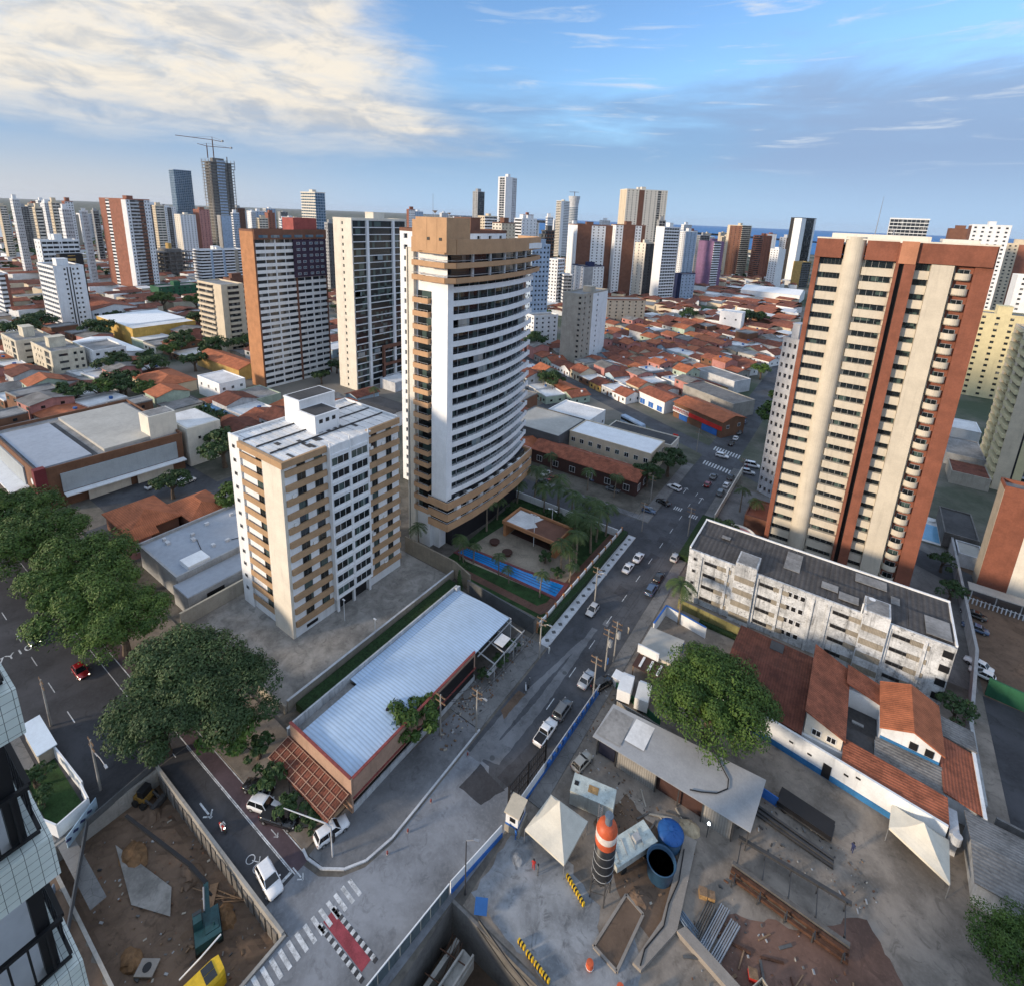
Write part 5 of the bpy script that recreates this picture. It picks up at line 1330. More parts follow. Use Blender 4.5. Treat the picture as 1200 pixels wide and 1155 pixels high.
# corner shop with its red band across the avenue
t = simple('corner_shop', 'brick corner shop with a red and white fascia across the avenue', 'building', -58, 207, -33, 220, 6.4, 'brick_dull', 'clay_bright', pitch=1.8, axis='x', rz=RZ, wins=[('r', 2, 3.4, (1.6, 1.4), 'glass')])
q = MB(); q.box(-12.6, -6.9, 3.0, 12.6, -6.55, 4.6, 0); q.box(-12.6, -6.9, 2.6, -4, -6.56, 4.8, 1); fa = obj('fascia', q, ['sign_red', 'white'], t, local=True) if 'sign_red' in _M else obj('fascia', q, [W_('sign_red', (0.55, 0.03, 0.025), var=.1), 'white'], t, local=True)
q = MB(); q.box(3, -6.62, 0.1, 10.5, -6.53, 2.7); q.box(-9, -6.62, .1, -4.6, -6.53, 2.5); obj('shutter', q, 'blue_paint', t, local=True)
simple('blue_shop', 'white shop with blue shutters left of the red corner shop', 'building', -76, 216, -60, 228, 5.4, 'white', 'clay_roof_x', pitch=1.6, axis='x', rz=RZ, wins=[('f', 3, .2, (3.2, 2.6), 'blue_paint')])
# gatehouse ring at the foot of the terracotta tower
t = thing('round_gatehouse', 'round gatehouse with a wide pale disc roof at the terracotta tower gate', 'building', (-16.5, 131, 0))
q = MB(); q.lathe([(2.0, 0), (2.0, 3.2), (2.4, 3.6)], 0, 0, 18); obj('wall', q, 'brown', t, local=True)
q = MB(); q.lathe([(2.4, 3.6), (4.2, 3.7), (4.2, 4.3), (3.9, 4.4), (3.3, 4.2), (.02, 4.25)], 0, 0, 24); obj('roof', q, 'white_warm', t, local=True)
q = MB(); q.lathe([(3.1, 4.26), (3.1, 4.34), (.02, 4.36)], 0, 0, 20); obj('roof_disc', q, 'pink', t, local=True)
simple('gate_block', 'brown low entrance block behind the round gatehouse', 'building', -17, 141, -11.6, 152, 4.2, 'brown', 'terracotta_tile')
wall('pale wall along the pavement in front of the terracotta tower', [(-24.3, 140), (-24.3, 176)], 2.2, .25, 'white_warm')

# ---- worn four-storey slab
def slab_block():
    t = thing('slab_block', 'worn white four-storey slab block with a patched dark roof and grey grilles', 'building', (0, 104, 0))
    x0, x1, y0, y1, H = -22, 22.8, 104.0, 117.5, 12.2
    w = MB(); w.box(x0, y0, 0, x1, y1, H)
    w.box(x0 - .06, y0 + .6, 0, x0, y1 - .5, H - .2, 1); w.box(x1, y0 + .5, 0, x1 + .06, y1 - .5, H - .2, 1)
    obj('wall', w, ['slab_white', 'pink'], t)
    r = MB()
    for i in range(7):
        a = x0 + .2 + i * (x1 - x0 - .4) / 7; b = x0 + .2 + (i + 1) * (x1 - x0 - .4) / 7 - .06
        for j, (ya, yb2) in enumerate(((y0 + .5, 110.4), (110.5, y1 - .4))):
            dz = [0, .5][j]
            r.add([(a, ya, H + .15 + .02 * (i % 2)), (b, ya, H + .15 + .02 * (i % 2)), (b, yb2, H + .55 + .02 * (i % 2)), (a, yb2, H + .55 + .02 * (i % 2)), (a, ya, H), (b, ya, H), (b, yb2, H), (a, yb2, H)],
                  [(0, 1, 2, 3), (0, 4, 5, 1), (1, 5, 6, 2), (2, 6, 7, 3), (3, 7, 4, 0)], 0)
    for xa, ya, xb, yb2 in ((-17.4, 112, -15.6, 113.2), (-4.5, 109, -1.6, 115.8), (2.4, 107, 5.2, 109.2), (5.4, 105.4, 8.6, 107.8), (7.8, 113.4, 13.0, 116.4), (13.6, 110, 15, 112.4), (18.6, 104.8, 22.2, 110.2)):
        r.box(xa, ya, H + .58, xb, yb2, H + .66, 1)
    r.box(x0 - .1, y1 - .3, H, x1 + .1, y1 + .1, H + .8, 2); r.box(x0 - .1, y0 + .3, H, x0 + .2, y1 - .3, H + .7, 2); r.box(x1 - .2, y0 + .3, H, x1 + .1, y1 - .3, H + .7, 2)
    r.box(x0, y0 - .15, H - .5, x1, y0 + .3, H + .35, 3)
    ro = obj('roof', r, ['tar_roof', 'roof_grey', 'white', 'slab_white'], t)
    for xa in (-12.6, 9.4):
        q = MB(); q.box(xa, y0 - .7, 0, xa + 4.0, y0 - .02, H + 1.6, 0); q.box(xa, y0 - .02, H, xa + 4, y0 + 4.0, H + 1.6, 0); q.box(xa + .3, y0 - .4, H + 1.6, xa + 3.7, y0 + 3.7, H + 1.66, 1)
        sw = obj('stair_shaft', q, ['slab_white', 'roof_grey'], t)
        for f in range(4):
            g = MB(); g.box(xa + .15, y0 - .78, 1.0 + f * 2.9, xa + 3.85, y0 - .71, 2.2 + f * 2.9); obj('grille', g, 'slab_grille', sw)
    q = MB(); q.box(9.0, y0 - .2, H + .3, 9.2, y0, H + 2.4); q.lathe([(.02, H + 2.2), (.5, H + 2.5), (.55, H + 2.55)], 10.4, y0 + 2, 8); obj('antenna', q, 'white', ro)
    wn = win_proto('w', 3.0, .75, 'grey_dark', 'black', bars=2); w2 = win_proto('w', .75, .75, 'grey', 'black', bars=0); w3 = win_proto('w', .9, 1.1, 'white', 'black', bars=0)
    gr = MB(); gr.box(-1.4, -.12, 0, 1.4, -.03, .95); grm = gr.mesh('grille', ['slab_grille'])
    for f in range(4):
        z = 1.5 + f * 2.9
        for x in (-17.2, -6.4, 6.4, 15.6):
            place_win(t, wn, (x, y0 - .05, z), 0)
            o = link('grille', grm, t); o.location = Vector((x + 2.6 * (-1 if x in (-17.2, 15.6) and False else 1) - .1, y0, z - .1)) - t.location
        for x in (-2.4, -1.3, -.1): place_win(t, w3, (x, y0 - .05, z), 0)
        place_win(t, w2, (-20.6, y0 - .05, z), 0)
        q = MB(); q.box(x1 - 1.6, y0 - .12, z - .1, x1 - .2, y0 - .03, z + 1.2); obj('dark_opening', q, 'black', t)
    pl = MB(); [pl.box(x - .25, y0 - .25, 0, x + .25, y0 - .03, H - .5) for x in (-19.4, -14, -8.3, -4, 1.6, 4.2, 13.6, 18.8)]; obj('pilaster', pl, 'slab_white', t)
slab_block()
wall('mossy yellow-green wall running below the worn slab block', [(-22, 100.3), (10.6, 98.4)], 2.4, .3, 'moss_wall', 'grey_dark')
q = MB(); q.box(-17, 98.2, 0, 9, 99.1, .7); tag(obj('hedge', q, 'hedge'), 'ragged green growth along the foot of the mossy wall', 'hedge')
wall('tall stained grey wall right of the worn slab block', [(25.8, 84.0), (25.9, 99), (29.0, 120), (29.2, 168)], 3.4, .4, 'wall_stained', 'grey')
q = MB(); q.add([(29.9, 112.5, 0), (46, 111, 0), (46, 111, 3.2), (29.9, 112.5, 3.6), (29.9, 112.9, 0), (46, 111.4, 0), (46, 111.4, 3.2), (29.9, 112.9, 3.6)], [(0, 1, 2, 3), (7, 6, 5, 4), (3, 2, 6, 7), (0, 3, 7, 4), (1, 5, 6, 2)])
tag(obj('green_wall', q, 'green_paint'), 'dark green painted wall at the edge of the earth car park', 'wall')
sheet('yard', [(29.5, 84), (75, 84), (75, 111), (29.5, 112)], 0.016, 'asphalt_dark')

# ================================================================= BLUE-WHITE WORKS YARD AND CONSTRUCTION SITE
def works():
    t = thing('works_building', 'rambling clay-roofed works with a long white front wall striped blue at the foot', 'building', (5, 85, 0))
    # long front wall, white with a blue base
    a, b = Vector((-9.3, 80.4)), Vector((21.0, 76.6)); d = (b - a).normalized(); n = Vector((d.y, -d.x))
    def along(mb, s0, s1, z0, z1, th, mi=0, off=0.0):
        p, q = a + d * s0 + n * off, a + d * s1 + n * off
        mb.beam((p.x, p.y, (z0 + z1) / 2), (q.x, q.y, (z0 + z1) / 2), th, z1 - z0, mi)
    L = (b - a).length
    w = MB(); along(w, 0, L, 0, 4.3, .35); obj('front_wall', w, 'wall_white', t)
    w = MB(); along(w, 0, L, 0, 1.0, .08, 0, .22); obj('blue_band', w, 'blue_band', t)
    for s in (3.4, 16.2):
        w = MB(); along(w, s, s + 1.1, 0.1, 2.5, .08, 0, .27); obj('door', w, 'black', t)
    for s, z in ((6.6, 2.6), (11.4, 2.4), (18.8, 2.5), (20.2, 3.2), (14, 2.2)):
        w = MB(); along(w, s, s + .6, z, z + .3, .06, 0, .20); obj('vent', w, 'black', t)
    w = MB(); w.box(-8.9, 81, 0, 2.6, 96.4, 3.9); w.box(2.6, 80.2, 0, 20.8, 86.0, 3.6); obj('wall', w, 'white', t)
    # big lean-to roof on the left (dull clay), falling to the front wall
    r = MB()
    def slope(P, th=.2, mi=0):
        V = [Vector(p) for p in P]; lo = [v - Vector((0, 0, th)) for v in V]; k = len(V)
        r.add(V + lo, [tuple(range(k)), tuple(range(k, 2 * k))[::-1]] + [(i, k + i, k + (i + 1) % k, (i + 1) % k) for i in range(k)], mi)
    slope([(-9.2, 80.9, 4.2), (3.4, 79.4, 4.2), (3.4, 88.6, 5.9), (-9.2, 88.9, 5.9)]); slope([(-9.2, 88.95, 5.88), (3.4, 88.65, 5.88), (3.4, 97.6, 4.2), (-9.2, 98, 4.2)])
    obj('left_roof', r, 'clay_dull', t)
    # tall wing whose gable end has two windows
    w = MB(); w.add([(3.6, 80.6, 0), (8.6, 80.6, 0), (8.6, 95.6, 0), (3.6, 95.6, 0), (3.6, 80.6, 7.7), (8.6, 80.6, 5.9), (8.6, 95.6, 5.9), (3.6, 95.6, 7.7)], [(0, 3, 2, 1), (4, 5, 6, 7), (0, 1, 5, 4), (1, 2, 6, 5), (2, 3, 7, 6), (3, 0, 4, 7)]); tw_ = obj('tall_wing_wall', w, 'white_warm', t)
    r = MB(); slope([(3.2, 80.2, 8.1), (8.9, 80.2, 6.0), (8.9, 88.6, 6.0), (8.9, 96.0, 6.0), (3.2, 96.4, 8.1)]); obj('tall_wing_roof', r, 'clay_roof_y', t)
    ww = win_proto('w', 1.25, 1.1, 'white_clean', 'black', bars=1)
    for x in (5.2, 7.2): place_win(tw_, ww, (x, 80.55, 4.2), 0)
    # rear wing and the right gabled house
    w = MB(); w.box(8.6, 92.2, 0, 13.6, 96.0, 5.4, 0); w.box(8.65, 92.1, 0, 13.5, 92.18, 1.2, 1); w.box(8.65, 92.1, 1.2, 13.5, 92.17, 5.2, 0); obj('rear_wing_wall', w, ['white', 'blue_band'], t)
    r = MB(); slope([(8.4, 91.8, 6.8), (13.9, 91.8, 5.2), (13.9, 96.4, 5.2), (8.4, 96.4, 6.8)]); obj('rear_wing_roof', r, 'clay_roof_y', t)
    w = MB(); w.box(13.4, 86.2, 0, 20.6, 95.4, 6.3); w.gable(13.4, 86.2, 20.6, 95.4, 6.3, 1.8, 'y'); gh = obj('gabled_house_wall', w, 'wall_white', t)
    r = MB(); r.roof(13.4, 86.0, 20.6, 95.6, 6.32, 1.8, 'y', .35, .22); obj('gabled_house_roof', r, 'clay_bright', t)
    w = MB(); w.box(13.4, 86.08, 4.3, 20.6, 86.18, 4.75); obj('blue_band', w, 'blue_band', gh)
    for x in (17.4, 19.3): w = MB(); w.box(x - .5, 86.05, 4.9, x + .5, 86.16, 6.1); obj('window', w, 'black', gh)
    # inner court, fibre cement lean-to, front clay strip, right-hand roof
    w = MB(); w.box(8.7, 86.0, 0, 13.3, 92.0, 2.2); w.box(8.7, 82.3, 3.61, 12.85, 85.95, 3.68); obj('court_shade_slab', w, 'roof_dark', t)  # dark sheet added over the white top stands in for shade in the court
    w = MB(); w.box(12.3, 82, 2.2, 12.7, 86.5, 2.5); w.box(10, 88.8, 2.2, 11.6, 89.3, 2.4); obj('court_step', w, 'grey', t)
    r = MB(); slope([(12.9, 81.9, 3.9), (21.0, 80.8, 3.9), (21.0, 86.0, 4.3), (12.9, 86.0, 4.3)]); obj('lean_to_roof', r, 'fibre_roof', t)
    r = MB(); slope([(8.8, 78.5, 4.0), (21.2, 76.9, 4.0), (21.2, 80.8, 4.6), (8.8, 82.4, 4.6)]); obj('front_strip_roof', r, 'clay_roof_y', t)
    r = MB(); slope([(20.9, 82.0, 4.2), (25.4, 81.6, 3.6), (25.6, 92.2, 3.6), (20.9, 92.4, 4.4)]); obj('right_roof', r, 'clay_roof_x', t)
    w = MB(); w.box(20.9, 82.4, 0, 25.2, 92, 3.3); w.box(25.2, 81.2, 0, 25.6, 93, 3.9); obj('right_wall', w, 'wall_white', t)
    r = MB(); slope([(20.6, 92.6, 4.4), (25.8, 92.4, 4.0), (25.8, 96.6, 4.0), (20.6, 96.8, 4.4)]); obj('grey_roof_patch', r, 'fibre_roof', t)
    w = MB(); w.box(21.3, 76.6, 0, 22.4, 80.6, 3.4); w.cyl(22.0, 76.3, 2.6, 3.9, .55, 12); obj('water_tank', w, 'grey_light', t)
    q = MB(); q.box(-3.6, 94.2, 4.65, -1.4, 96.6, 4.95); obj('skylight', q, 'roof_dark', t)
works()

# right-hand grey sheet roof and wall below the slab's car park
t = simple('grey_roof_shed', 'long shed with a weathered grey corrugated roof at the right edge', 'shed', 23.6, 71.5, 60, 80.6, 3.6, 'wall_stained', 'fibre_roof', pitch=.9, axis='x')
wall('crumbling grey wall above the grey corrugated roof at the right', [(27, 83.3), (62, 82.2)], 3.0, .35, 'concrete_dark')

# ---- site shed with the long sloping pale sheet roof
def site_shed():
    t = thing('site_shed', 'long site shed with a pale sloping sheet roof, striped walls and a hose on top', 'shed', (-11, 65, 0))
    w = MB()
    for xa, xb in ((-19.0, -13.0), (-6.4, -2.6)): w.box(xa, 60.9, 0, xb, 61.0, 3.4)
    w.box(-22.2, 61, 0, -22.1, 66.5, 3.4); w.box(-22.2, 67.6, 0, -.4, 67.7, 4.2); obj('wall', w, 'rib_sheet', t)
    r = MB(); z0, z1 = 3.7, 4.7
    r.add([(-22.9, 60.2, z0), (-.4, 60.6, z0), (.1, 68.2, z1), (-22.3, 66.4, z1), (-22.9, 60.2, z0 - .1), (-.4, 60.6, z0 - .1), (.1, 68.2, z1 - .1), (-22.3, 66.4, z1 - .1)],
          [(0, 1, 2, 3), (7, 6, 5, 4), (0, 4, 5, 1), (1, 5, 6, 2), (2, 6, 7, 3), (3, 7, 4, 0)]); ro = obj('roof', r, 'shed_roof', t)
    q = MB(); q.add([(-18.6, 62.2, 4.14), (-15.6, 62.3, 4.14), (-15.4, 66.4, 4.62), (-18.3, 66.2, 4.62)], [(0, 1, 2, 3)]); q.add([(-22.6, 60.8, 3.92), (-18.8, 61, 3.95), (-18.6, 66, 4.6), (-22, 65.8, 4.6)], [(0, 1, 2, 3)], 1); obj('roof_sheet', q, ['roof_white', 'roof_grey'], ro)
    q = MB(); q.box(-22.0, 60.95, .4, -19.4, 61.05, 3.2); obj('dark_door', q, 'navy_dark', t)
    q = MB(); q.box(-12.9, 61.4, .05, -6.5, 61.5, 3.3); obj('open_bay', q, 'dark_brown', t)
    q = MB(); [q.box(x, 60.75, 0, x + .16, 60.9, 3.6) for x in (-22.3, -19.2, -13.1, -9.8, -6.5, -2.5, -.7)]; q.box(-.8, 67.4, 0, -.6, 67.6, 4.4); obj('post', q, 'steel_dark', t)
    q = MB(); P = [(-8.4, 61.0, 4.0), (-7, 61.6, 4.05), (-5.2, 62.6, 4.18), (-4.1, 64.0, 4.35), (-4.3, 65.3, 4.5), (-6.0, 66.9, 4.72), (-7.6, 67.9, 4.85)]; q.tube(P, .08, 6); obj('hose', q, 'black', ro)
site_shed()

def pyramid_tent(label, P, zt, apex, h=2.5):
    c = sum((Vector(p) for p in P), Vector((0, 0))) / 4
    t = thing('canopy_tent', label, 'tent', (c.x, c.y, 0))
    m = MB(); n = 6; A = Vector((*apex, zt)); V = []
    for i in range(4):     # each side hangs in a shallow curve
        a, b = Vector((*P[i], h)), Vector((*P[(i + 1) % 4], h))
        rows = []
        for j in range(n + 1):
            s = j / n; row = []
            for k in range(n + 1 - j):
                q = k / max(1, n - j); p = (a.lerp(b, q)).lerp(A, s) - Vector((0, 0, .35 * math.sin(math.pi * s))); row.append(tuple(p))
            rows.append(row)
        for j in range(n):
            for k in range(len(rows[j]) - 1):
                if k < len(rows[j + 1]) - 1: m.add([rows[j][k], rows[j][k + 1], rows[j + 1][k + 1], rows[j + 1][k]], [(0, 1, 2, 3)])
                else: m.add([rows[j][k], rows[j][k + 1], rows[j + 1][min(k, len(rows[j + 1]) - 1)]], [(0, 1, 2)])
        m.add([tuple(a), tuple(b), tuple(b - Vector((0, 0, .35))), tuple(a - Vector((0, 0, .35)))], [(0, 1, 2, 3)])
    obj('canopy', m, 'tent_cloth', t)
    for p in P:
        q = MB(); q.tube([(p[0], p[1], 0), (p[0], p[1], h)], .05, 6); obj('pole', q, 'steel', t)
pyramid_tent('cream pyramid canopy tent beside the cement silo', [(-24.8, 44.3), (-18.7, 43.9), (-18.5, 50.0), (-24.2, 50.0)], 5.3, (-22.0, 48.2))
pyramid_tent('cream pyramid canopy tent against the blue and white works wall', [(14.8, 73.4), (21.0, 70.2), (21.4, 76.3), (15.2, 77.4)], 4.9, (18.2, 74.6))

def silo():
    x, y = -14.3, 45.2
    t = thing('cement_silo', 'tall cement silo, orange dome with white band over a black ringed barrel on legs', 'silo', (x, y, 0))
    q = MB(); q.lathe([(.3, 1.8), (1.25, 3.9), (1.25, 9.0)], x, y, 20); obj('barrel', q, 'silo_black', t, True)
    for z in (4.0, 5.2, 6.5, 7.8):
        q = MB(); q.lathe([(1.25, z), (1.285, z + .02), (1.285, z + .07), (1.25, z + .09)], x, y, 20); obj('ring', q, 'grey', t)
    q = MB(); q.lathe([(1.26, 9.0), (1.26, 9.9), (1.255, 9.92)], x, y, 20); obj('orange_band', q, 'silo_orange', t, True)
    q = MB(); q.lathe([(1.26, 9.92), (1.25, 10.9)], x, y, 20); obj('white_band', q, 'silo_white', t, True)
    q = MB(); q.lathe([(1.25, 10.9), (1.1, 11.5), (.7, 11.9), (.3, 12.0), (.01, 12.0)], x, y, 20); obj('dome', q, 'silo_orange', t, True)
    q = MB(); q.cyl(x + .1, y, 11.9, 13.0, .42, 12); q.cyl(x + .1, y, 13.0, 13.15, .5, 12); obj('filter', q, 'grey_blue_dark', t)
    for a in range(4):
        q = MB(); c, s = math.cos(a * math.pi / 2 + .78), math.sin(a * math.pi / 2 + .78); q.beam((x + 1.3 * c, y + 1.3 * s, 0), (x + 1.22 * c, y + 1.22 * s, 4.4), .14, .14); obj('leg', q, 'steel_dark', t)
    q = MB()
    for z in (.9, 2.4):
        for a in range(4):
            p = [(x + 1.3 * math.cos(i * math.pi / 2 + .78), y + 1.3 * math.sin(i * math.pi / 2 + .78)) for i in (a, a + 1)]; q.beam((*p[0], z), (*p[1], z + 1.2), .07, .07)
    obj('brace', q, 'steel_dark', t)
    q = MB()
    for dx in (-1.55, -1.1): q.tube([(x + dx, y + .9, 0), (x + dx, y + .9, 12.6)], .03, 4)
    for i in range(40): q.tube([(x - 1.55, y + .9, .3 + i * .3), (x - 1.1, y + .9, .3 + i * .3)], .02, 4)
    obj('ladder', q, 'steel', t)
silo()

def container(label, c, L, Wd, Hh, rz, mt, name='shipping_container', cat='container'):
    t = thing(name, label, cat, (*c, 0), rz)
    q = MB(); q.box(-L / 2, -Wd / 2, .15, L / 2, Wd / 2, Hh)
    for i in range(int(L / .3)):
        x = -L / 2 + .2 + i * .3; q.box(x, -Wd / 2 - .04, .3, x + .14, -Wd / 2 + .001, Hh - .15); q.box(x, Wd / 2 - .001, .3, x + .14, Wd / 2 + .04, Hh - .15)
    obj('body', q, mt, t, local=True)
    q = MB(); q.box(-L / 2 - .03, -Wd / 2 - .05, Hh, L / 2 + .03, Wd / 2 + .05, Hh + .08); obj('roof', q, 'container_roof', t, local=True)
    q = MB(); q.box(-.7, -.5, Hh + .08, .7, .5, Hh + .14); obj('roof_patch', q, 'rust_pale', t, local=True)
    q = MB(); q.box(-L / 2 + .3, -.3, Hh + .08, -L / 2 + .9, .3, Hh + .13); obj('roof_hatch', q, 'black', t, local=True)
    q = MB(); q.box(L / 2, -Wd / 2 + .1, .3, L / 2 + .04, -.03, Hh - .1); obj('door', q, mt, t, local=True); q = MB(); q.box(L / 2, .03, .3, L / 2 + .04, Wd / 2 - .1, Hh - .1); obj('door', q, mt, t, local=True)
    return t
container('rust-spotted white container behind the canopy tent and silo', (-19.6, 53.9), 6.0, 2.6, 2.6, R(13), 'container_white')
t = thing('mixing_trailer', 'pale flat-topped mixing plant trailer just right of the silo', 'machine', (-12.9, 51.2, 0), R(62))
q = MB(); q.box(-3.2, -1.3, 1.1, 3.2, 1.3, 2.2); obj('body', q, 'container_white', t, local=True)
q = MB(); q.box(-3.3, -1.4, 2.2, 3.3, 1.4, 2.3); obj('deck', q, 'container_roof', t, local=True)
q = MB(); [q.tube([(-2.6 + i * 1.3, -.9, 2.36), (-2.2 + i * 1.3, .9, 2.4)], .06, 5) for i in range(4)]; q.box(.4, -.5, 2.3, 1.3, .4, 2.9); obj('pipework', q, 'grey', t, local=True)
for x in (-2, 2):
    for y in (-1.15, 1.15): q = MB(); q.cyl(0, 0, -.14, .14, .5, 12); o = obj('wheel', q, 'rubber', t, local=True); o.location = (x, y, .5); o.rotation_euler = (R(90), 0, 0)
# open water tank and its lid
t = thing('water_tank', 'large round dark-blue open water tank with black water', 'tank', (-9.0, 51.6, 0))
q = MB(); q.lathe([(1.55, 0), (1.75, 2.3), (1.85, 2.4), (1.75, 2.45), (1.62, 2.3), (1.55, 1.9)], 0, 0, 26); obj('shell', q, 'tank_blue', t, True, True) if 'tank_blue' in _M else obj('shell', q, W_('tank_blue', (0.025, 0.07, 0.13), rough=.45, var=.1), t, True, True)
q = MB(); q.lathe([(1.6, 1.85), (1.6, 1.9), (.01, 1.9)], 0, 0, 26); obj('water', q, W_('black_water', (0.004, 0.006, 0.007), rough=.06), t, local=True)
t = thing('tank_lid', 'ribbed bright blue round tank lid leaning behind the open water tank', 'lid', (-9.1, 55.6, 0))
q = MB(); q.lathe([(1.5, 1.9), (1.7, 2.0), (1.7, 2.15), (1.2, 2.4), (.5, 2.55), (.01, 2.56)], 0, 0, 26); lid = obj('dome', q, W_('lid_blue', (0.018, 0.095, 0.30), rough=.45, var=.1), t, True, True)
q = MB(); [q.beam((.5 * math.cos(a), .5 * math.sin(a), 2.58), (1.6 * math.cos(a), 1.6 * math.sin(a), 2.24), .12, .08) for a in [i * math.pi / 5 for i in range(10)]]; q.cyl(0, 0, 2.5, 2.7, .3, 10); obj('rib', q, 'lid_blue', lid, local=True)
q = MB(); q.lathe([(1.45, 0), (1.6, 1.9)], 0, 0, 20); obj('shell', q, 'tank_blue', t, True, True)
# concrete walkway slab with a hose
q = MB(); q.prism([(-7.6, 57.6), (-6.1, 57.8), (-5.4, 47.2), (-7.6, 41.5), (-8.6, 41.6), (-7.2, 47)], 0.0, .5); tag(obj('concrete_ledge', q, 'pave_conc'), 'narrow raised concrete ledge between the tanks and the pipe store', 'ledge') if 'pave_conc' in _M else tag(obj('concrete_ledge', q, W_('pave_conc', (0.26, 0.235, 0.21), var=.1, sc=.6)), 'narrow raised concrete ledge between the tanks and the pipe store', 'ledge')
q = MB(); q.tube([(-7.2, 55.8, .56), (-6.7, 52, .57), (-7.0, 49, .56), (-6.8, 46.6, .56), (-7.9, 43.4, .55), (-7.8, 41.8, .55)], .07, 6); tag(obj('hose', q, 'black'), 'black hose lying along the raised concrete ledge', 'hose')
# low retaining wall of the pipe store
q = MB(); q.prism([(-5.4, 47.0), (-4.7, 48.0), (14, 43.6), (13.4, 42.4)], 0.0, .75); tag(obj('concrete_kerb_wall', q, 'pave_conc'), 'low concrete wall edging the pipe store towards the pit', 'wall')

# steel beam racks, pipes, bins, people's clutter
def beam_rack():
    t = thing('beam_rack', 'long rack of rusty steel beams on trestles in the middle of the yard', 'rack', (4.5, 58.5, 0))
    def ln(y0, y1, z, w, h, mt):
        q = MB(); q.beam((-1.6, y0, z), (11.2, y1, z), w, h); obj('beam', q, mt, t)
    ln(61.0, 61.6, 1.25, .45, .35, 'steel_dark')
    ln(57.5, 57.0, 1.2, .5, .4, 'steel_grey'); ln(56.9, 56.4, .9, .45, .5, 'rust'); ln(56.3, 55.7, .55, .35, .4, 'rust'); ln(57.3, 56.7, .6, .4, .4, 'rust_pale_dark')
    for i in range(5):
        x = -1.2 + i * 2.95
        q = MB(); q.beam((x, 61.4, 1.05), (x + .2, 55.4, 1.0), .12, .14)
        for y in (61.2, 57.6, 55.6): q.beam((x, y, 0), (x, y, 1.5), .13, .13)
        obj('trestle', q, 'steel_dark', t)
beam_rack()
q = MB(); 
for i in range(4): q.beam((-3, 66.6 + i * .35, .25 + .2 * (i % 2)), (9.2, 65.4 + i * .3, .25 + .2 * (i % 2)), .3, .35)
tag(obj('steel_beam_stack', q, 'steel_dark'), 'stack of long dark steel beams lying below the shed roof end', 'beams')
t = thing('rolled_tarpaulin_bed', 'low black covered flatbed parked in front of the works wall', 'trailer', (5.4, 70, 0), R(-6))
q = MB(); q.box(-3.4, -1.3, .6, 3.4, 1.3, 1.3); obj('bed', q, 'black', t, local=True); q = MB(); q.box(-3.5, -1.4, .45, 3.5, 1.4, .6); obj('chassis', q, 'steel_dark', t, local=True)
for x in (-2.4, 2.4):
    for y in (-1.2, 1.2): q = MB(); q.cyl(0, 0, -.12, .12, .4, 12); o = obj('wheel', q, 'rubber', t, local=True); o.location = (x, y, .4); o.rotation_euler = (R(90), 0, 0)
for i, (x, y, l, rz, mt, lab) in enumerate(((-3.2, 49.8, 5.0, 80, 'steel_grey', 'bundle of grey pipes nearest the raised ledge'), (-1.9, 50.2, 5.6, 78, 'steel', 'bundle of bright steel pipes in the pipe store'), (-.6, 49.6, 5.2, 76, 'steel', 'bundle of steel tubes right of the bright pipes'), (-4.0, 48.4, 3.6, -22, 'grey_blue_dark', 'blue-grey pipes laid across the corner of the pipe store'))):
    q = MB()
    for k_ in range(7):
        a = Vector((math.cos(R(rz)), math.sin(R(rz)))); n = Vector((-a.y, a.x)); c = Vector((x, y)) + n * (k_ % 5 - 2) * .24
        q.tube([(c.x - a.x * l / 2, c.y - a.y * l / 2, .16 + .2 * (k_ // 5)), (c.x + a.x * l / 2, c.y + a.y * l / 2, .16 + .2 * (k_ // 5))], .1, 6)
    tag(obj('pipe_bundle', q, mt), lab, 'pipes')
for x, y, s, lab in ((-3.9, 52.6, .9, 'pale cardboard crate at the head of the pipe bundles'), (-3.0, 52.9, .8, 'smaller tan crate beside the pale crate'), (2.6, 48.4, .9, 'red crate of fittings on the ground by the skip')):
    t = thing('crate', lab, 'crate', (x, y, 0), R(20)); q = MB(); q.box(-s / 2, -s / 2, 0, s / 2, s / 2, s * .8); obj('box', q, 'rust_pale' if 'red' not in lab else 'red_paint', t, local=True); q = MB(); q.box(-s / 2 - .03, -s / 2 - .03, s * .8, s / 2 + .03, s / 2 + .03, s * .86); obj('lid', q, 'wood', t, local=True)
def skip(label, x, y, l, w, rz):
    t = thing('skip', label, 'skip', (x, y, 0), R(rz)); q = MB()
    q.box(-l / 2, -w / 2, .1, l / 2, w / 2, .2)
    for a in ((-l / 2, -w / 2, l / 2, -w / 2 + .08), (-l / 2, w / 2 - .08, l / 2, w / 2), (-l / 2, -w / 2 + .08, -l / 2 + .08, w / 2 - .08), (l / 2 - .08, -w / 2 + .08, l / 2, w / 2 - .08)): q.box(a[0], a[1], .2, a[2], a[3], 1.2)
    obj('shell', q, 'grey_warm', t, local=True); q = MB(); [q.tube([(rnd.uniform(-l * .4, l * .4), rnd.uniform(-w * .4, w * .4), .5), (rnd.uniform(-l * .4, l * .4), rnd.uniform(-w * .4, w * .4), 1.0)], .06, 5) for i in range(9)]; q.box(-l * .44, -w * .42, .2, l * .44, w * .42, .5); obj('scrap', q, 'steel_dark', t, local=True)
skip('larger grey skip of scrap metal in the pipe store', 3.6, 46.8, 2.6, 1.8, 62)
skip('smaller grey skip of scrap at the edge of the pipe store', 5.6, 43.6, 2.0, 1.1, -55)
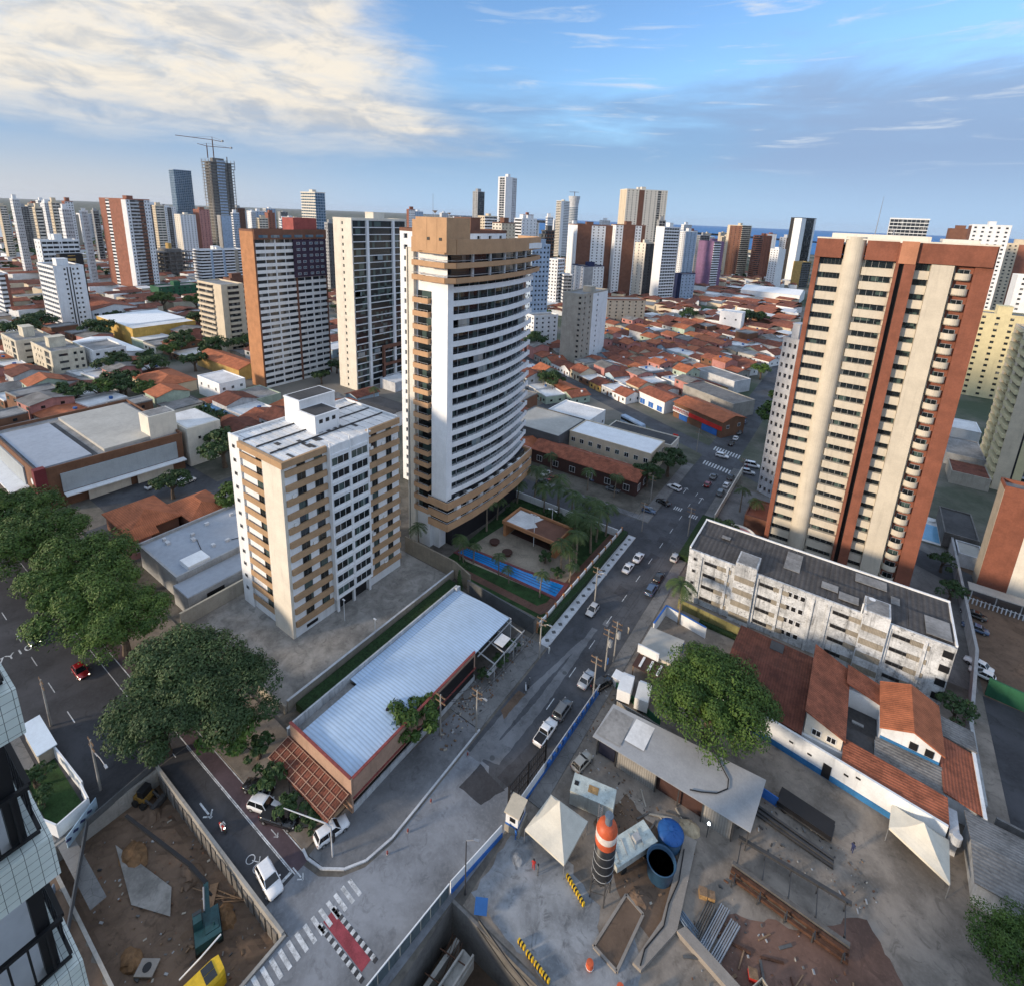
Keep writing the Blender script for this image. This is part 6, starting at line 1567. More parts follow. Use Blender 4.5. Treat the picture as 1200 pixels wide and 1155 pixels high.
for i in range(26):
    x, y = rnd.uniform(-4, 9), rnd.uniform(43.5, 54); 
    if rnd.random() < .5: x, y = rnd.uniform(-14, -4), rnd.uniform(55, 60)
    q = MB(); a = rnd.uniform(0, 3); l = rnd.uniform(.6, 1.8); q.beam((x - l * math.cos(a), y - l * math.sin(a), .08), (x + l * math.cos(a), y + l * math.sin(a), .12), rnd.uniform(.1, .3), .12)
    tag(obj('scrap_plank', q, rnd.choice(['rust', 'wood', 'grey_dark', 'steel_grey', 'grey_warm'])), 'loose plank or offcut lying on the dusty site floor', 'plank', 'scattered offcuts on the site floor')
for i, (x, y) in enumerate(((-18.0, 44.2), (-16.9, 43.7), (-15.8, 43.2))):
    t = thing('barrier_block', 'yellow and black striped barrier block below the silo, %s' % ('nearest the tent', 'middle one of the three', 'farthest from the tent')[i], 'barrier', (x, y, 0), R(-24)); q = MB(); q.box(-.5, -.15, 0, .5, .15, .6); obj('block', q, 'yellow_paint', t, local=True); q = MB(); [q.box(a, -.17, .02, a + .18, .17, .62) for a in (-.3, .1)]; obj('stripe', q, 'black', t, local=True)
for i, (x, y) in enumerate(((-18.2, 35.4), (-17, 35.2), (-15.9, 35.0), (-19.5, 35.7))):
    t = thing('barrier_block', 'yellow and black striped barrier block on the brink of the pit', 'barrier', (x, y, 0), R(-9), 'striped blocks along the pit'); q = MB(); q.box(-.5, -.15, 0, .5, .15, .6); obj('block', q, 'yellow_paint', t, local=True); q = MB(); [q.box(a, -.17, .02, a + .18, .17, .62) for a in (-.3, .1)]; obj('stripe', q, 'black', t, local=True)

# hoardings along the street: blue and white board, tall black gate
def hoarding():
    t = thing('site_hoarding', 'blue and white site hoarding along the street edge beside the tent', 'fence', (-28, 45, 0))
    def run(a, b, h, mt, name, th=.12, z0=0):
        q = MB(); q.beam((*a, z0 + h / 2), (*b, z0 + h / 2), th, h); return obj(name, q, mt, t)
    run((-29.2, 34.6), (-27.7, 43.2), 2.0, 'white', 'board'); run((-29.06, 34.6), (-27.56, 43.2), .7, 'blue_paint', 'blue_band', .1)
    run((-27.6, 47.4), (-27.3, 53.4), 2.0, 'white', 'board'); run((-27.48, 47.4), (-27.18, 53.4), .6, 'blue_paint', 'blue_band', .1)
    run((-27.3, 53.4), (-26.6, 71), 1.9, 'hoard_grey', 'board'); run((-27.16, 53.4), (-26.46, 71), .8, 'blue_paint', 'blue_band', .08)
    q = MB(); [q.box(-27.25 + i * .045, 54 + i * 1.5, .9, -26.9 + i * .045, 54.7 + i * 1.5, 1.7) for i in range(11)]; obj('board_lettering', q, 'blue_paint', t)
hoarding()
def gate():
    t = thing('site_gate', 'tall black lattice sliding gate at the site entrance on the street', 'gate', (-28.3, 50, 0))
    for (a, b) in (((-28.55, 46.2), (-28.15, 50.2)), ((-28.1, 50.4), (-27.8, 54.4))):
        q = MB(); A, B = Vector(a), Vector(b)
        for z in (.1, 1.6, 3.2, 4.8): q.beam((*a, z), (*b, z), .1, .12)
        for i in range(9): p = A.lerp(B, i / 8); q.beam((p.x, p.y, .1), (p.x, p.y, 4.85), .07, .07)
        for i in range(22): p = A.lerp(B, (i + .5) / 22); q.beam((p.x, p.y, .1), (p.x, p.y, 4.8), .025, .025)
        obj('leaf', q, 'black', t)
    q = MB(); [q.box(x - .12, y - .12, 0, x + .12, y + .12, 5.0) for x, y in ((-28.6, 46.05), (-28.12, 50.3), (-27.78, 54.55))]; obj('post', q, 'black', t)
gate()
t = thing('guard_booth', 'small white guard booth with a beige roof and blue base at the site entrance', 'booth', (-27.0, 45.4, 0), R(8))
q = MB(); q.box(-.9, -1.2, 1.2, .9, 1.2, 3.3); obj('wall', q, 'white', t, local=True); q = MB(); q.box(-1.1, -1.4, 3.3, 1.1, 1.4, 3.45); obj('roof', q, 'cream', t, local=True)
q = MB(); q.box(-.93, -1.23, 1.2, .93, 1.23, 1.5); obj('blue_band', q, 'blue_paint', t, local=True); q = MB(); q.box(-1.0, -1.3, 0, 1.2, 1.3, 1.2); obj('plinth', q, 'grey_warm', t, local=True)
q = MB(); q.box(-.3, -1.24, 2.1, .5, -1.2, 2.8); q.box(.9, -.6, 2.0, .94, .6, 2.8); obj('window', q, 'black', t, local=True)
# white top-railed edge above the pit, dropping panels of sheet piling
def pit_edge():
    t = thing('pit_fence', 'dark panelled fence with a white top rail along the street above the pit', 'fence', (-30, 28, 0))
    q = MB(); q.beam((-31.4, 14, 1.9), (-29.2, 34.4, 1.9), .12, .16); obj('top_rail', q, 'white_clean', t)
    a, b = Vector((-31.4, 14)), Vector((-29.2, 34.4))
    for i in range(14):
        p, r_ = a.lerp(b, i / 14), a.lerp(b, (i + .92) / 14); q = MB(); q.beam((p.x, p.y, .9), (r_.x, r_.y, .9), .1, 1.75); obj('panel', q, 'panel_dark', t)
pit_edge()
t = thing('concrete_trough', 'rough concrete trough of formwork standing in the pit', 'formwork', (-24.5, 27, -6))
q = MB(); q.obox((-24.8, 27.6, -2.6), (1.6, 9.6, 1.4), R(-4)); q.obox((-25.4, 27.4, -1.7), (.2, 9.4, .9), R(-4)); q.obox((-24.2, 27.8, -1.7), (.2, 9.4, .9), R(-4)); q.obox((-26.8, 29.5, -4.2), (.5, 7, 3.2), R(-4)); obj('trough', q, 'concrete', t)
[obj('strut', MB().beam((-27.6, y, -2.2), (-24.0, y + .3, -1.4), .1, .1), 'rust', t) for y in (23.5, 26, 28.5, 31)]; q = MB(); [q.beam((-26.9 + i * .35, 28, -5.8), (-26.9 + i * .35, 32.5, -1.2), .06, .06) for i in range(5)]; obj('rebar', q, 'rust', t)
t = tag(obj('blue_tarpaulin', MB().obox((-25.1, 35.4, .9), (1.5, 1.5, .12), R(30), 0, R(20)), 'lid_blue'), 'small bright blue tarpaulin on the brink of the pit', 'tarpaulin')
q = MB(); q.tube([(-24.6, 34.4, .5), (-20, 33.6, .4), (-15.2, 33.0, .5)], .14, 6); q.tube([(-24.6, 34.0, .1), (-20, 33.3, -.4), (-15.2, 32.6, .1)], .09, 6); tag(obj('pump_pipe', q, 'black'), 'black pump pipes running along the brink of the pit', 'pipe')
# small cement yard and drum where the silo empties
t = thing('settling_bay', 'low open concrete settling bay with brown mud beside the silo', 'bay', (-11, 43, 0))
q = MB(); [q.beam((*a, .14), (*b, .14), .3, .28) for a, b in (((-12.8, 40.4), (-9.8, 40.0)), ((-9.8, 40.0), (-9.2, 46.4)), ((-9.2, 46.4), (-11.6, 47)), ((-11.6, 47), (-12.8, 40.4)))]; obj('wall', q, 'pave_conc', t)
q = MB(); q.add([(-12.7, 40.5, .2), (-9.9, 40.1, .2), (-9.3, 46.3, .2), (-11.5, 46.9, .2)], [(0, 1, 2, 3)]); obj('mud', q, 'dirt', t)
for x, y, lab in ((-12.4, 38.6, 'red and white plastic barrel left of the settling bay'), (-8.9, 38.8, 'orange barrel right of the settling bay'), (-6.2, 40.2, 'white round drum below the raised ledge')):
    t = thing('barrel', lab, 'barrel', (x, y, 0)); q = MB(); q.lathe([(.38, 0), (.44, .3), (.38, .9), (.02, .92)], 0, 0, 12); obj('body', q, 'silo_orange' if 'white round' not in lab else 'plastic_white', t, local=True); q = MB(); q.lathe([(.45, .25), (.46, .3), (.45, .35)], 0, 0, 12); obj('band', q, 'white', t, local=True)
q = MB(); q.beam((-.6, 69.5, .9), (2.0, 69.2, .9), .15, 1.6); tag(obj('blue_board', q, 'blue_paint'), 'blue board fence behind the shed roof end', 'fence')
q = MB(); q.beam((-5.5, 70.4, .9), (-.6, 69.5, .9), .15, 1.6); tag(obj('blue_board', q, 'blue_paint'), 'blue board fence half hidden by the big round tree', 'fence')
# worksite floodlight that is lit
t = thing('floodlight', 'lit white floodlight on a post at the corner of the site shed', 'lamp', (-5.2, 59.4, 0)); q = MB(); q.tube([(0, 0, 0), (0, 0, 2.3)], .06, 6); obj('post', q, 'steel_dark', t, local=True)
q = MB(); q.lathe([(.12, 2.3), (.2, 2.4), (.14, 2.56), (.02, 2.6)], 0, 0, 12); obj('lamp_head', q, mat('lamp_lit', (.9, .95, 1), emit=((.85, .93, 1.0), 6.0)), t, local=True)

def heap(label, x, y, r_, h, mt, n=16):
    r2 = random.Random(int(x * 7 + y)); mb = MB(); P = []
    for i in range(5):
        f = i / 4
        for j in range(n):
            a = 2 * math.pi * j / n; rr_ = r_ * (1 - f) * r2.uniform(.8, 1.15) + .02; P.append((x + rr_ * math.cos(a), y + rr_ * .8 * math.sin(a), h * math.sin(f * 1.57) * r2.uniform(.9, 1.1) if i else 0))
    mb.add(P, [(i * n + j, i * n + (j + 1) % n, (i + 1) * n + (j + 1) % n, (i + 1) * n + j) for i in range(4) for j in range(n)])
    tag(obj('earth_heap', mb, mt), label, 'heap')
heap('heap of pale sand at the end of the site shed', -7.4, 59.0, 1.6, .9, 'sand'); heap('low heap of brown earth beside the mixing trailer', -10.2, 47.6, 1.5, .7, 'dirt'); heap('heap of reddish earth right of the beam rack', 14.2, 53, 2.6, 1.0, 'dirt_red'); heap('small grey gravel heap by the guard booth', -24.6, 42.4, 1.1, .5, 'cement_wash')
for i, (x, y, z, r_) in enumerate(((-66, 14.5, -2.6, 2.2), (-58, 17.8, -2.6, 1.9), (-50.5, 18.2, -2.6, 1.6), (-69.5, 18.0, -2.6, 1.6), (-55, 10.2, -2.6, 1.6))):
    mb = MB(); P = []; r2 = random.Random(i); n = 14
    for k_ in range(5):
        for j in range(n): a = 6.2832 * j / n; q_ = r_ * (1 - k_ / 4) * r2.uniform(.75, 1.2) + .02; P.append((x + q_ * math.cos(a), y + q_ * .7 * math.sin(a), z + .9 * math.sin(k_ / 4 * 1.57)))
    mb.add(P, [(k_ * n + j, k_ * n + (j + 1) % n, (k_ + 1) * n + (j + 1) % n, (k_ + 1) * n + j) for k_ in range(4) for j in range(n)]); tag(obj('earth_heap', mb, 'dirt' if i % 2 else 'dirt_orange'), 'dug earth heap on the floor of the excavation', 'heap', 'earth heaps in the excavation')
def litter(name, spots, n, lo, hi, mats):
    """broken bits too many to count"""
    mb = MB(); r2 = random.Random(len(name))
    for i in range(n):
        x0, y0, x1, y1, z = r2.choice(spots); s_ = r2.uniform(lo, hi)
        mb.obox((r2.uniform(x0, x1), r2.uniform(y0, y1), z + s_ * .25), (s_ * r2.uniform(.6, 2.2), s_ * r2.uniform(.5, 1), s_ * .6), r2.uniform(0, 3), r2.randrange(len(mats)), r2.uniform(-.3, .3))
    struct(name, mb, mats, 'stuff')
litter('rubble', [(-45.4, 53.5, -41.5, 74, .1), (-45.4, 53.5, -43, 74, .1), (-44.5, 47, -41, 60, .14), (-4, 44, 12, 56, 0), (-17, 47, -7, 59.5, .02), (-22, 54, -6, 60, 0), (-72, 9, -43, 20, -2.6), (-72, 9, -43, 20, -2.6), (0, 62, 14, 69, 0), (-27, 62, -23, 75, 0), (-15, 24, -6, 34, .02)], 1100, .06, .28, ['grey', 'concrete_dark', 'wood', 'grey_warm', 'brick_dull', 'steel_dark', 'dirt'])

# ================================================================= RIGHT-HAND EDGE AND LEFT MIDDLE DISTANCE
tower('apartment_block', 'pale block on stilts with a brick-red side wall beside the earth car park', 'building', (65, 150, 0), 0, 32.3, 5, 25.5,
      'S:terracotta_tile:2.6 S:white_warm:1.5 P:white_warm:3:1 S:white_warm:1.5 P:white_warm:3:1 S:white_warm:1.5 P:white_warm:3:1', 'S:grey_warm:1', boxes=0, cap='terracotta_tile', fh=4.1)
t = thing('carport', 'long pale roofed carport with a picket fence along the earth car park', 'carport', (44, 145, 0)); q = MB(); q.box(30.5, 143.6, 2.5, 62, 146.8, 2.7); obj('roof', q, 'roof_pale', t)
for i in range(8): q = MB(); q.box(31 + i * 4.2, 143.8, 0, 31.2 + i * 4.2, 144, 2.5); obj('post', q, 'grey', t)
q = MB(); [q.box(30.5 + i * .7, 142.2, 0, 30.72 + i * .7, 142.3, 1.5) for i in range(44)]; q.box(30.5, 142.22, 1.2, 61.5, 142.28, 1.3); tag(obj('picket_fence', q, 'grey_light'), 'row of pale pickets in front of the carport', 'fence')
tower('apartment_tower', 'cream tower with glazed balconies at the right edge of the view', 'tower', (78, 218, 0), 0, 34, 28, 50,
      'S:cream:3.2 S:black:.4 S:cream_yellow:1.8 G:grey_light:8 S:cream:3 G:grey_light:8 S:cream:4', 'S:cream:1 B:cream_yellow:3 S:cream:1 B:cream_yellow:3', boxes=2, cap='cream')
tower('apartment_tower', 'pale yellow block with rows of small dark windows beyond the cream tower', 'tower', (68, 345, 0), 0, 21, 14, 42, 'P:cream_yellow:1:4', 'S:white:1', boxes=1)
tower('apartment_tower', 'white tower with dark ribbon windows at the right edge', 'tower', (128, 430, 0), 0, 56, 16, 57, 'P:white:2:3 W:white:4', 'S:white:1', boxes=0)
for lab, x0, y0, x1, y1, h, wm, rm in (('low white sheet-roofed store behind the terracotta tower', 34, 262, 46, 276, 5, 'white', 'roof_white'), ('small brown-roofed outbuilding below the cream tower', 33, 214, 43, 226, 4, 'grey_warm', 'clay_dark'),
        ('dark ruined roof full of beams left of the brick-red wall', 27.5, 166, 34.5, 182, 4, 'concrete_dark', 'roof_dark'), ('grey low store between the pools and the cream tower', 33, 232, 44, 252, 4, 'grey', 'roof_grey'), ('pale flat canopy left of the brick-red wall', 29.8, 158, 34.6, 165, 3.2, 'grey_light', 'roof_pale')):
    simple('outbuilding', lab, 'building', x0, y0, x1, y1, h, wm, rm)
tp = thing('swimming_pool', 'small pale blue pool at the foot of the terracotta tower', 'pool', (26, 174, 0))
q = MB(); q.box(21.5, 166, .02, 30, 182, .15); obj('rim', q, 'roof_white', tp); q = MB(); q.box(22.6, 167, .15, 27.4, 177, .17); obj('water', q, 'pool_water_pale', tp); q = MB(); q.lathe([(1.3, .15), (1.2, .5), (.02, .6)], 26, 180, 14); obj('hot_tub', q, 'white', tp)

# yellow hall, four-storey beige flats, long low school-like block, other landmarks on the left
t = simple('yellow_hall', 'ochre yellow hall with a wide white roof', 'building', -392, 118, -340, 152, 9.5, 'yellow_wall', 'roof_white')
q = MB(); q.box(-25.5, -16.5, 9.5, 14, 16.5, 10.1); obj('roof_panel', q, 'white_clean', t, local=True)
for lab, x0, y0, x1, y1 in (('front wing of the beige four-storey flats', -322, 70, -294, 82), ('rear wing of the beige four-storey flats', -352, 66, -328, 80)):
    tower('flats', lab, 'building', (x1, y0, 0), 0, x1 - x0, y1 - y0, 13, 'S:cream_pale:1 P:cream_pale:4:3 S:cream_pale:1 G:cream_pale:2 S:cream_pale:1', 'S:cream_pale:1 K:cream_pale:1.4 S:cream_pale:.6 P:cream_pale:2:2', fh=3.1, boxes=1, cap='cream_pale')
tower('flats', 'white right-hand wing of the beige flats with square windows', 'building', (-290, 84, 0), 0, 22, 13, 11.5, 'P:white:1:4', 'P:white:1:4', fh=3.1, boxes=0)
t = simple('school_block', 'long low block with a rust roof and white balconies below the slim white tower', 'building', -470, 124, -418, 150, 9, 'white', 'clay_roof_x', pitch=3, axis='x', wins=[('r', 6, 5.4, (2.6, 1.6), 'black'), ('r', 6, 1.6, (2.6, 1.6), 'black'), ('f', 8, 5.4, (3, 1.6), 'black')])
simple('white_cube_house', 'white cubic two-storey house in front of the orange slab', 'house', -232, 102, -214, 113, 8, 'white_clean', 'roof_white', wins=[('f', 3, 4.6, (1.3, 1.4), 'glass'), ('r', 4, 1.4, (1.2, 2.0), 'glass_blue'), ('r', 3, 5, (1.2, 1.3), 'glass')])
simple('green_walled_house', 'low pale green walled house right of the white cubic house', 'house', -212, 108, -196, 118, 4, 'green_pale', 'roof_grey')
simple('blue_roof_shed', 'shed with a bright blue sheet roof behind the store trees', 'shed', -205, 88, -192, 96, 3.4, 'grey', 'blue_sheet', pitch=.8, axis='x')
simple('white_hall', 'low white hall with a curved white roof behind the beige flats', 'building', -345, 92, -300, 108, 6, 'white', 'white_clean', pitch=1.2, axis='x')
simple('villa', 'villa with a broad rust hipped roof behind the store', 'house', -262, 88, -238, 104, 4.6, 'cream', 'clay_bright', pitch=2.6, axis='x', hip=True)
simple('villa', 'orange-walled villa with a long rust roof left of the orange slab', 'house', -276, 122, -236, 134, 5.4, 'ochre', 'clay_bright', pitch=2.2, axis='x')
simple('grey_roof_house', 'house with a dark slate-grey roof in front of the black glass tower', 'house', -160, 122, -140, 140, 5, 'white', 'roof_dark', pitch=1.2, axis='x')
simple('entrance_canopy', 'pale entrance canopy at the foot of the black glass tower', 'building', -180, 158, -170, 170, 4.2, 'grey_light', 'roof_white')
simple('white_cube_block', 'white cubic block standing up among the red roofs', 'building', -92, 424, -76, 436, 15, 'white_clean', 'roof_white', wins=[('f', 2, 9, (1.4, 1.4), 'black')])
simple('white_marquee_hall', 'wide bright white vaulted hall near the sea side of the red roofs', 'building', -120, 640, -60, 690, 9, 'white_clean', 'white_clean', pitch=4, axis='x')
simple('grey_ruin', 'grey roofless shell overgrown behind the red corner shop', 'ruin', -62, 232, -34, 246, 6.5, 'concrete', 'concrete_dark', rz=RZ)
simple('grey_block_house', 'grey bare-block two-storey house on the right of the red roofs', 'house', -66, 268, -42, 280, 6, 'grey_light', 'roof_grey', rz=RZ)
sheet('football_field', [(-150, 446), (-96, 446), (-88, 528), (-150, 545)], 0.03, 'grass')

# ================================================================= CLOSE-PACKED HOUSES
HP = []
def house_proto(i, w, d, h, wm, rm, pitch, axis, two=False):
    t = thing('house', 'house', 'house')
    q = MB(); q.box(-w / 2, -d / 2, 0, w / 2, d / 2, h); 
    if pitch: q.gable(-w / 2, -d / 2, w / 2, d / 2, h, pitch, axis)
    obj('wall', q, wm, t, local=True)
    r = MB()
    if pitch: r.roof(-w / 2, -d / 2, w / 2, d / 2, h + .02, pitch, axis, .35, .16)
    else:
        r.box(-w / 2 + .2, -d / 2 + .2, h, w / 2 - .2, d / 2 - .2, h + .08)
        for a in ((-w / 2 - .05, -d / 2 - .05, w / 2 + .05, -d / 2 + .2), (-w / 2 - .05, d / 2 - .2, w / 2 + .05, d / 2 + .05), (-w / 2 - .05, -d / 2 + .2, -w / 2 + .2, d / 2 - .2), (w / 2 - .2, -d / 2 + .2, w / 2 + .05, d / 2 - .2)): r.box(a[0], a[1], h, a[2], a[3], h + .5)
    obj('roof', r, rm, t, local=True)
    q = MB(); q.box(-.45, -d / 2 - .05, .02, .45, -d / 2 - .002, 2.1); obj('door', q, 'brown', t, local=True)
    z = 1.1 if not two else h - 1.9
    for x in (-w * .3, w * .3): q = MB(); q.box(x - .55, -d / 2 - .05, z, x + .55, -d / 2 - .002, z + 1.1); obj('window', q, 'glass_dark', t, local=True)
    for y in (-d * .22, d * .22): q = MB(); q.box(w / 2 + .002, y - .5, z, w / 2 + .05, y + .5, z + 1.0); obj('window', q, 'glass_dark', t, local=True)
    if i % 3 == 0:
        q = MB(); q.lathe([(.5, h + (pitch or 0) * .6), (.6, h + (pitch or 0) * .6 + .9), (.02, h + (pitch or 0) * .6 + 1)], w * .22, d * .2, 9); obj('water_tank', q, 'lid_blue' if i % 2 else 'white', t, local=True)
    return t
wallm = ['white', 'cream', 'brick_dull', 'white_warm', 'pink', 'grey_warm', 'concrete', 'green_pale', 'ochre', 'wall_stained', 'blue_pale', 'white']
wname = ['white', 'cream', 'bare brick', 'off-white', 'pink', 'grey', 'concrete', 'pale green', 'ochre', 'stained', 'pale blue', 'bright white']
roofm = ['clay_roof_x', 'clay_roof_y', 'clay_dark', 'clay_bright', 'clay_dull', 'clay_roof_x', 'clay_roof_y', 'clay_dark', 'fibre_roof', 'roof_white', 'roof_grey', 'clay_bright']
rname = {'clay_roof_x': 'rust clay', 'clay_roof_y': 'rust-red tiled', 'clay_dark': 'dark clay', 'clay_bright': 'bright orange clay', 'clay_dull': 'dull brown clay', 'fibre_roof': 'grey sheet', 'roof_white': 'white flat', 'roof_grey': 'grey flat'}
rr = random.Random(23)
for i in range(26):
    rm = roofm[i % 12] if i < 24 else 'roof_white'; flat = rm in ('roof_white', 'roof_grey')
    two = rr.random() < .3; w, d = rr.uniform(5.6, 10.5), rr.uniform(8, 13)
    h = rr.uniform(5.4, 6.6) if two else rr.uniform(2.9, 4.1)
    k_ = (i * 5 + i // 12) % 12
    HP.append((house_proto(i, w, d, h, wallm[k_], rm, 0 if flat else rr.uniform(1.0, 2.1), rr.choice('xxy'), two), w, d, '%s-walled house with a %s roof' % (wname[k_], rname[rm])))
USED = []
def free(x, y, r):
    return all((x - a) ** 2 + (y - b) ** 2 > (r + c) ** 2 for a, b, c in USED)
# footprints already taken by towers and the like
for o in list(col.objects):
    if o.parent is None and o.get('category') in ('tower', 'building', 'house', 'shed', 'ruin', 'hall'):
        v = [o.matrix_basis @ c.matrix_basis @ Vector(b_) for c in o.children if c.type == 'MESH' for b_ in c.bound_box]
        if v:
            xs_, ys_ = [p.x for p in v], [p.y for p in v]
            x0, x1, y0, y1 = min(xs_), max(xs_), min(ys_), max(ys_); s_ = min(x1 - x0, y1 - y0) / 2
            n = max(1, int(max(x1 - x0, y1 - y0) / max(4, s_ * 1.4)))
            for i in range(n + 1):
                USED.append((x0 + s_ + (x1 - x0 - 2 * s_) * i / n, y0 + s_ + (y1 - y0 - 2 * s_) * i / n, s_ * .95))
def inpoly(x, y, P):
    c = False
    for (x1, y1), (x2, y2) in zip(P, P[1:] + P[:1]):
        if (y1 > y) != (y2 > y) and x < (x2 - x1) * (y - y1) / (y2 - y1) + x1: c = not c
    return c
def on_street(x, y):
    if -43 < x < -22: return True
    dx, dy = x + 33, y - 184; u = dx * -.892 + dy * .451; v = dx * -.451 + dy * -.892
    return -160 < u < 430 and abs(v) < 7.5
CAND = []
def quarter(poly, cell, rz, where, jit, big=1.0):
    xs_, ys_ = [p[0] for p in poly], [p[1] for p in poly]; cx, cy = sum(xs_) / len(xs_), sum(ys_) / len(ys_)
    n = int(max(max(xs_) - min(xs_), max(ys_) - min(ys_)) / min(cell)) + 2
    c, s = math.cos(rz), math.sin(rz)
    for i in range(-n, n):
        for j in range(-n, n):
            a, b = i * cell[0] + (0 if j % 2 else cell[0] * .4), j * cell[1] + (2.6 * (j // 2))
            x, y = cx + a * c - b * s, cy + a * s + b * c
            if inpoly(x, y, poly):
                CAND.append((x * x + y * y, x + rr.uniform(-jit, jit), y + rr.uniform(-jit, jit), cell, rz, where, big))
quarter([(-60, 206), (-36, 230), (-36, 330), (-140, 330), (-160, 262), (-165, 200), (-112, 186), (-98, 200)], (8.8, 10.2), RZ, 'in front of the red roofs', .5)
quarter([(-36, 330), (-40, 430), (-160, 430), (-170, 380), (-140, 330)], (11, 12), RZ * .8, 'amid the red roofs', .8, 1.2)
quarter([(-40, 430), (-76, 740), (-150, 700), (-160, 548), (-86, 540), (-84, 440)], (17, 17), RZ * .7, 'far out among the red roofs', 1.5, 1.7)
quarter([(-112, 172), (-112, 186), (-165, 200), (-160, 262), (-190, 330), (-215, 300), (-175, 182)], (11, 13), 0, 'behind the curved tower', .8, 1.1)
quarter([(-145, 92), (-165, 150), (-215, 96), (-330, 108), (-330, 60), (-216, 40), (-214, 72), (-150, 84)], (11, 12), 0, 'around the store on the left', .8, 1.05)
quarter([(-216, 34), (-330, 52), (-420, 70), (-420, 118), (-330, 100), (-290, 100), (-230, 75)], (12.5, 13.5), .1, 'near the left edge', 1.0, 1.2)
quarter([(-230, 130), (-330, 118), (-410, 160), (-430, 240), (-300, 240), (-240, 180)], (14.5, 15.5), .05, 'around the yellow hall', 1.2, 1.35)
NH = 0; rest = MB(); PALE = [q for q in HP if 'white flat' in q[3] or 'grey' in q[3]]
for _, x, y, cell, rz, where, big in sorted(CAND):
    if on_street(x, y) or not free(x, y, 3.1 * big) or rr.random() < .02: continue
    p, w, d, lab = rr.choice(HP if x > -200 or rr.random() < .55 else PALE); USED.append((x, y, 3.4 * big))
    fx, fy = min(1.3 * big, cell[0] / w), min(1.3 * big, cell[1] / d)
    rz2 = rz + rr.choice((0, 0, 0, math.pi)) + rr.uniform(-.05, .05)
    if NH < 300:
        full = lab + ' ' + where
        inst(p, (x, y, 0), rz2, full, (fx, fy, rr.uniform(.9, 1.25)), full); NH += 1
    else:       # beyond three hundred: one mass of walls and pitched roofs
        h = rr.uniform(3, 6); W2, D2 = fx * w / 2, fy * d / 2; o = len(rest.v); k_ = rr.choice((0, 0, 1, 1, 2, 5, 6))
        rest.box(-W2, -D2, 0, W2, D2, h, rr.choice((3, 4, 7)))
        if k_ < 5: rest.roof(-W2, -D2, W2, D2, h, 1.7, 'x', .3, .18, k_)
        else: rest.box(-W2 - .1, -D2 - .1, h, W2 + .1, D2 + .1, h + .3, k_)
        c, s_ = math.cos(rz2), math.sin(rz2)
        for i in range(o, len(rest.v)): vx, vy, vz = rest.v[i]; rest.v[i] = (x + vx * c - vy * s_, y + vx * s_ + vy * c, vz)
struct('crowded_roofs', rest, ['clay_roof_x', 'clay_dark', 'clay_bright', 'cream', 'white', 'roof_grey', 'roof_white', 'brick_dull'], 'stuff')
for p, *_ in HP:
    if p['label'] == 'house':
        for c in list(p.children): bpy.data.objects.remove(c)
        bpy.data.objects.remove(p)
# the rest of the town towards the horizon: too many roofs to count
def far_roofs():
    mb = MB(); r2 = random.Random(5)
    for i in range(2600):
        a = R(r2.uniform(96, 176)); d = r2.uniform(430, 2300) if i % 3 else r2.uniform(430, 1000)
        x, y = d * math.cos(a), d * math.sin(a)
        if a < R(128) and d > 1850: continue
        if x > -40 or not free(x, y, 5): continue
        w, l, h = r2.uniform(4, 9), r2.uniform(5, 14), r2.uniform(3, 8); k_ = r2.choice((0, 0, 1, 1, 2, 3)); z = h
        mb.obox((x, y, h / 2), (w * 2, l * 2, h), r2.uniform(0, .4), 4 + i % 2)
        c, s = w + .3, l + .3
        if k_ < 2: mb.roof(x - c, y - s, x + c, y + s, h, 1.6, 'y', 0, .2, k_)
        else: mb.obox((x, y, h + .15), (w * 2.05, l * 2.05, .3), 0, k_)
    o = struct('distant_roofs', mb, ['clay_roof_x', 'clay_dark', 'roof_white', 'roof_grey', 'cream', 'white'], 'stuff')
far_roofs()


# ================================================================= TREES AND PLANTS
def leaf_mat(name, c, c2, sc=.55):
    m = bpy.data.materials.new(name); m.use_nodes = True
    k = NT(m.node_tree); b = k.n['Principled BSDF']
    pos = k.new('ShaderNodeNewGeometry').outputs['Position']; oi = k.new('ShaderNodeObjectInfo').outputs['Random']
    n = k.noise(pos, sc, 4, .6); n2 = k.noise(pos, sc * 6, 2, .6)
    cc = k.mix(k.rng(k.m('ADD', k.m('MULTIPLY', n, .6), k.m('MULTIPLY', n2, .4)), .32, .68), c, c2)
    cc = k.mix(k.m('MULTIPLY', oi, .35), cc, tuple(v * .6 for v in c))
    k.put(b.inputs['Base Color'], cc); b.inputs['Roughness'].default_value = .6; b.inputs['Specular IOR Level'].default_value = .25
    try: b.inputs['Subsurface Weight'].default_value = 0
    except Exception: pass
    _M[name] = m
leaf_mat('leaf', (0.022, 0.060, 0.013), (0.100, 0.165, 0.030))
leaf_mat('leaf_dark', (0.022, 0.050, 0.018), (0.050, 0.095, 0.028))
leaf_mat('leaf_grey', (0.026, 0.058, 0.022), (0.082, 0.125, 0.046))
leaf_mat('leaf_palm', (0.030, 0.060, 0.020), (0.085, 0.125, 0.040))

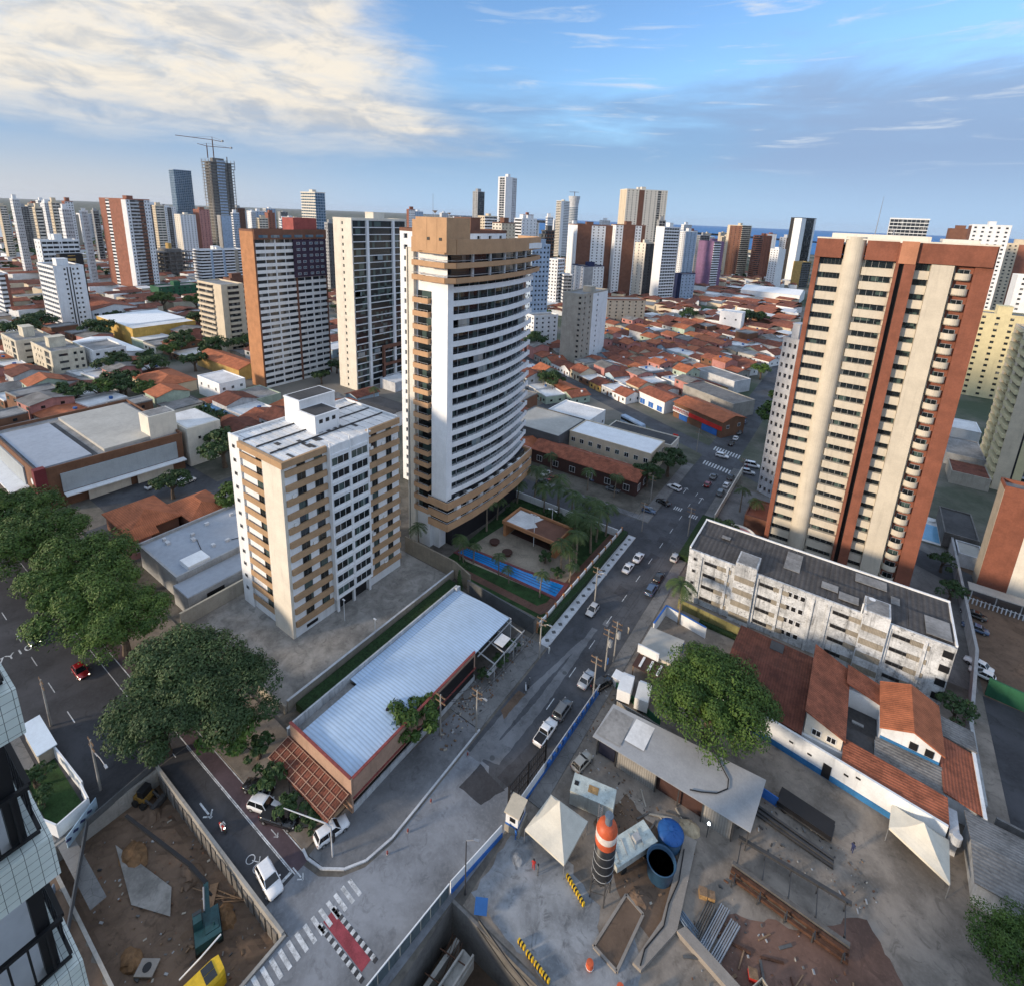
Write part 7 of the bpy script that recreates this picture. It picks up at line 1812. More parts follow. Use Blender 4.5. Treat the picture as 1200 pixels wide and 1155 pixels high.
def leaves(mb, r_, c, rad, n, size, flat=.75):
    """leaf sprays on a clump: small bent quads, denser towards its outside and top"""
    for _ in range(n):
        while True:
            d = Vector((r_.gauss(0, 1), r_.gauss(0, 1), r_.gauss(0, 1)))
            if d.length > .1: break
        d.normalize()
        if d.z < -.35 and r_.random() < .7: d.z = -d.z
        q = r_.uniform(.62, 1.04); p = Vector((c[0] + d.x * rad[0] * q, c[1] + d.y * rad[1] * q, c[2] + d.z * rad[2] * q))
        nn = (d + Vector((r_.uniform(-.7, .7), r_.uniform(-.7, .7), r_.uniform(-.2, .9)))).normalized()
        u = nn.orthogonal().normalized(); a = r_.uniform(0, 6.28); u = (u * math.cos(a) + nn.cross(u) * math.sin(a)); v = nn.cross(u)
        s = size * r_.uniform(.6, 1.35)
        o = len(mb.v); mid = p + nn * s * .12
        mb.v += [tuple(p - u * s), tuple(mid - v * s * .48), tuple(p + u * s), tuple(mid + v * s * .48)]
        mb.f.append([o, o + 1, o + 2, o + 3]); mb.m.append(0)

def tree(name, label, proto_seed, rad, h, n_clump, n_leaf, size, leafm='leaf', trunk_h=None, spread=1.0, cat='tree'):
    """broad tree: tapered trunk, limbs reaching into the crown, crown of many leaf clumps"""
    r_ = random.Random(proto_seed); t = thing(name, label, cat)
    th = trunk_h or h * .38; tr = rad * .055 + .12
    q = MB(); q.tube([(0, 0, 0), (.1, .05, th * .5), (.15, -.1, th)], [tr * 1.35, tr, tr * .8], 8); obj('trunk', q, 'trunk', t, local=True)
    cl = []
    for i in range(n_clump):
        a = i * 2.39996 + r_.uniform(-.3, .3); rr_ = math.sqrt((i + .5) / n_clump) * rad * .80 * r_.uniform(.84, 1.2)
        top = math.sqrt(max(0.0, 1 - (rr_ / rad) ** 2)); z = th * .95 + (h - th) * (.16 + .60 * top * r_.uniform(.45, 1.16))
        k_ = rad * r_.uniform(.17, .33)
        cl.append(((rr_ * math.cos(a) * spread, rr_ * math.sin(a), z), (k_, k_, k_ * r_.uniform(.62, .85))))
    q = MB()
    for c, k_ in cl[::3]:
        q.tube([(.15, -.1, th * .85), (c[0] * .45, c[1] * .45, (th + c[2]) * .5), c], [tr * .5, tr * .32, tr * .12], 5)
    obj('limb', q, 'trunk', t, local=True)
    mb = MB()
    for i, (c, k_) in enumerate(cl):
        if i % 7 != 4: leaves(mb, r_, c, k_, int(n_leaf * r_.uniform(.35, 1.25)), size)
    obj('crown', mb, leafm, t, local=True)
    return t
TA = tree('broad_tree', 'x', 1, 9.5, 13.0, 62, 620, .25)
TB = tree('broad_tree', 'x', 2, 8.2, 12.0, 54, 600, .23, 'leaf_grey')
TC = tree('round_tree', 'x', 3, 9.2, 14.5, 84, 620, .22, 'leaf', 4.0)
TD = tree('leafy_tree', 'x', 4, 4.6, 7.5, 22, 170, .34, 'leaf')
TE = tree('leafy_tree', 'x', 5, 5.4, 8.5, 24, 170, .38, 'leaf_dark')
TF = tree('leafy_tree', 'x', 6, 4.0, 6.5, 16, 130, .34, 'leaf_dark')
TG = tree('bush', 'x', 7, 1.7, 2.6, 10, 60, .26, 'leaf_dark', .5, cat='bush')
TH = tree('distant_tree', 'x', 8, 6.5, 9.0, 16, 60, .85, 'leaf_dark')
def put(p, x, y, label, s=1.0, rz=None, group=None):
    return inst(p, (x, y, 0), rnd.uniform(0, 6.28) if rz is None else rz, label, s, group)
put(TA, -138, 24, 'huge broad tree over the left avenue, farthest back', 1.1)
put(TA, -121.5, 26.5, 'huge broad tree over the left avenue, middle of the row', 1.08)
put(TA, -110, 25, 'huge broad tree over the left avenue, nearest the camera', 1.0)
put(TA, -100, 26.5, 'broad avenue tree whose trunk stands bare beside the red car', .86)
put(TB, -80, 27.5, 'great grey-green tree at the corner of the concrete lot', 1.1)
put(TA, -155, 23, 'huge broad tree over the left avenue, cut by the left edge', 1.1)
put(TB, -71.5, 30.0, 'grey-green tree overhanging the front edge of the concrete lot', 1.0)
put(TB, -74.5, 22.4, 'grey-green tree leaning over the dark avenue lane', .92)
put(TD, -66.5, 28.2, 'smaller tree with pale thin trunks in front of the awning', 1.0)
put(TC, -9.0, 73.5, 'very large round dense tree between the site shed and the works roof', 1.0)
put(TC, 27.5, 64, 'dense green tree cut by the right edge of the view', .62)
put(TD, -46.3, 45.4, 'small dark tree growing against the metal roof edge', .98)
for x, y, s, lab in ((-44.5, 61, .9, 'scrubby bush on the rubble strip under the pergola'), (-43.6, 65, 1.1, 'larger scrubby bush on the rubble strip'), (-44.2, 69.5, .9, 'bush by the end of the rubble strip near the garden corner'), (-52, 28.2, 1.4, 'bush in the verge below the clay awning'), (-57.5, 28.4, 1.6, 'leafy bush by the parked white car and awning'), (-63, 30, 1.5, 'bush beside the awning corner under the trees'), (-48.6, 28.8, 1.0, 'bush at the roadside corner of the awning'), (-84, 9.8, 1.3, 'bush in the small walled yard at the lower left'), (-80, 9.3, 1.1, 'second bush in the small walled yard at the lower left')):
    put(TG, x, y, lab, s)
# mid-distance trees, each where the photograph has one
mids = [(TE, -281, 88, 1.5, 'wide dark tree right of the white flats'), (TE, -268, 98, 1.4, 'dark tree next to the wide one behind the flats'), (TD, -250, 72, 1.35, 'tree behind the store towards the flats'), (TD, -238, 84, 1.2, 'small round tree by the villa behind the store'),
        (TE, -182, 80, 1.5, 'big dark tree behind the store annexe'), (TE, -157, 74, 1.5, 'dense tree right of the store car park'), (TD, -150, 86, 1.2, 'tree behind the workshop beside the beige block'), (TD, -128, 62, 1.3, 'tree between the clay-roofed annexes and the workshop'), (TF, -116, 67, 1.3, 'tree at the back corner of the flat-roofed workshop'), (TE, -150, 56, 1.0, 'tree between the store car park and the pink house'),
        (TE, -382, 80, 1.9, 'broad dark tree at the far left'), (TE, -400, 92, 1.8, 'broad dark tree at the far left beside its twin'), (TE, -360, 108, 1.7, 'tree in front of the yellow hall, left one'), (TD, -434, 172, 2.1, 'large light green tree behind the yellow hall'), (TD, -420, 190, 1.9, 'light green tree behind the yellow hall, right one'), (TE, -352, 160, 1.6, 'tree at the right end of the yellow hall'),
        (TE, -282, 134, 1.5, 'round tree at the foot of the cream balcony tower'), (TE, -276, 148, 1.5, 'round tree between the cream tower and the orange slab'), (TE, -302, 126, 1.4, 'dark tree left of the cream balcony tower'), (TD, -296, 118, 1.2, 'smaller tree in front of the villa roofs'),
        (TE, -43.5, 158, 1.15, 'dark tree at the street corner before the office block'), (TE, -46.5, 147, .95, 'lower dark tree by the parked white car at the street corner'), (TD, -20.5, 216, 2.0, 'bright green tree on the right side of the street beyond the crossing'), (TD, -21, 246, 1.7, 'bright green tree farther along the street on the right'), (TE, -116, 206, 1.3, 'tree among the front red roofs near the curved tower'), (TE, -160, 262, 1.6, 'dark tree left of the blank grey slab'), (TE, -168, 270, 1.4, 'dark tree beside the white block of flats'),
        (TE, -118, 432, 1.6, 'dark tree by the football field'), (TE, -78, 452, 1.8, 'dark tree right of the white cubic block'), (TE, -70, 462, 1.6, 'dark tree right of the white cubic block, farther one'), (TD, -40, 300, 1.2, 'tree along the far street'), (TD, -21, 285, 1.5, 'tree on the right of the far street'),
        (TE, -20, 130, .8, 'dark tree in the garden of the terracotta tower'), (TD, -14, 124.5, .9, 'rounded tree behind the worn slab block roof'), (TF, -8, 127, .9, 'small round tree at the terracotta tower fins'), (TF, 27, 140, .8, 'dark shrub tree along the wall right of the terracotta tower'), (TF, 26.4, 152, .8, 'dark shrub tree farther along the wall right of the terracotta tower'), (TF, 24.2, 101.5, .8, 'overgrown dark tree in the gap behind the slab block end')]
for p, x, y, s, lab in mids: put(p, x, y, lab, s)
r2 = random.Random(77); k_ = 0
for i in range(900):
    if k_ >= 130: break
    a = R(r2.uniform(112, 175)); d = r2.uniform(240, 900); x, y = d * math.cos(a), d * math.sin(a)
    if on_street(x, y) or not free(x, y, 4) or (inpoly(x, y, [(-36, 225), (-150, 225), (-170, 400), (-80, 700)]) and r2.random() < .8): continue
    w_ = 'on the far left' if a > R(155) else 'behind the slab towers' if a > R(135) else 'towards the sea'
    put(TH, x, y, 'small distant tree among the roofs ' + w_, r2.uniform(.6, 1.2), None, 'distant trees ' + w_); USED.append((x, y, 3)); k_ += 1
def wood():
    mb = MB(); r2 = random.Random(9)
    for i in range(1500):
        a = R(r2.uniform(100, 176)); d = r2.uniform(700, 3800)
        if a < R(130) and d > 1900: continue
        if not free(d * math.cos(a), d * math.sin(a), 6): continue
        leaves(mb, r2, (d * math.cos(a), d * math.sin(a), 5), (12, 12, 5), 10, 4.5)
    struct('distant_trees', mb, 'leaf_dark', 'stuff')
wood()

def palm(seed, h, fl, nf, name='palm_tree'):
    r_ = random.Random(seed); t = thing(name, 'x', 'palm')
    q = MB(); b_ = r_.uniform(-.5, .5); q.tube([(0, 0, 0), (b_ * .3, .1, h * .4), (b_ * .7, .2, h * .75), (b_, .25, h)], [.22, .16, .14, .13], 7); obj('trunk', q, 'palm_trunk', t, local=True)
    mb = MB()
    for i in range(nf):
        a = i * 2.39996 + r_.uniform(-.2, .2); up = r_.uniform(-.1, 1.0); d = Vector((math.cos(a), math.sin(a), 0)); P = []
        for j in range(8):
            s = j / 7; P.append(Vector((b_, .25, h)) + d * fl * (s * .95) * (1 - .15 * s) + Vector((0, 0, fl * (up * s * .8 - (.55 + .5 * up) * s * s))))
        sd_ = Vector((-d.y, d.x, 0))
        for j in range(7):
            w = fl * .20 * math.sin(math.pi * (j + .8) / 8.2); p, q2 = P[j], P[j + 1]
            for sgn in (1, -1):
                for e in (0, .5):
                    c0 = p.lerp(q2, e); c1 = p.lerp(q2, e + .38); tip = c0.lerp(c1, .9) + sd_ * sgn * w + d * w * .55 - Vector((0, 0, w * .55))
                    mb.add([tuple(c0), tuple(c1), tuple(tip + d * .06), tuple(tip)], [(0, 1, 2, 3)])
    obj('fronds', mb, 'leaf_palm', t, local=True)
    return t
W_('palm_trunk', (0.20, 0.165, 0.125), var=.25, sc=3)
PA, PB, PC = palm(1, 6.5, 2.6, 17), palm(2, 5.0, 2.3, 16), palm(3, 9.5, 3.8, 24)
for i, (x, y) in enumerate(((-69.5, 84.2), (-66, 85.1), (-58.8, 85.4), (-55.4, 84.6), (-47.5, 85), (-44.6, 93.2), (-68.2, 84.0))):
    inst((PA, PB)[i % 2], (x, y, 0), i * 1.3, 'slim palm standing along the edge of the blue lap pool', rnd.uniform(.8, 1.0), 'palms along the pool')
for i, (x, y, s) in enumerate(((-46, 99, 1.1), (-48, 103, 1.2), (-45.6, 106, 1.2), (-49, 108, 1.3), (-46.5, 111, 1.2), (-51, 112, 1.25), (-45.6, 115, 1.1), (-50, 116.4, 1.2), (-54, 114, 1.1), (-57, 117.5, 1.2), (-62, 118.3, 1.3), (-66, 117, 1.2), (-70, 118.5, 1.3), (-73, 114, 1.1), (-71.5, 97.5, 1.1), (-72.5, 103.5, 1.0), (-48, 95.5, 1.0), (-47.5, 101, 1.0), (-50.5, 105.5, 1.2), (-47, 108.5, 1.1), (-48.6, 113.5, 1.2), (-53, 117, 1.2), (-60, 115.5, 1.1), (-51.5, 109.5, 1.0), (-64, 114, 1.0), (-46.2, 96.6, 1.0))):
    inst((PA, PB)[i % 2], (x, y, 0), i * .9, 'feathery palm in the dense grove around the garden lawn', s * 1.2, 'palms of the garden grove')
inst(PC, (-20.4, 95.6, 0), .4, 'tall royal palm in front of the worn slab block', 1.0)
for x, y, lab in ((-60, 133, 'palm in front of the left end of the restaurant'), (-52, 134.5, 'palm in front of the right end of the restaurant'), (-74, 135, 'palm in the yard left of the restaurant'), (-79.5, 80.8, 'palm in the corner at the foot of the curved tower'), (-166, 142, 'palm in front of the black glass tower'), (-112, 201, 'palm in the front rows of red roofs'), (-118, 203, 'second palm in the front rows of red roofs'), (-15.5, 146, 'palm by the brown entrance block'), (-19.6, 150, 'palm on the terrace left of the brown entrance block'), (-265, 64, 'palm near the left edge among low houses'), (-150, 92, 'palm beside the blue-roofed shed')):
    inst(PA, (x, y, 0), x, lab, 1.1)
for x, y, s in ((-55, 109, 1.6), (-60, 112, 1.5), (-64, 110, 1.3), (-52.5, 95.6, 1.2), (-47.4, 92.6, 1.1), (-70, 108, 1.5), (-66, 81.0, 1.0)):
    put(TG, x, y, 'rounded shrub on the lawn by the pool', s, None, 'shrubs on the garden lawn')
t = thing('cypress', 'dark narrow conifer at the corner of the concrete lot and the garden', 'tree', (-62.4, 75.6, 0)); q = MB(); q.tube([(0, 0, 0), (0, 0, 4)], .09, 6); obj('trunk', q, 'trunk', t, local=True)
mb = MB(); r_ = random.Random(4)
for i in range(9): leaves(mb, r_, (0, 0, .7 + i * .55), (.95 - i * .095, .95 - i * .095, .5), 70, .2)
obj('crown', mb, 'leaf_dark', t, local=True)
for p in (TA, TB, TC, TD, TE, TF, TG, TH, PA, PB, PC):
    assert p['label'] != 'x', p.name
mat('shelter_white', (.58, .66, .74), rough=.4, var=.05)
mat('yellow_dull', (.22, .13, .03), rough=.7, var=.3, sc=2, spots=.4)
mat('teal', (.016, .058, .066), rough=.45, var=.2, sc=1.5, spots=.3)

# ================================================================= VEHICLES
def paint(name, c, rough=.25):
    m = bpy.data.materials.new(name); m.use_nodes = True; k = NT(m.node_tree); b = k.n['Principled BSDF']
    pos = k.new('ShaderNodeNewGeometry').outputs['Position']; n = k.noise(pos, 3.0, 3, .6)
    k.put(b.inputs['Base Color'], k.mix(k.rng(n, .3, .75, 0, .35), c, tuple(v * .72 + .01 for v in c))); b.inputs['Roughness'].default_value = rough; b.inputs['Coat Weight'].default_value = .5; b.inputs['Coat Roughness'].default_value = .08
    _M[name] = m
for n_, c_ in dict(car_white=(.74, .75, .77), car_silver=(.42, .44, .47), car_grey=(.11, .12, .13), car_black=(.012, .012, .014), car_red=(.26, .012, .014), car_blue=(.05, .09, .17), car_beige=(.40, .36, .30)).items(): paint(n_, c_)
mat('headlight_off', (.55, .56, .58), rough=.15, var=.02); mat('headlight_on', (1, .95, .85), emit=((1.0, .86, .66), 5.0)); mat('tail_red', (.30, .01, .012), rough=.25, var=.05)

def ring_loft(mb, secs, mi=0):
    """secs: list of rings with equal point counts"""
    n = len(secs[0]); o = len(mb.v)
    for r_ in secs: mb.v += [tuple(p) for p in r_]
    for i in range(len(secs) - 1):
        for j in range(n):
            mb.f.append([o + i * n + j, o + i * n + (j + 1) % n, o + (i + 1) * n + (j + 1) % n, o + (i + 1) * n + j]); mb.m.append(mi)
    mb.f.append([o + j for j in range(n)][::-1]); mb.m.append(mi); mb.f.append([o + (len(secs) - 1) * n + j for j in range(n)]); mb.m.append(mi)

def make_car(kind):
    L, Wd = {'hatch': (3.9, 1.70), 'sedan': (4.45, 1.75), 'suv': (4.45, 1.84), 'pickup': (5.2, 1.86), 'van': (4.9, 1.9)}[kind]
    t = thing('car', 'x', 'car'); hw = Wd / 2; a = L / 2
    zb, belt = .24, {'hatch': .86, 'sedan': .84, 'suv': 1.0, 'pickup': 1.05, 'van': 1.05}[kind]; top = {'hatch': 1.48, 'sedan': 1.44, 'suv': 1.70, 'pickup': 1.78, 'van': 1.95}[kind]
    def ring(x, w, z0, z1): return [(x, -w * .86, z0), (x, -w, z0 + .16), (x, -w, z1 - .16), (x, -w * .86, z1), (x, w * .86, z1), (x, w, z1 - .16), (x, w, z0 + .16), (x, w * .86, z0)]
    tail = belt + (.04 if kind != 'sedan' else .0)
    q = MB(); ring_loft(q, [ring(-a, hw * .80, .38, tail - .10), ring(-a + .10, hw * .93, zb + .04, tail), ring(-a + .6, hw, zb, tail + .02), ring(0, hw, zb, belt + .02), ring(a - 1.1, hw, zb, belt - .02), ring(a - .35, hw * .96, zb, belt - .14), ring(a - .06, hw * .84, zb + .04, belt - .24), ring(a, hw * .72, .36, belt - .34)])
    body = obj('body', q, 'car_white', t, True, True)
    # cabin: glass house with a painted roof and pillars
    x0, x1, r0, r1 = {'hatch': (-a + .12, a - 1.15, -a + .55, a - 1.95), 'sedan': (-a + .75, a - 1.25, -a + 1.35, a - 2.05), 'suv': (-a + .12, a - 1.2, -a + .42, a - 1.85), 'pickup': (-.75, a - 1.35, -.55, a - 2.05), 'van': (-a + .08, a - .9, -a + .2, a - 1.6)}[kind]
    wb, wt = hw * .90, hw * .72
    def cab(dx, dw, z0, z1): return [[(x0 + dx, -wb + dw, z0), (x1 - dx, -wb + dw, z0), (x1 - dx, wb - dw, z0), (x0 + dx, wb - dw, z0)], [(r0 + dx, -wt + dw, z1), (r1 - dx, -wt + dw, z1), (r1 - dx, wt - dw, z1), (r0 + dx, wt - dw, z1)]]
    b0, t0 = cab(0, 0, belt - .05, top - .05)
    q = MB(); q.add(b0 + t0, [(0, 1, 5, 4), (1, 2, 6, 5), (2, 3, 7, 6), (3, 0, 4, 7)]); obj('windows', q, 'car_glass', t, local=True)
    q = MB(); n = 5; R0 = []
    for z, g in ((top - .055, 0), (top - .01, .05), (top + .02, .18)):
        R0.append([(r0 - .03 + g, -wt - .015 + g, z), (r1 + .03 - g * 1.5, -wt - .015 + g, z), (r1 + .03 - g * 1.5, wt + .015 - g, z), (r0 - .03 + g, wt + .015 - g, z)])
    ring_loft(q, R0); rf = obj('car_roof', q, 'car_white', t, False, True)
    q = MB()
    for s in (-1, 1):
        for xb, xr in ((x0, r0), (x1, r1), ((x0 + x1) / 2 - .1, (r0 + r1) / 2)): q.beam((xb, s * (wb + .005), belt - .04), (xr, s * (wt + .01), top - .03), .09, .04)
    obj('pillars', q, 'car_white', t, local=True)
    if kind == 'pickup':
        q = MB(); q.box(-a + .12, -hw * .82, belt + .0, -.85, hw * .82, belt + .07); obj('load_bed', q, 'black', t, local=True)
    for x in (-a + .78, a - .82):
        for s in (-1, 1):
            q = MB(); q.cyl(0, 0, -.10, .10, .33, 14); w = obj('wheel', q, 'rubber', t, local=True); w.location = (x, s * (hw - .08), .33); w.rotation_euler = (R(90), 0, 0)
            q = MB(); q.cyl(0, 0, -.115, .115, .19, 10); obj('rim', q, 'steel', w, local=True)
    for s in (-1, 1):
        q = MB(); q.obox((a - .13, s * hw * .66, belt - .30), (.16, .34, .13), s * -.35); obj('headlight', q, 'headlight_off', t, local=True)
        q = MB(); q.obox((-a + .06, s * hw * .70, tail - .20), (.12, .26, .18), s * .3); obj('tail_light', q, 'tail_red', t, local=True)
        q = MB(); q.obox((x1 - .25, s * (hw + .06), belt + .03), (.14, .16, .11)); obj('mirror', q, 'car_white', t, local=True)
    q = MB(); q.box(a - .03, -hw * .5, .30, a + .02, hw * .5, .46); obj('grille', q, 'black', t, local=True)
    q = MB(); q.box(-a - .01, -.24, .62, -a + .04, .24, .74); obj('number_plate', q, 'grey_light', t, local=True)
    for c in t.children:
        if c.name.split('.')[0] in ('body', 'car_roof', 'pillars', 'mirror'):
            c.material_slots[0].link = 'OBJECT'; c.material_slots[0].material = _M['car_white']
    return t
KINDS = {k_: make_car(k_) for k_ in ('hatch', 'sedan', 'suv', 'pickup', 'van')}
def car(kind, px, py, deg, paint_, label, lit=False, cat='car'):
    p = at(px, py); o = inst(KINDS[kind], (p.x, p.y, 0.03), R(deg), label); o['category'] = cat
    for c in o.children:
        nm = c.name.split('.')[0]
        if nm in ('body', 'car_roof', 'pillars', 'mirror'):
            c.material_slots[0].link = 'OBJECT'; c.material_slots[0].material = _M[paint_]
        if nm == 'headlight' and lit:
            c.material_slots[0].link = 'OBJECT'; c.material_slots[0].material = _M['headlight_on']
    return o
U, D = 90, -90
for a in (('sedan', 736, 667, U, 'car_white', 'white saloon parked at the kerb below the white garden wall, nearer the camera'), ('sedan', 748, 655, U, 'car_white', 'white saloon parked at the kerb below the garden wall, farther of the pair'),
          ('hatch', 694, 717, D, 'car_silver', 'silver hatchback driving towards the camera alone in the lane'), ('sedan', 687, 798, U, 'car_silver', 'silver saloon parked beside the pole by the black jeep'),
          ('suv', 659, 834, U, 'car_grey', 'dark grey car with blue-grey roof parked behind the white one'), ('pickup', 639, 861, U, 'car_white', 'white pickup parked at the black site gate'),
          ('suv', 763, 693, U, 'car_blue', 'blue-grey car parked by the royal palm'), ('hatch', 772, 678, U, 'car_black', 'dark hatchback parked ahead of the blue-grey car by the palm'), ('hatch', 791, 655, U, 'car_silver', 'silver car parked below the clipped street hedge'),
          ('suv', 790, 573, 165, 'car_white', 'pale car parked under the dark corner tree'), ('sedan', 777, 590, 170, 'car_black', 'long black saloon turning at the corner of the side street'), ('hatch', 760, 600, 10, 'car_blue', 'small blue car by the palms at the side street'),
          ('hatch', 829, 569, U, 'car_red', 'small red car in the street waiting before the crossing'), ('sedan', 836, 560, U, 'car_grey', 'dark car ahead of the small red car'), ('sedan', 856, 561, U, 'car_black', 'black car at the right kerb nearest the crossing'),
          ('hatch', 851, 570, U, 'car_white', 'small white car parked behind the black car near the crossing'), ('suv', 844, 579, U, 'car_grey', 'dark grey car last in the row before the crossing'), ('suv', 846, 536, 5, 'car_white', 'white car crossing the junction between the two zebras'),
          ('van', 881, 547, 10, 'car_white', 'white van at the foot of the grey-white tower'), ('suv', 876, 555, 15, 'car_silver', 'pale car tucked below the white van by the tower'), ('hatch', 862, 515, U, 'car_white', 'white hatchback just beyond the crossing'), ('sedan', 866, 508, U, 'car_grey', 'dark car beyond the white hatchback on the far street'), ('sedan', 857, 521, U, 'car_black', 'black car standing on the far side of the zebra'), ('hatch', 872, 496, U, 'car_blue', 'blue car far up the street beside the green tree'), ('hatch', 872, 484, U, 'car_silver', 'silver car farthest up the street'),
          ('hatch', 95, 789, 0, 'car_red', 'dark red car with lit headlights on the left avenue', True), ('sedan', 38, 750, 0, 'car_black', 'black car with lit headlight under the huge avenue trees', True),
          ('suv', 310, 947, 20, 'car_white', 'white estate car parked on the verge by the awning'), ('pickup', 328, 962, 22, 'car_black', 'black pickup parked beside the white estate car'), ('sedan', 303, 926, 20, 'car_black', 'black car half hidden under the tree behind the white estate car'), ('suv', 389, 977, 76, 'car_white', 'white car standing on the pavement below the hall corner'), ('suv', 316, 1034, -8, 'car_white', 'white car turning out of the dark lane at the zebra'),
          ('sedan', 1146, 781, 160, 'car_white', 'white car in the earth car park by the green wall, larger one'), ('hatch', 1150, 792, 165, 'car_white', 'white car in the earth car park tucked at the wall below the other'), ('sedan', 1142, 738, 175, 'car_blue', 'dark blue-grey car in the earth car park'), ('sedan', 1140, 722, 175, 'car_black', 'black car in the earth car park nearest the picket fence'),
          ('pickup', 182, 570, 100, 'car_white', 'white pickup in the store car park'), ('van', 219, 566, 95, 'car_white', 'white van near the road end of the store car park'), ('sedan', 640, 556, 80, 'car_white', 'white car in the yard under the podium of the curved tower'), ('sedan', 648, 562, 80, 'car_red', 'red car in the yard beside the dark hall'), ('hatch', 636, 566, 80, 'car_black', 'black car in the yard beside the curved tower podium'), ('hatch', 696, 562, 90, 'car_blue', 'blue car among the restaurant roofs'), ('sedan', 718, 575, 5, 'car_grey', 'grey car under the palms in front of the restaurant'),
          ('suv', 706, 804, 70, 'car_black', 'black jeep parked beside the site shed corner'), ('hatch', 682, 895, 80, 'car_beige', 'small pale vehicle parked above the rusty white container')):
    car(*a)
for p in KINDS.values():
    assert p['label'] != 'x'
def truck(label, px, py, deg, boxm, L=5.6):
    p = at(px, py); t = thing('box_truck', label, 'truck', (p.x, p.y, 0), R(deg)); q = MB(); q.box(-L / 2, -1.1, .8, L / 2 - 1.6, 1.1, 3.0); obj('cargo_box', q, boxm, t, local=True)
    q = MB(); ring_loft(q, [[(x, -w, z0), (x, w, z0), (x, w, z1), (x, -w, z1)] for x, w, z0, z1 in ((L / 2 - 1.5, 1.0, .5, 2.3), (L / 2 - .5, 1.0, .5, 2.25), (L / 2 - .1, .95, .5, 1.4), (L / 2, .9, .55, 1.2))]); obj('cab', q, 'car_white', t, local=True)
    q = MB(); q.quad((L / 2 - .47, -.85, 2.15), (L / 2 - .47, .85, 2.15), (L / 2 - .10, .8, 1.45), (L / 2 - .10, -.8, 1.45)); obj('windscreen', q, 'car_glass', t, local=True)
    q = MB(); q.box(-L / 2, -.5, .45, L / 2 - .4, .5, .8); obj('chassis', q, 'black', t, local=True)
    for x in (-L / 2 + 1, L / 2 - .9):
        for s in (-1, 1): q = MB(); q.cyl(0, 0, -.13, .13, .42, 12); w = obj('wheel', q, 'rubber', t, local=True); w.location = (x, s * .95, .42); w.rotation_euler = (R(90), 0, 0)
truck('white box truck parked beside the brown pergola, left one', 733, 812, 100, 'white_clean', 5.2); truck('white box truck parked beside the brown pergola, right one', 753, 822, 100, 'plastic_white', 5.2)
def bus():
    p = at(741, 500); t = thing('bus', 'pale blue city bus on the avenue left of the corner shop', 'bus', (p.x, p.y, 0), RZ); q = MB(); ring_loft(q, [[(x, -1.25, .35), (x, 1.25, .35), (x, 1.25, z), (x, 1.1, z + .2), (x, -1.1, z + .2), (x, -1.25, z)] for x, z in ((-6, 2.9), (5.7, 2.9), (6, 2.6))]); obj('body', q, 'grey_blue', t, local=True)
    q = MB(); q.box(-5.8, -1.28, 1.4, 5.7, 1.28, 2.4); obj('windows', q, 'car_glass', t, local=True)
    for x in (-3.6, 3.8):
        for s in (-1, 1): q = MB(); q.cyl(0, 0, -.14, .14, .48, 12); w = obj('wheel', q, 'rubber', t, local=True); w.location = (x, s * 1.15, .48); w.rotation_euler = (R(90), 0, 0)
bus()

# ---- people, each one continuous skinned body
def person(label, x, y, rz=0.0, pose='stand', shirt='blue_paint', z=0.0):
    t = thing('person', label, 'person', (x, y, z), rz)
    me = bpy.data.meshes.new('body')
    if pose == 'stand':
        V = [(0, 0, .95), (0, 0, 1.2), (0, 0, 1.42), (0, 0, 1.52), (.02, 0, 1.66), (0, .19, 1.40), (.04, .25, 1.14), (.12, .24, .9), (0, -.19, 1.40), (-.02, -.25, 1.14), (.05, -.25, .88), (.02, .10, .9), (.06, .11, .5), (.02, .12, .08), (.16, .12, .04), (-.02, -.10, .9), (-.04, -.11, .5), (-.12, -.12, .08), (.02, -.12, .04)]
    else:
        V = [(0, 0, .80), (.03, 0, 1.05), (.08, 0, 1.26), (.12, 0, 1.36), (.15, 0, 1.5), (.08, .19, 1.24), (.26, .26, 1.04), (.46, .26, 1.0), (.08, -.19, 1.24), (.26, -.26, 1.04), (.46, -.26, 1.0), (.05, .12, .78), (.38, .20, .70), (.26, .20, .34), (.40, .20, .28), (.05, -.12, .78), (.38, -.20, .70), (.26, -.20, .34), (.40, -.20, .28)]
    Eg = [(0, 1), (1, 2), (2, 3), (3, 4), (2, 5), (5, 6), (6, 7), (2, 8), (8, 9), (9, 10), (0, 11), (11, 12), (12, 13), (13, 14), (0, 15), (15, 16), (16, 17), (17, 18)]
    me.from_pydata(V, Eg, []); me.materials.append(_M[shirt]); o = link('body', me, t)
    sk = o.modifiers.new('skin', 'SKIN'); rad = [.15, .14, .15, .06, .105, .07, .05, .04, .07, .05, .04, .09, .07, .045, .04, .09, .07, .045, .04]
    for i, v in enumerate(me.skin_vertices[0].data): v.radius = (rad[i], rad[i]); v.use_root = (i == 0)
    o.modifiers.new('smooth', 'SUBSURF').levels = 1
    h = V[4]; q = MB(); q.lathe([(.118, h[2] - .02), (.125, h[2] + .05), (.09, h[2] + .12), (.01, h[2] + .14)], h[0] - .02, h[1], 10)
    obj('hair', q, 'black', t, local=True); return t
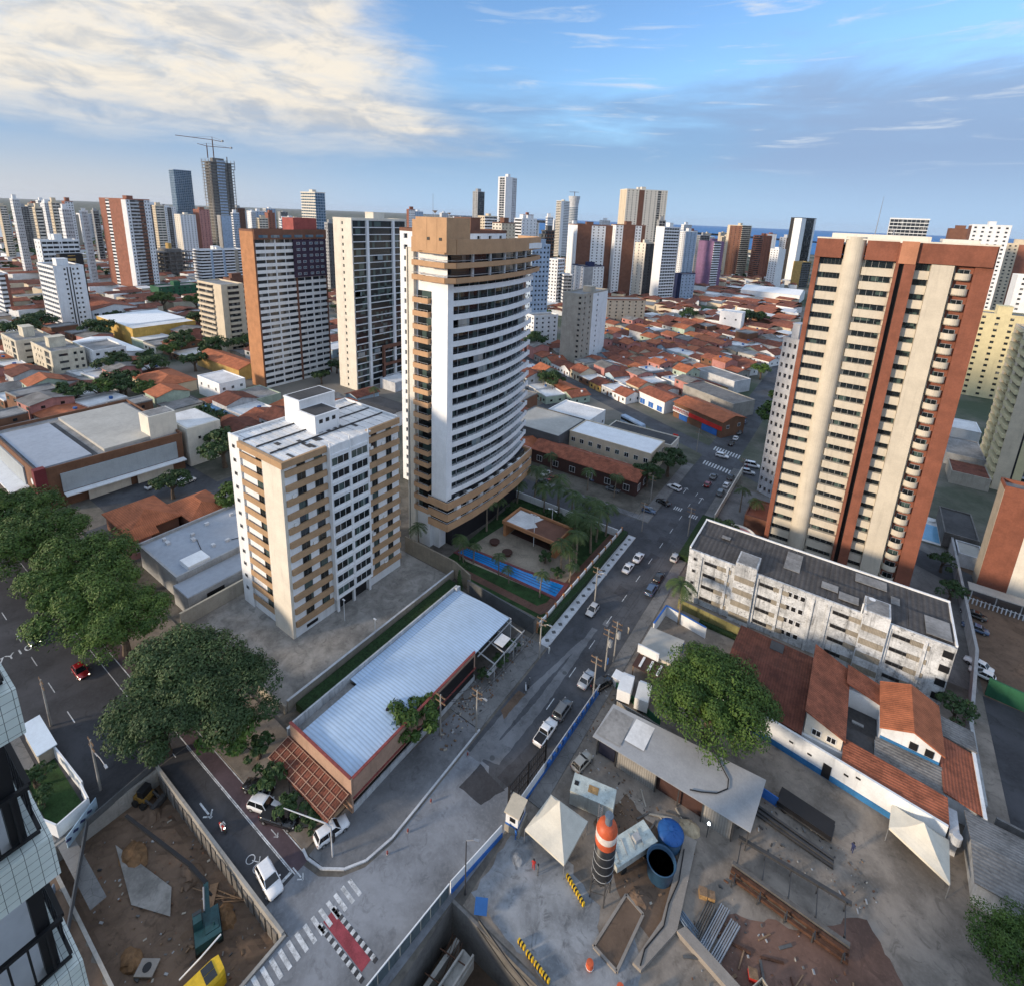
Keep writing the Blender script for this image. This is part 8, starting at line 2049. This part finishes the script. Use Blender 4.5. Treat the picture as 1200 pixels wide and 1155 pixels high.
def motorbike(label, x, y, rz, mt, lit=False):
    t = thing('motorcycle', label, 'motorcycle', (x, y, 0.02), rz)
    for dx in (-.62, .66): q = MB(); q.lathe([(.30, -.05), (.31, 0), (.30, .05)], 0, 0, 14); w = obj('wheel', q, 'rubber', t, local=True); w.location = (dx, 0, .31); w.rotation_euler = (R(90), 0, 0)
    q = MB(); ring_loft(q, [[(x_, -w, z0), (x_, w, z0), (x_, w * .7, z1), (x_, -w * .7, z1)] for x_, w, z0, z1 in ((-.75, .08, .62, .74), (-.3, .14, .35, .78), (.15, .15, .3, .92), (.5, .08, .5, .86))]); obj('frame', q, mt, t, local=True)
    q = MB(); q.tube([(.45, -.36, 1.0), (.5, 0, .96), (.45, .36, 1.0)], .025, 5); q.tube([(.5, 0, .96), (.66, 0, .31)], .04, 5); obj('handlebar', q, 'steel_dark', t, local=True)
    q = MB(); q.obox((.62, 0, .84), (.1, .16, .16)); obj('headlight', q, 'headlight_on' if lit else 'headlight_off', t, local=True)
p = at(261, 972); motorbike('motorcycle with a lit headlight on the dark lane', p.x, p.y, 0, 'red_paint', True); person('rider in a pale shirt on the motorcycle in the dark lane', p.x - .1, p.y, 0, 'sit', 'plastic_white', .02)
p = at(616, 808); motorbike('pale motorcycle standing on the left side of the street', p.x, p.y, 2.2, 'car_silver'); p = at(620, 802); motorbike('dark motorcycle standing next to the pale one', p.x, p.y, 2.0, 'car_black')
for px, py, rz, sh, lab in ((643, 765, 1.2, 'plastic_white', 'pedestrian in a white top at the end of the inset pavement'), (712, 778, .4, 'blue_paint', 'person standing by the poles on the right pavement'), (625, 1018, 2, 'red_paint', 'worker in a red shirt at the front edge of the canopy tent'), (630, 1024, 4, 'grey_dark', 'worker in dark clothes beside the red shirted one'), (604, 982, 1, 'blue_paint', 'guard in blue beside the white booth'), (866, 970, 3, 'grey_dark', 'worker in dark clothes under the end of the shed roof'), (998, 998, 1, 'navy', 'worker in navy near the end of the beam stack'), (875, 548, 0, 'red_paint', 'pedestrian at the right end of the near zebra crossing'), (736, 742, 1, 'grey_warm', 'person waiting by the pole on the right pavement')):
    p = at(px, py); person(lab, p.x, p.y, rz, 'stand', sh, .02)

# ---- street furniture
def pole(label, px, py, h, arm=None, trafo=False, mt='concrete'):
    p = at(px, py); t = thing('utility_pole', label, 'pole', (p.x, p.y, 0))
    q = MB(); q.tube([(0, 0, 0), (0, 0, h)], [.17, .11], 8); obj('post', q, mt, t, local=True)
    q = MB()
    for z in (h - .4, h - 1.5): q.box(-1.0, -.06, z, 1.0, .06, z + .12); [q.cyl(x, 0, z + .12, z + .34, .05, 6) for x in (-.9, -.3, .3, .9)]
    obj('crossarm', q, 'wood', t, local=True)
    if trafo: q = MB(); q.cyl(.45, 0, h - 3.4, h - 2.2, .38, 12); q.cyl(.45, 0, h - 2.2, h - 2.05, .2, 8); obj('transformer', q, 'grey', t, local=True)
    if arm: q = MB(); q.tube([(0, 0, h - 1.8), (arm * .6, 0, h - .9), (arm, 0, h - .8)], .05, 5); q.obox((arm, 0, h - .82), (.7, .28, .14)); obj('lamp_arm', q, 'steel', t, local=True)
    return (p.x, p.y, h)
lft = [pole('utility pole on the pavement by the concrete junction kerb', 516, 862, 8.2, None), pole('utility pole in front of the dark opening of the metal roof hall', 558, 858, 8.5, 1.6), pole('utility pole at the corner of the pool garden wall', 632, 770, 9.0, 2.0), pole('utility pole beside the garden wall half way along', 697, 704, 8.5, 1.8), pole('utility pole at the far end of the inset pavement', 752, 622, 8.5, 1.8), pole('utility pole at the side street corner by the palms', 762, 588, 8.5)]
rgt = [pole('utility pole by the silver saloon and the black jeep', 695, 816, 8.5), pole('twin transformer pole on the right pavement', 709, 786, 9.2, None, True), pole('second transformer pole on the right pavement', 719, 775, 9.0, None, True), pole('utility pole behind the hedge on the right of the street', 806, 628, 8.5), pole('utility pole by the black car near the crossing', 868, 566, 8.5), pole('utility pole on the avenue corner beside the red fascia', 816, 530, 9.0)]
far_l = [pole('utility pole on the left avenue pavement', 118, 925, 9.0, 5.0), pole('utility pole on the far left avenue pavement', 60, 850, 9.0), ]
def cable(label, A, B, n=3, sag=.7):
    q = MB()
    for i in range(n):
        o_ = -.9 + i * .9 if n > 1 else 0; P = []
        for j in range(9):
            s = j / 8; P.append((A[0] + (B[0] - A[0]) * s + o_, A[1] + (B[1] - A[1]) * s, A[2] - .1 + (B[2] - A[2]) * s - sag * 4 * s * (1 - s) - (i % 2) * .9))
        q.tube(P, .028, 4)
    tag(obj('overhead_cables', q, 'black'), label, 'cables')
for i, w_ in enumerate(('along the metal roof hall', 'over the rubble strip', 'along the near garden wall', 'along the far garden wall', 'over the side street')): cable('sagging overhead cables %s' % w_, lft[i], lft[i + 1])
for i, w_ in enumerate(('above the black jeep', 'between the two transformer poles', 'past the royal palm', 'in front of the terracotta tower', 'over the junction')): cable('sagging overhead cables %s' % w_, rgt[i], rgt[i + 1])
for n_, (px, py, h) in {'right of the lawn': (625, 628, 9), 'behind the pavilion': (646, 612, 7), }.items():
    p = at(px, py + 12); t = thing('garden_lamp', 'white twin-headed floodlight mast %s' % n_, 'lamp', (p.x, p.y, 0)); q = MB(); q.tube([(0, 0, 0), (0, 0, h)], .08, 6); obj('post', q, 'white', t, local=True); q = MB(); q.tube([(-1, 0, h - .3), (0, 0, h), (1, 0, h - .3)], .05, 5); [q.obox((s, 0, h - .3), (.6, .3, .14)) for s in (-1, 1)]; obj('lamp_head', q, 'white', t, local=True)
for px, py, h, lab in ((404, 727, 5, 'small white lamp post in the concrete lot by the beige block'), (440, 745, 4, 'small white lamp post at the front gate of the concrete lot')):
    p = at(px, py); t = thing('lot_lamp', lab, 'lamp', (p.x, p.y, 0)); q = MB(); q.tube([(0, 0, 0), (0, 0, h)], .06, 6); obj('post', q, 'white', t, local=True); q = MB(); q.obox((0, 0, h), (.7, .25, .12)); obj('lamp_head', q, 'white', t, local=True)
p = at(545, 1048); t = thing('street_lamp', 'thin dark lamp post rising behind the blue and white hoarding', 'lamp', (p.x, p.y, 0)); q = MB(); q.tube([(0, 0, 0), (0, 0, 9)], [.1, .06], 6); obj('post', q, 'steel_dark', t, local=True); q = MB(); q.tube([(0, 0, 9), (.9, .4, 9.4)], .05, 5); q.obox((1.1, .5, 9.4), (.6, .3, .12), .4); obj('lamp_head', q, 'steel', t, local=True)
# traffic signal with its long arm over the lane mouth
p = at(390, 1004); t = thing('traffic_signal', 'traffic signal with a long pale arm reaching over the lane mouth', 'traffic light', (p.x, p.y, 0)); q = MB(); q.tube([(0, 0, 0), (0, 0, 5.2), (-.6, -.3, 5.7), (-6.2, -2.4, 5.9)], [.12, .1, .09, .06], 8); obj('mast', q, 'grey_light', t, local=True)
for x, y in ((-5.8, -2.25), (.0, .15)):
    q = MB(); q.obox((x, y, 5.2 if x < -1 else 3.2), (.5, .35, 1.1), .37); h_ = obj('signal_head', q, 'black', t, local=True)
for i, (px, py) in enumerate(((454, 1001), (478, 975), (505, 940), (548, 885))):
    p = at(px, py); t = thing('bollard', 'short rusty red bollard on the curved kerb of the junction', 'bollard', (p.x, p.y, .1), 0, 'red bollards on the junction kerb'); q = MB(); q.lathe([(.12, 0), (.12, .5), (.06, .58), (.01, .6)], 0, 0, 8); obj('post', q, 'red_trim', t, local=True); q = MB(); q.lathe([(.16, 0), (.16, .06), (.12, .08)], 0, 0, 8); obj('base', q, 'grey', t, local=True)
t = thing('traffic_sign', 'red and white shop pylon sign at the avenue corner', 'sign', (-47.5, 176.5, 0)); q = MB(); q.tube([(0, 0, 0), (0, 0, 6)], .12, 6); obj('post', q, 'grey', t, local=True); q = MB(); q.box(-.9, -.12, 4.2, .9, .12, 7.4); b_ = obj('board', q, 'sign_red', t, local=True); q = MB(); q.lathe([(.55, 0), (.55, .05), (.01, .06)], 0, 0, 14); o = obj('emblem', q, 'white', b_, local=True); o.location = (0, -.12, 6.2); o.rotation_euler = (R(90), 0, 0)
text_mesh('TEAAPIOCUI', 1.5, 'blue_paint', 'board_lettering', (-26.85, 62.3, 1.1), (R(90), 0, R(87.5)), bpy.data.objects['site_hoarding'])

# ---- small street-front yard with canopy, pergola and blue frames by the royal palm
t = thing('white_kiosk', 'small kiosk with a white sheet roof and raised front board by the big round tree', 'kiosk', (-19.5, 84, 0)); q = MB(); q.box(-23.4, 81.6, 0, -17.6, 87.6, 3.0); obj('wall', q, 'white_warm', t); q = MB(); q.add([(-23.7, 81.3, 3.1), (-17.3, 81.1, 3.5), (-17.2, 88, 3.5), (-23.7, 88, 3.1), (-23.7, 81.3, 3.0), (-17.3, 81.1, 3.4), (-17.2, 88, 3.4), (-23.7, 88, 3.0)], [(0, 1, 2, 3), (7, 6, 5, 4), (0, 4, 5, 1), (1, 5, 6, 2), (2, 6, 7, 3), (3, 7, 4, 0)]); obj('roof', q, 'roof_pale', t); q = MB(); q.box(-23.8, 81.0, 2.6, -19.8, 81.25, 4.3); obj('front_board', q, 'white_clean', t)
t = thing('pergola', 'brown timber pergola with three pale bars beside the white trucks', 'pergola', (-20, 79, 0)); q = MB(); q.box(-23.4, 77.6, 2.4, -17.4, 80.9, 2.55); obj('roof', q, 'dark_brown', t); q = MB(); [q.box(-22.4 + i * 1.6, 78, 2.56, -22.0 + i * 1.6, 80.6, 2.66) for i in range(3)]; obj('bar', q, 'white', t); q = MB(); [q.box(x, y, 0, x + .15, y + .15, 2.4) for x in (-23.3, -17.6) for y in (77.7, 80.7)]; obj('post', q, 'wood', t)
wall('blue and white wall at the royal palm', [(-23.8, 90), (-23.4, 96.5), (-15, 95.2)], 2.4, .25, 'wall_white', 'blue_paint')
t = thing('blue_gate', 'blue tubular gate frames behind the white kiosk', 'gate', (-21, 89, 0)); q = MB(); [q.tube([(-23.4 + i * 1.5, 88.8, 0), (-23.4 + i * 1.5, 88.8, 2.2)], .07, 5) for i in range(5)]; [q.tube([(-23.4, 88.8, z), (-17.4, 88.6, z)], .07, 5) for z in (.3, 1.2, 2.2)]; obj('frame', q, 'blue_paint', t)
q = MB(); q.beam((-24.6, 73.6, .7), (-15.8, 71.2, .7), .12, 1.4); tag(obj('green_fence', q, 'green_paint'), 'dark green fence between the white trucks and the site shed', 'fence')
t = thing('white_tank_cabinet', 'small white covered cabinet near the black jeep', 'cabinet', (-24.6, 74.5, 0)); q = MB(); q.box(-25.4, 73.8, 0, -23.6, 75.4, 1.9); obj('body', q, 'grey_light', t); q = MB(); q.box(-25.6, 73.6, 1.9, -23.4, 75.6, 2.0); obj('roof', q, 'white_clean', t)

# ================================================================= EXCAVATION PLANT AT THE LOWER LEFT
def rig():
    p = at(244, 1092, -2.4); t = thing('excavator', 'dark teal excavator with a very long black boom lying across the excavation', 'excavator', (p.x, p.y, -2.5), R(160))
    q = MB(); [q.prism([(-1.8, y), (1.8, y), (1.8, y + .55), (-1.8, y + .55)], .1, .85) for y in (-1.4, .85)]; tr = obj('track', q, 'rubber', t, local=True)
    q = MB(); q.cyl(0, 0, .85, 1.05, .8, 16); q.box(-1.9, -1.3, 1.05, 1.2, 1.3, 1.9); q.box(-2.1, -1.3, 1.05, -1.5, 1.3, 2.2); obj('house', q, 'teal', t, local=True)
    q = MB(); ring_loft(q, [[(x, .35, 1.9), (x, 1.3, 1.9), (x, 1.25, z), (x, .4, z)] for x, z in ((-.3, 3.1), (.9, 3.1), (1.4, 2.4))]); c = obj('cab', q, 'teal', t, local=True); q = MB(); q.box(-.2, .33, 2.2, .85, .36, 2.95); q.box(.5, .4, 3.11, .9, 1.2, 3.14); obj('cab_window', q, 'car_glass', c, local=True)
    q = MB(); q.box(-1.4, -1.1, 1.9, -.2, .2, 2.15); q.tube([(-.9, -.7, 2.1), (-.9, -.7, 2.7)], .09, 6); obj('engine_hood', q, 'teal', t, local=True)
    q = MB(); q.beam((1.0, -.2, 1.6), (3.4, -.4, 3.0), .5, .6); obj('boom', q, 'teal', t, local=True)
    q = MB(); q.beam((3.3, -.4, 3.0), (6.0, 1.0, 3.6), .42, .5); q.beam((5.9, .9, 3.6), (15.5, 7.2, 5.2), .34, .4); q.beam((3.2, -.1, 3.1), (2.4, -.8, 1.9), .2, .2); obj('long_arm', q, 'black', t, local=True)
    q = MB(); q.tube([(1.2, .1, 2.0), (3.0, -.1, 3.2)], .1, 6); obj('hydraulic_ram', q, 'steel', t, local=True)
rig()
def yellow_machine():
    p = Vector((-45.6, 12.4, 0)); t = thing('crane_truck', 'bright yellow machine house with a dark windowed cab end and a black roof vent', 'machine', (p.x, p.y, -2.5), R(84))
    q = MB(); ring_loft(q, [[(x, -w, .9), (x, w, .9), (x, w, 2.6), (x, w * .82, 3.0), (x, -w * .82, 3.0), (x, -w, 2.6)] for x, w in ((-4.2, 1.15), (2.4, 1.15), (3.0, .95))]); obj('house', q, 'yellow_paint', t, local=True)
    q = MB(); q.box(1.2, -.85, 3.01, 2.3, -.03, 3.05); q.box(1.2, .03, 3.01, 2.3, .85, 3.05); q.obox((2.82, 0, 2.2), (.1, 1.6, .8)); obj('cab_window', q, 'car_glass', t, local=True)
    q = MB(); q.lathe([(.55, 3.0), (.5, 3.12), (.01, 3.13)], -1.2, 0, 12); obj('roof_vent', q, 'black', t, local=True)
    q = MB(); [q.box(-3.6, y, 0, 2.4, y + .6, .85) for y in (-1.3, .7)]; obj('track', q, 'rubber', t, local=True)
yellow_machine()
def dozer():
    p = at(172, 938, -2.4); t = thing('loader', 'small yellow and black loader at the far end of the excavation under the trees', 'machine', (p.x, p.y, -2.5), R(20)); q = MB(); q.box(-1.3, -.8, .6, .6, .8, 1.5); obj('body', q, 'yellow_dull', t, local=True); q = MB(); q.box(-.6, -.7, 1.5, .4, .7, 2.6); obj('cab', q, 'black', t, local=True); q = MB(); q.beam((.5, -.6, 1.3), (2.0, -.6, .6), .2, .25); q.beam((.5, .6, 1.3), (2, .6, .6), .2, .25); q.box(1.8, -1, .1, 2.4, 1, .9); obj('bucket', q, 'steel_dark', t, local=True)
    for x in (-.9, .4):
        for s in (-1, 1): q = MB(); q.cyl(0, 0, -.2, .2, .5, 12); w = obj('wheel', q, 'rubber', t, local=True); w.location = (x, s * .9, .5); w.rotation_euler = (R(90), 0, 0)
dozer()
q = MB(); q.obox((-52.9, 10.9, -2.3), (2.0, 1.5, .2), R(35)); t = tag(obj('manhole_slab', q, 'pave_conc'), 'grey concrete slab with a hole beside the yellow machine', 'slab'); q = MB(); q.cyl(-52.9, 10.9, -2.22, -2.17, .45, 12); obj('hole', q, 'black', t)
a, b2 = at(259, 1094, -.2), at(210, 1148, -1.2); q = MB(); q.tube([a, a.lerp(b2, .5) + Vector((.2, -.1, .2)), b2], .09, 6); tag(obj('white_pipe', q, 'white_clean'), 'long white pipe leaning from the excavator down to the slab', 'pipe')
t = tag(obj('pallet', MB().obox((-53.6, 18.2, -2.35), (2.6, .9, .12), R(-40)), 'wood'), 'slatted pale ladder pallet lying against the retaining wall', 'pallet')
q = MB(); [q.tube([at(225 + i * 9, 1040 + (i * 37) % 22, -2.35), at(262 + i * 7, 1050 + (i * 53) % 26, -2.35)], .05, 5) for i in range(6)]; tag(obj('timber_poles', q, 'wood'), 'scattered thin timber poles on the orange earth of the excavation', 'poles')
# blotched sheet piling along the retaining wall and the site fence
q = MB(); [q.box(-72.5 + i * 1.25, 20.28 - .05 * (i % 2), -2.7, -71.6 + i * 1.25, 20.38, -.15 - .4 * rnd.random()) for i in range(24)]; tag(obj('sheet_piling', q, 'concrete_dark'), 'row of blotchy boards lining the retaining wall of the excavation', 'boards')
wall('low dark fence between the excavation and the old pavement', [(-73.8, 20), (-72.6, 12), (-60, 6), (-47, -8)], 1.1, .15, 'grey_dark')
t = thing('graffiti_panel', 'pale blue graffitied hoarding panel at the fence corner', 'panel', (-71.5, 13, 0)); q = MB(); q.beam((-74.2, 13.6, .9), (-71.6, 9.6, .9), .1, 1.8); obj('panel', q, 'blue_pale', t); q = MB(); [q.beam((-73.6 + i * .6, 12.8 - i * .9, .9), (-73.3 + i * .6, 12.3 - i * .9, 1.3), .14, .3) for i in range(4)]; obj('scrawl', q, 'navy', t)
# white-walled lot, roofed shelter and kerb on the near side of the avenue
wall('white wall enclosing the small green yard at the lower left', [(-77.6, 13), (-74.6, 12.9), (-73.9, 9.4), (-84.5, 5.6)], 2.2, .2, 'wall_white'); wall('white wall behind the small green yard at the lower left', [(-88.5, 12.6), (-77.8, 13.2)], 2.2, .2, 'wall_white')
sheet('yard', [(-86, 6.2), (-74.4, 9.6), (-75.4, 12.6), (-87, 12.4)], .03, 'grass')
t = thing('roadside_shelter', 'small roadside shelter with a bright blue-white roof at the left', 'shelter', (-90, 11.6, 0)); q = MB(); q.box(-94.2, 10.7, 2.5, -86.4, 13.0, 2.65); obj('roof', q, 'shelter_white', t); q = MB(); q.box(-93.6, 10.9, 0, -87, 12.6, 2.5); obj('wall', q, 'grey_warm', t)
lw = tag(obj('lettered_wall', MB().beam((-67.5, 7.2, .6), (-55.8, -2.0, .6), .16, 1.2), 'blue_grey_band'), 'low grey-blue wall with white lettering at the bottom left', 'wall')
text_mesh('UROSEL ORVO', 1.1, 'white_clean', 'wall_lettering', (-61.6, 2.74, .6), (R(90), 0, R(141.8)), lw)

# ================================================================= OUR OWN BUILDING (the stack of tiled balconies below)
def tile_mat():
    m = bpy.data.materials.new('white_tile'); m.use_nodes = True; k = NT(m.node_tree); b = k.n['Principled BSDF']
    pos = k.new('ShaderNodeNewGeometry').outputs['Position']; sp = k.new('ShaderNodeSeparateXYZ'); k.put(sp.inputs[0], pos)
    g = None
    for i in range(3):
        f = k.m('FRACT', k.m('DIVIDE', sp.outputs[i], .15)); l = k.m('LESS_THAN', f, .05); g = l if g is None else k.m('MAXIMUM', g, l)
    n = k.noise(pos, 1.2, 4, .6)
    k.put(b.inputs['Base Color'], k.mix(g, k.mix(k.rng(n, .3, .7), (.66, .70, .64), (.80, .83, .77)), (.10, .11, .10))); b.inputs['Roughness'].default_value = .35
    _M['white_tile'] = m
tile_mat()
def own_block():
    t = thing('own_tower', 'tower of white tiled balconies with black railings, cut by the lower left corner', 'building', (-12, -6, 0))
    q = MB(); q.box(-28, -26, 0, 10, -3.4, 88); q.box(-26, -3.4, 0, -13.2, .2, 88); obj('wall', q, 'white_tile', t)
    sl = MB(); sl.box(-13.2, -3.4, -.02, -9.45, .88, .14); slm = sl.mesh('balcony_floor', ['roof_white'])
    pa = MB(); pa.box(-9.45, -3.4, -.72, -9.23, 1.1, .10); pa.box(-13.2, .88, -.72, -9.45, 1.1, .10); pam = pa.mesh('parapet', ['white_tile'])
    ra = MB(); ra.beam((-9.36, -3.4, 1.15), (-9.36, 1.0, 1.15), .07, .07); ra.beam((-13.2, 1.0, 1.15), (-9.4, 1.0, 1.15), .07, .07); ra.beam((-9.36, -3.4, .22), (-9.36, 1.0, .22), .05, .05); ra.beam((-13.2, 1.0, .22), (-9.4, 1.0, .22), .05, .05)
    [ra.beam((-9.36, -3.3 + i * .24, .2), (-9.36, -3.3 + i * .24, 1.14), .03, .03) for i in range(18)]; [ra.beam((-13.1 + i * .24, 1.0, .2), (-13.1 + i * .24, 1.0, 1.14), .03, .03) for i in range(15)]; ram = ra.mesh('railing', ['black'])
    co = MB(); co.box(-9.62, .68, .14, -9.42, .86, 2.28); com = co.mesh('corner_post', ['black'])
    f = 0
    for i in range(29):
        z = 73.0 - .1 + 3.0 - i * 2.93
        if z < 2 or z > 74: continue
        o = link('balcony_floor', slm, t); o.location = Vector((0, 0, z)) - t.location
        p = link('parapet', pam, t); p.location = Vector((0, 0, z)) - t.location
        r = link('railing', ram, t); r.location = Vector((0, 0, z)) - t.location
        c = link('corner_post', com, t); c.location = Vector((0, 0, z)) - t.location
own_block()

# ================================================================= AIR: a closed box of thin haze round the town
def haze():
    mb = MB(); mb.box(-25500, -25500, -8, 25500, 25500, 240)
    m = bpy.data.materials.new('haze_air'); m.use_nodes = True; k = NT(m.node_tree); k.n.clear()
    out = k.new('ShaderNodeOutputMaterial'); v = k.new('ShaderNodeVolumePrincipled')
    v.inputs['Color'].default_value = (.80, .88, 1.0, 1); v.inputs['Density'].default_value = 1.6e-5; v.inputs['Anisotropy'].default_value = .2
    k.l.new(v.outputs[0], out.inputs['Volume']); _M['haze_air'] = m
    struct('haze', mb, 'haze_air', 'stuff')
haze()
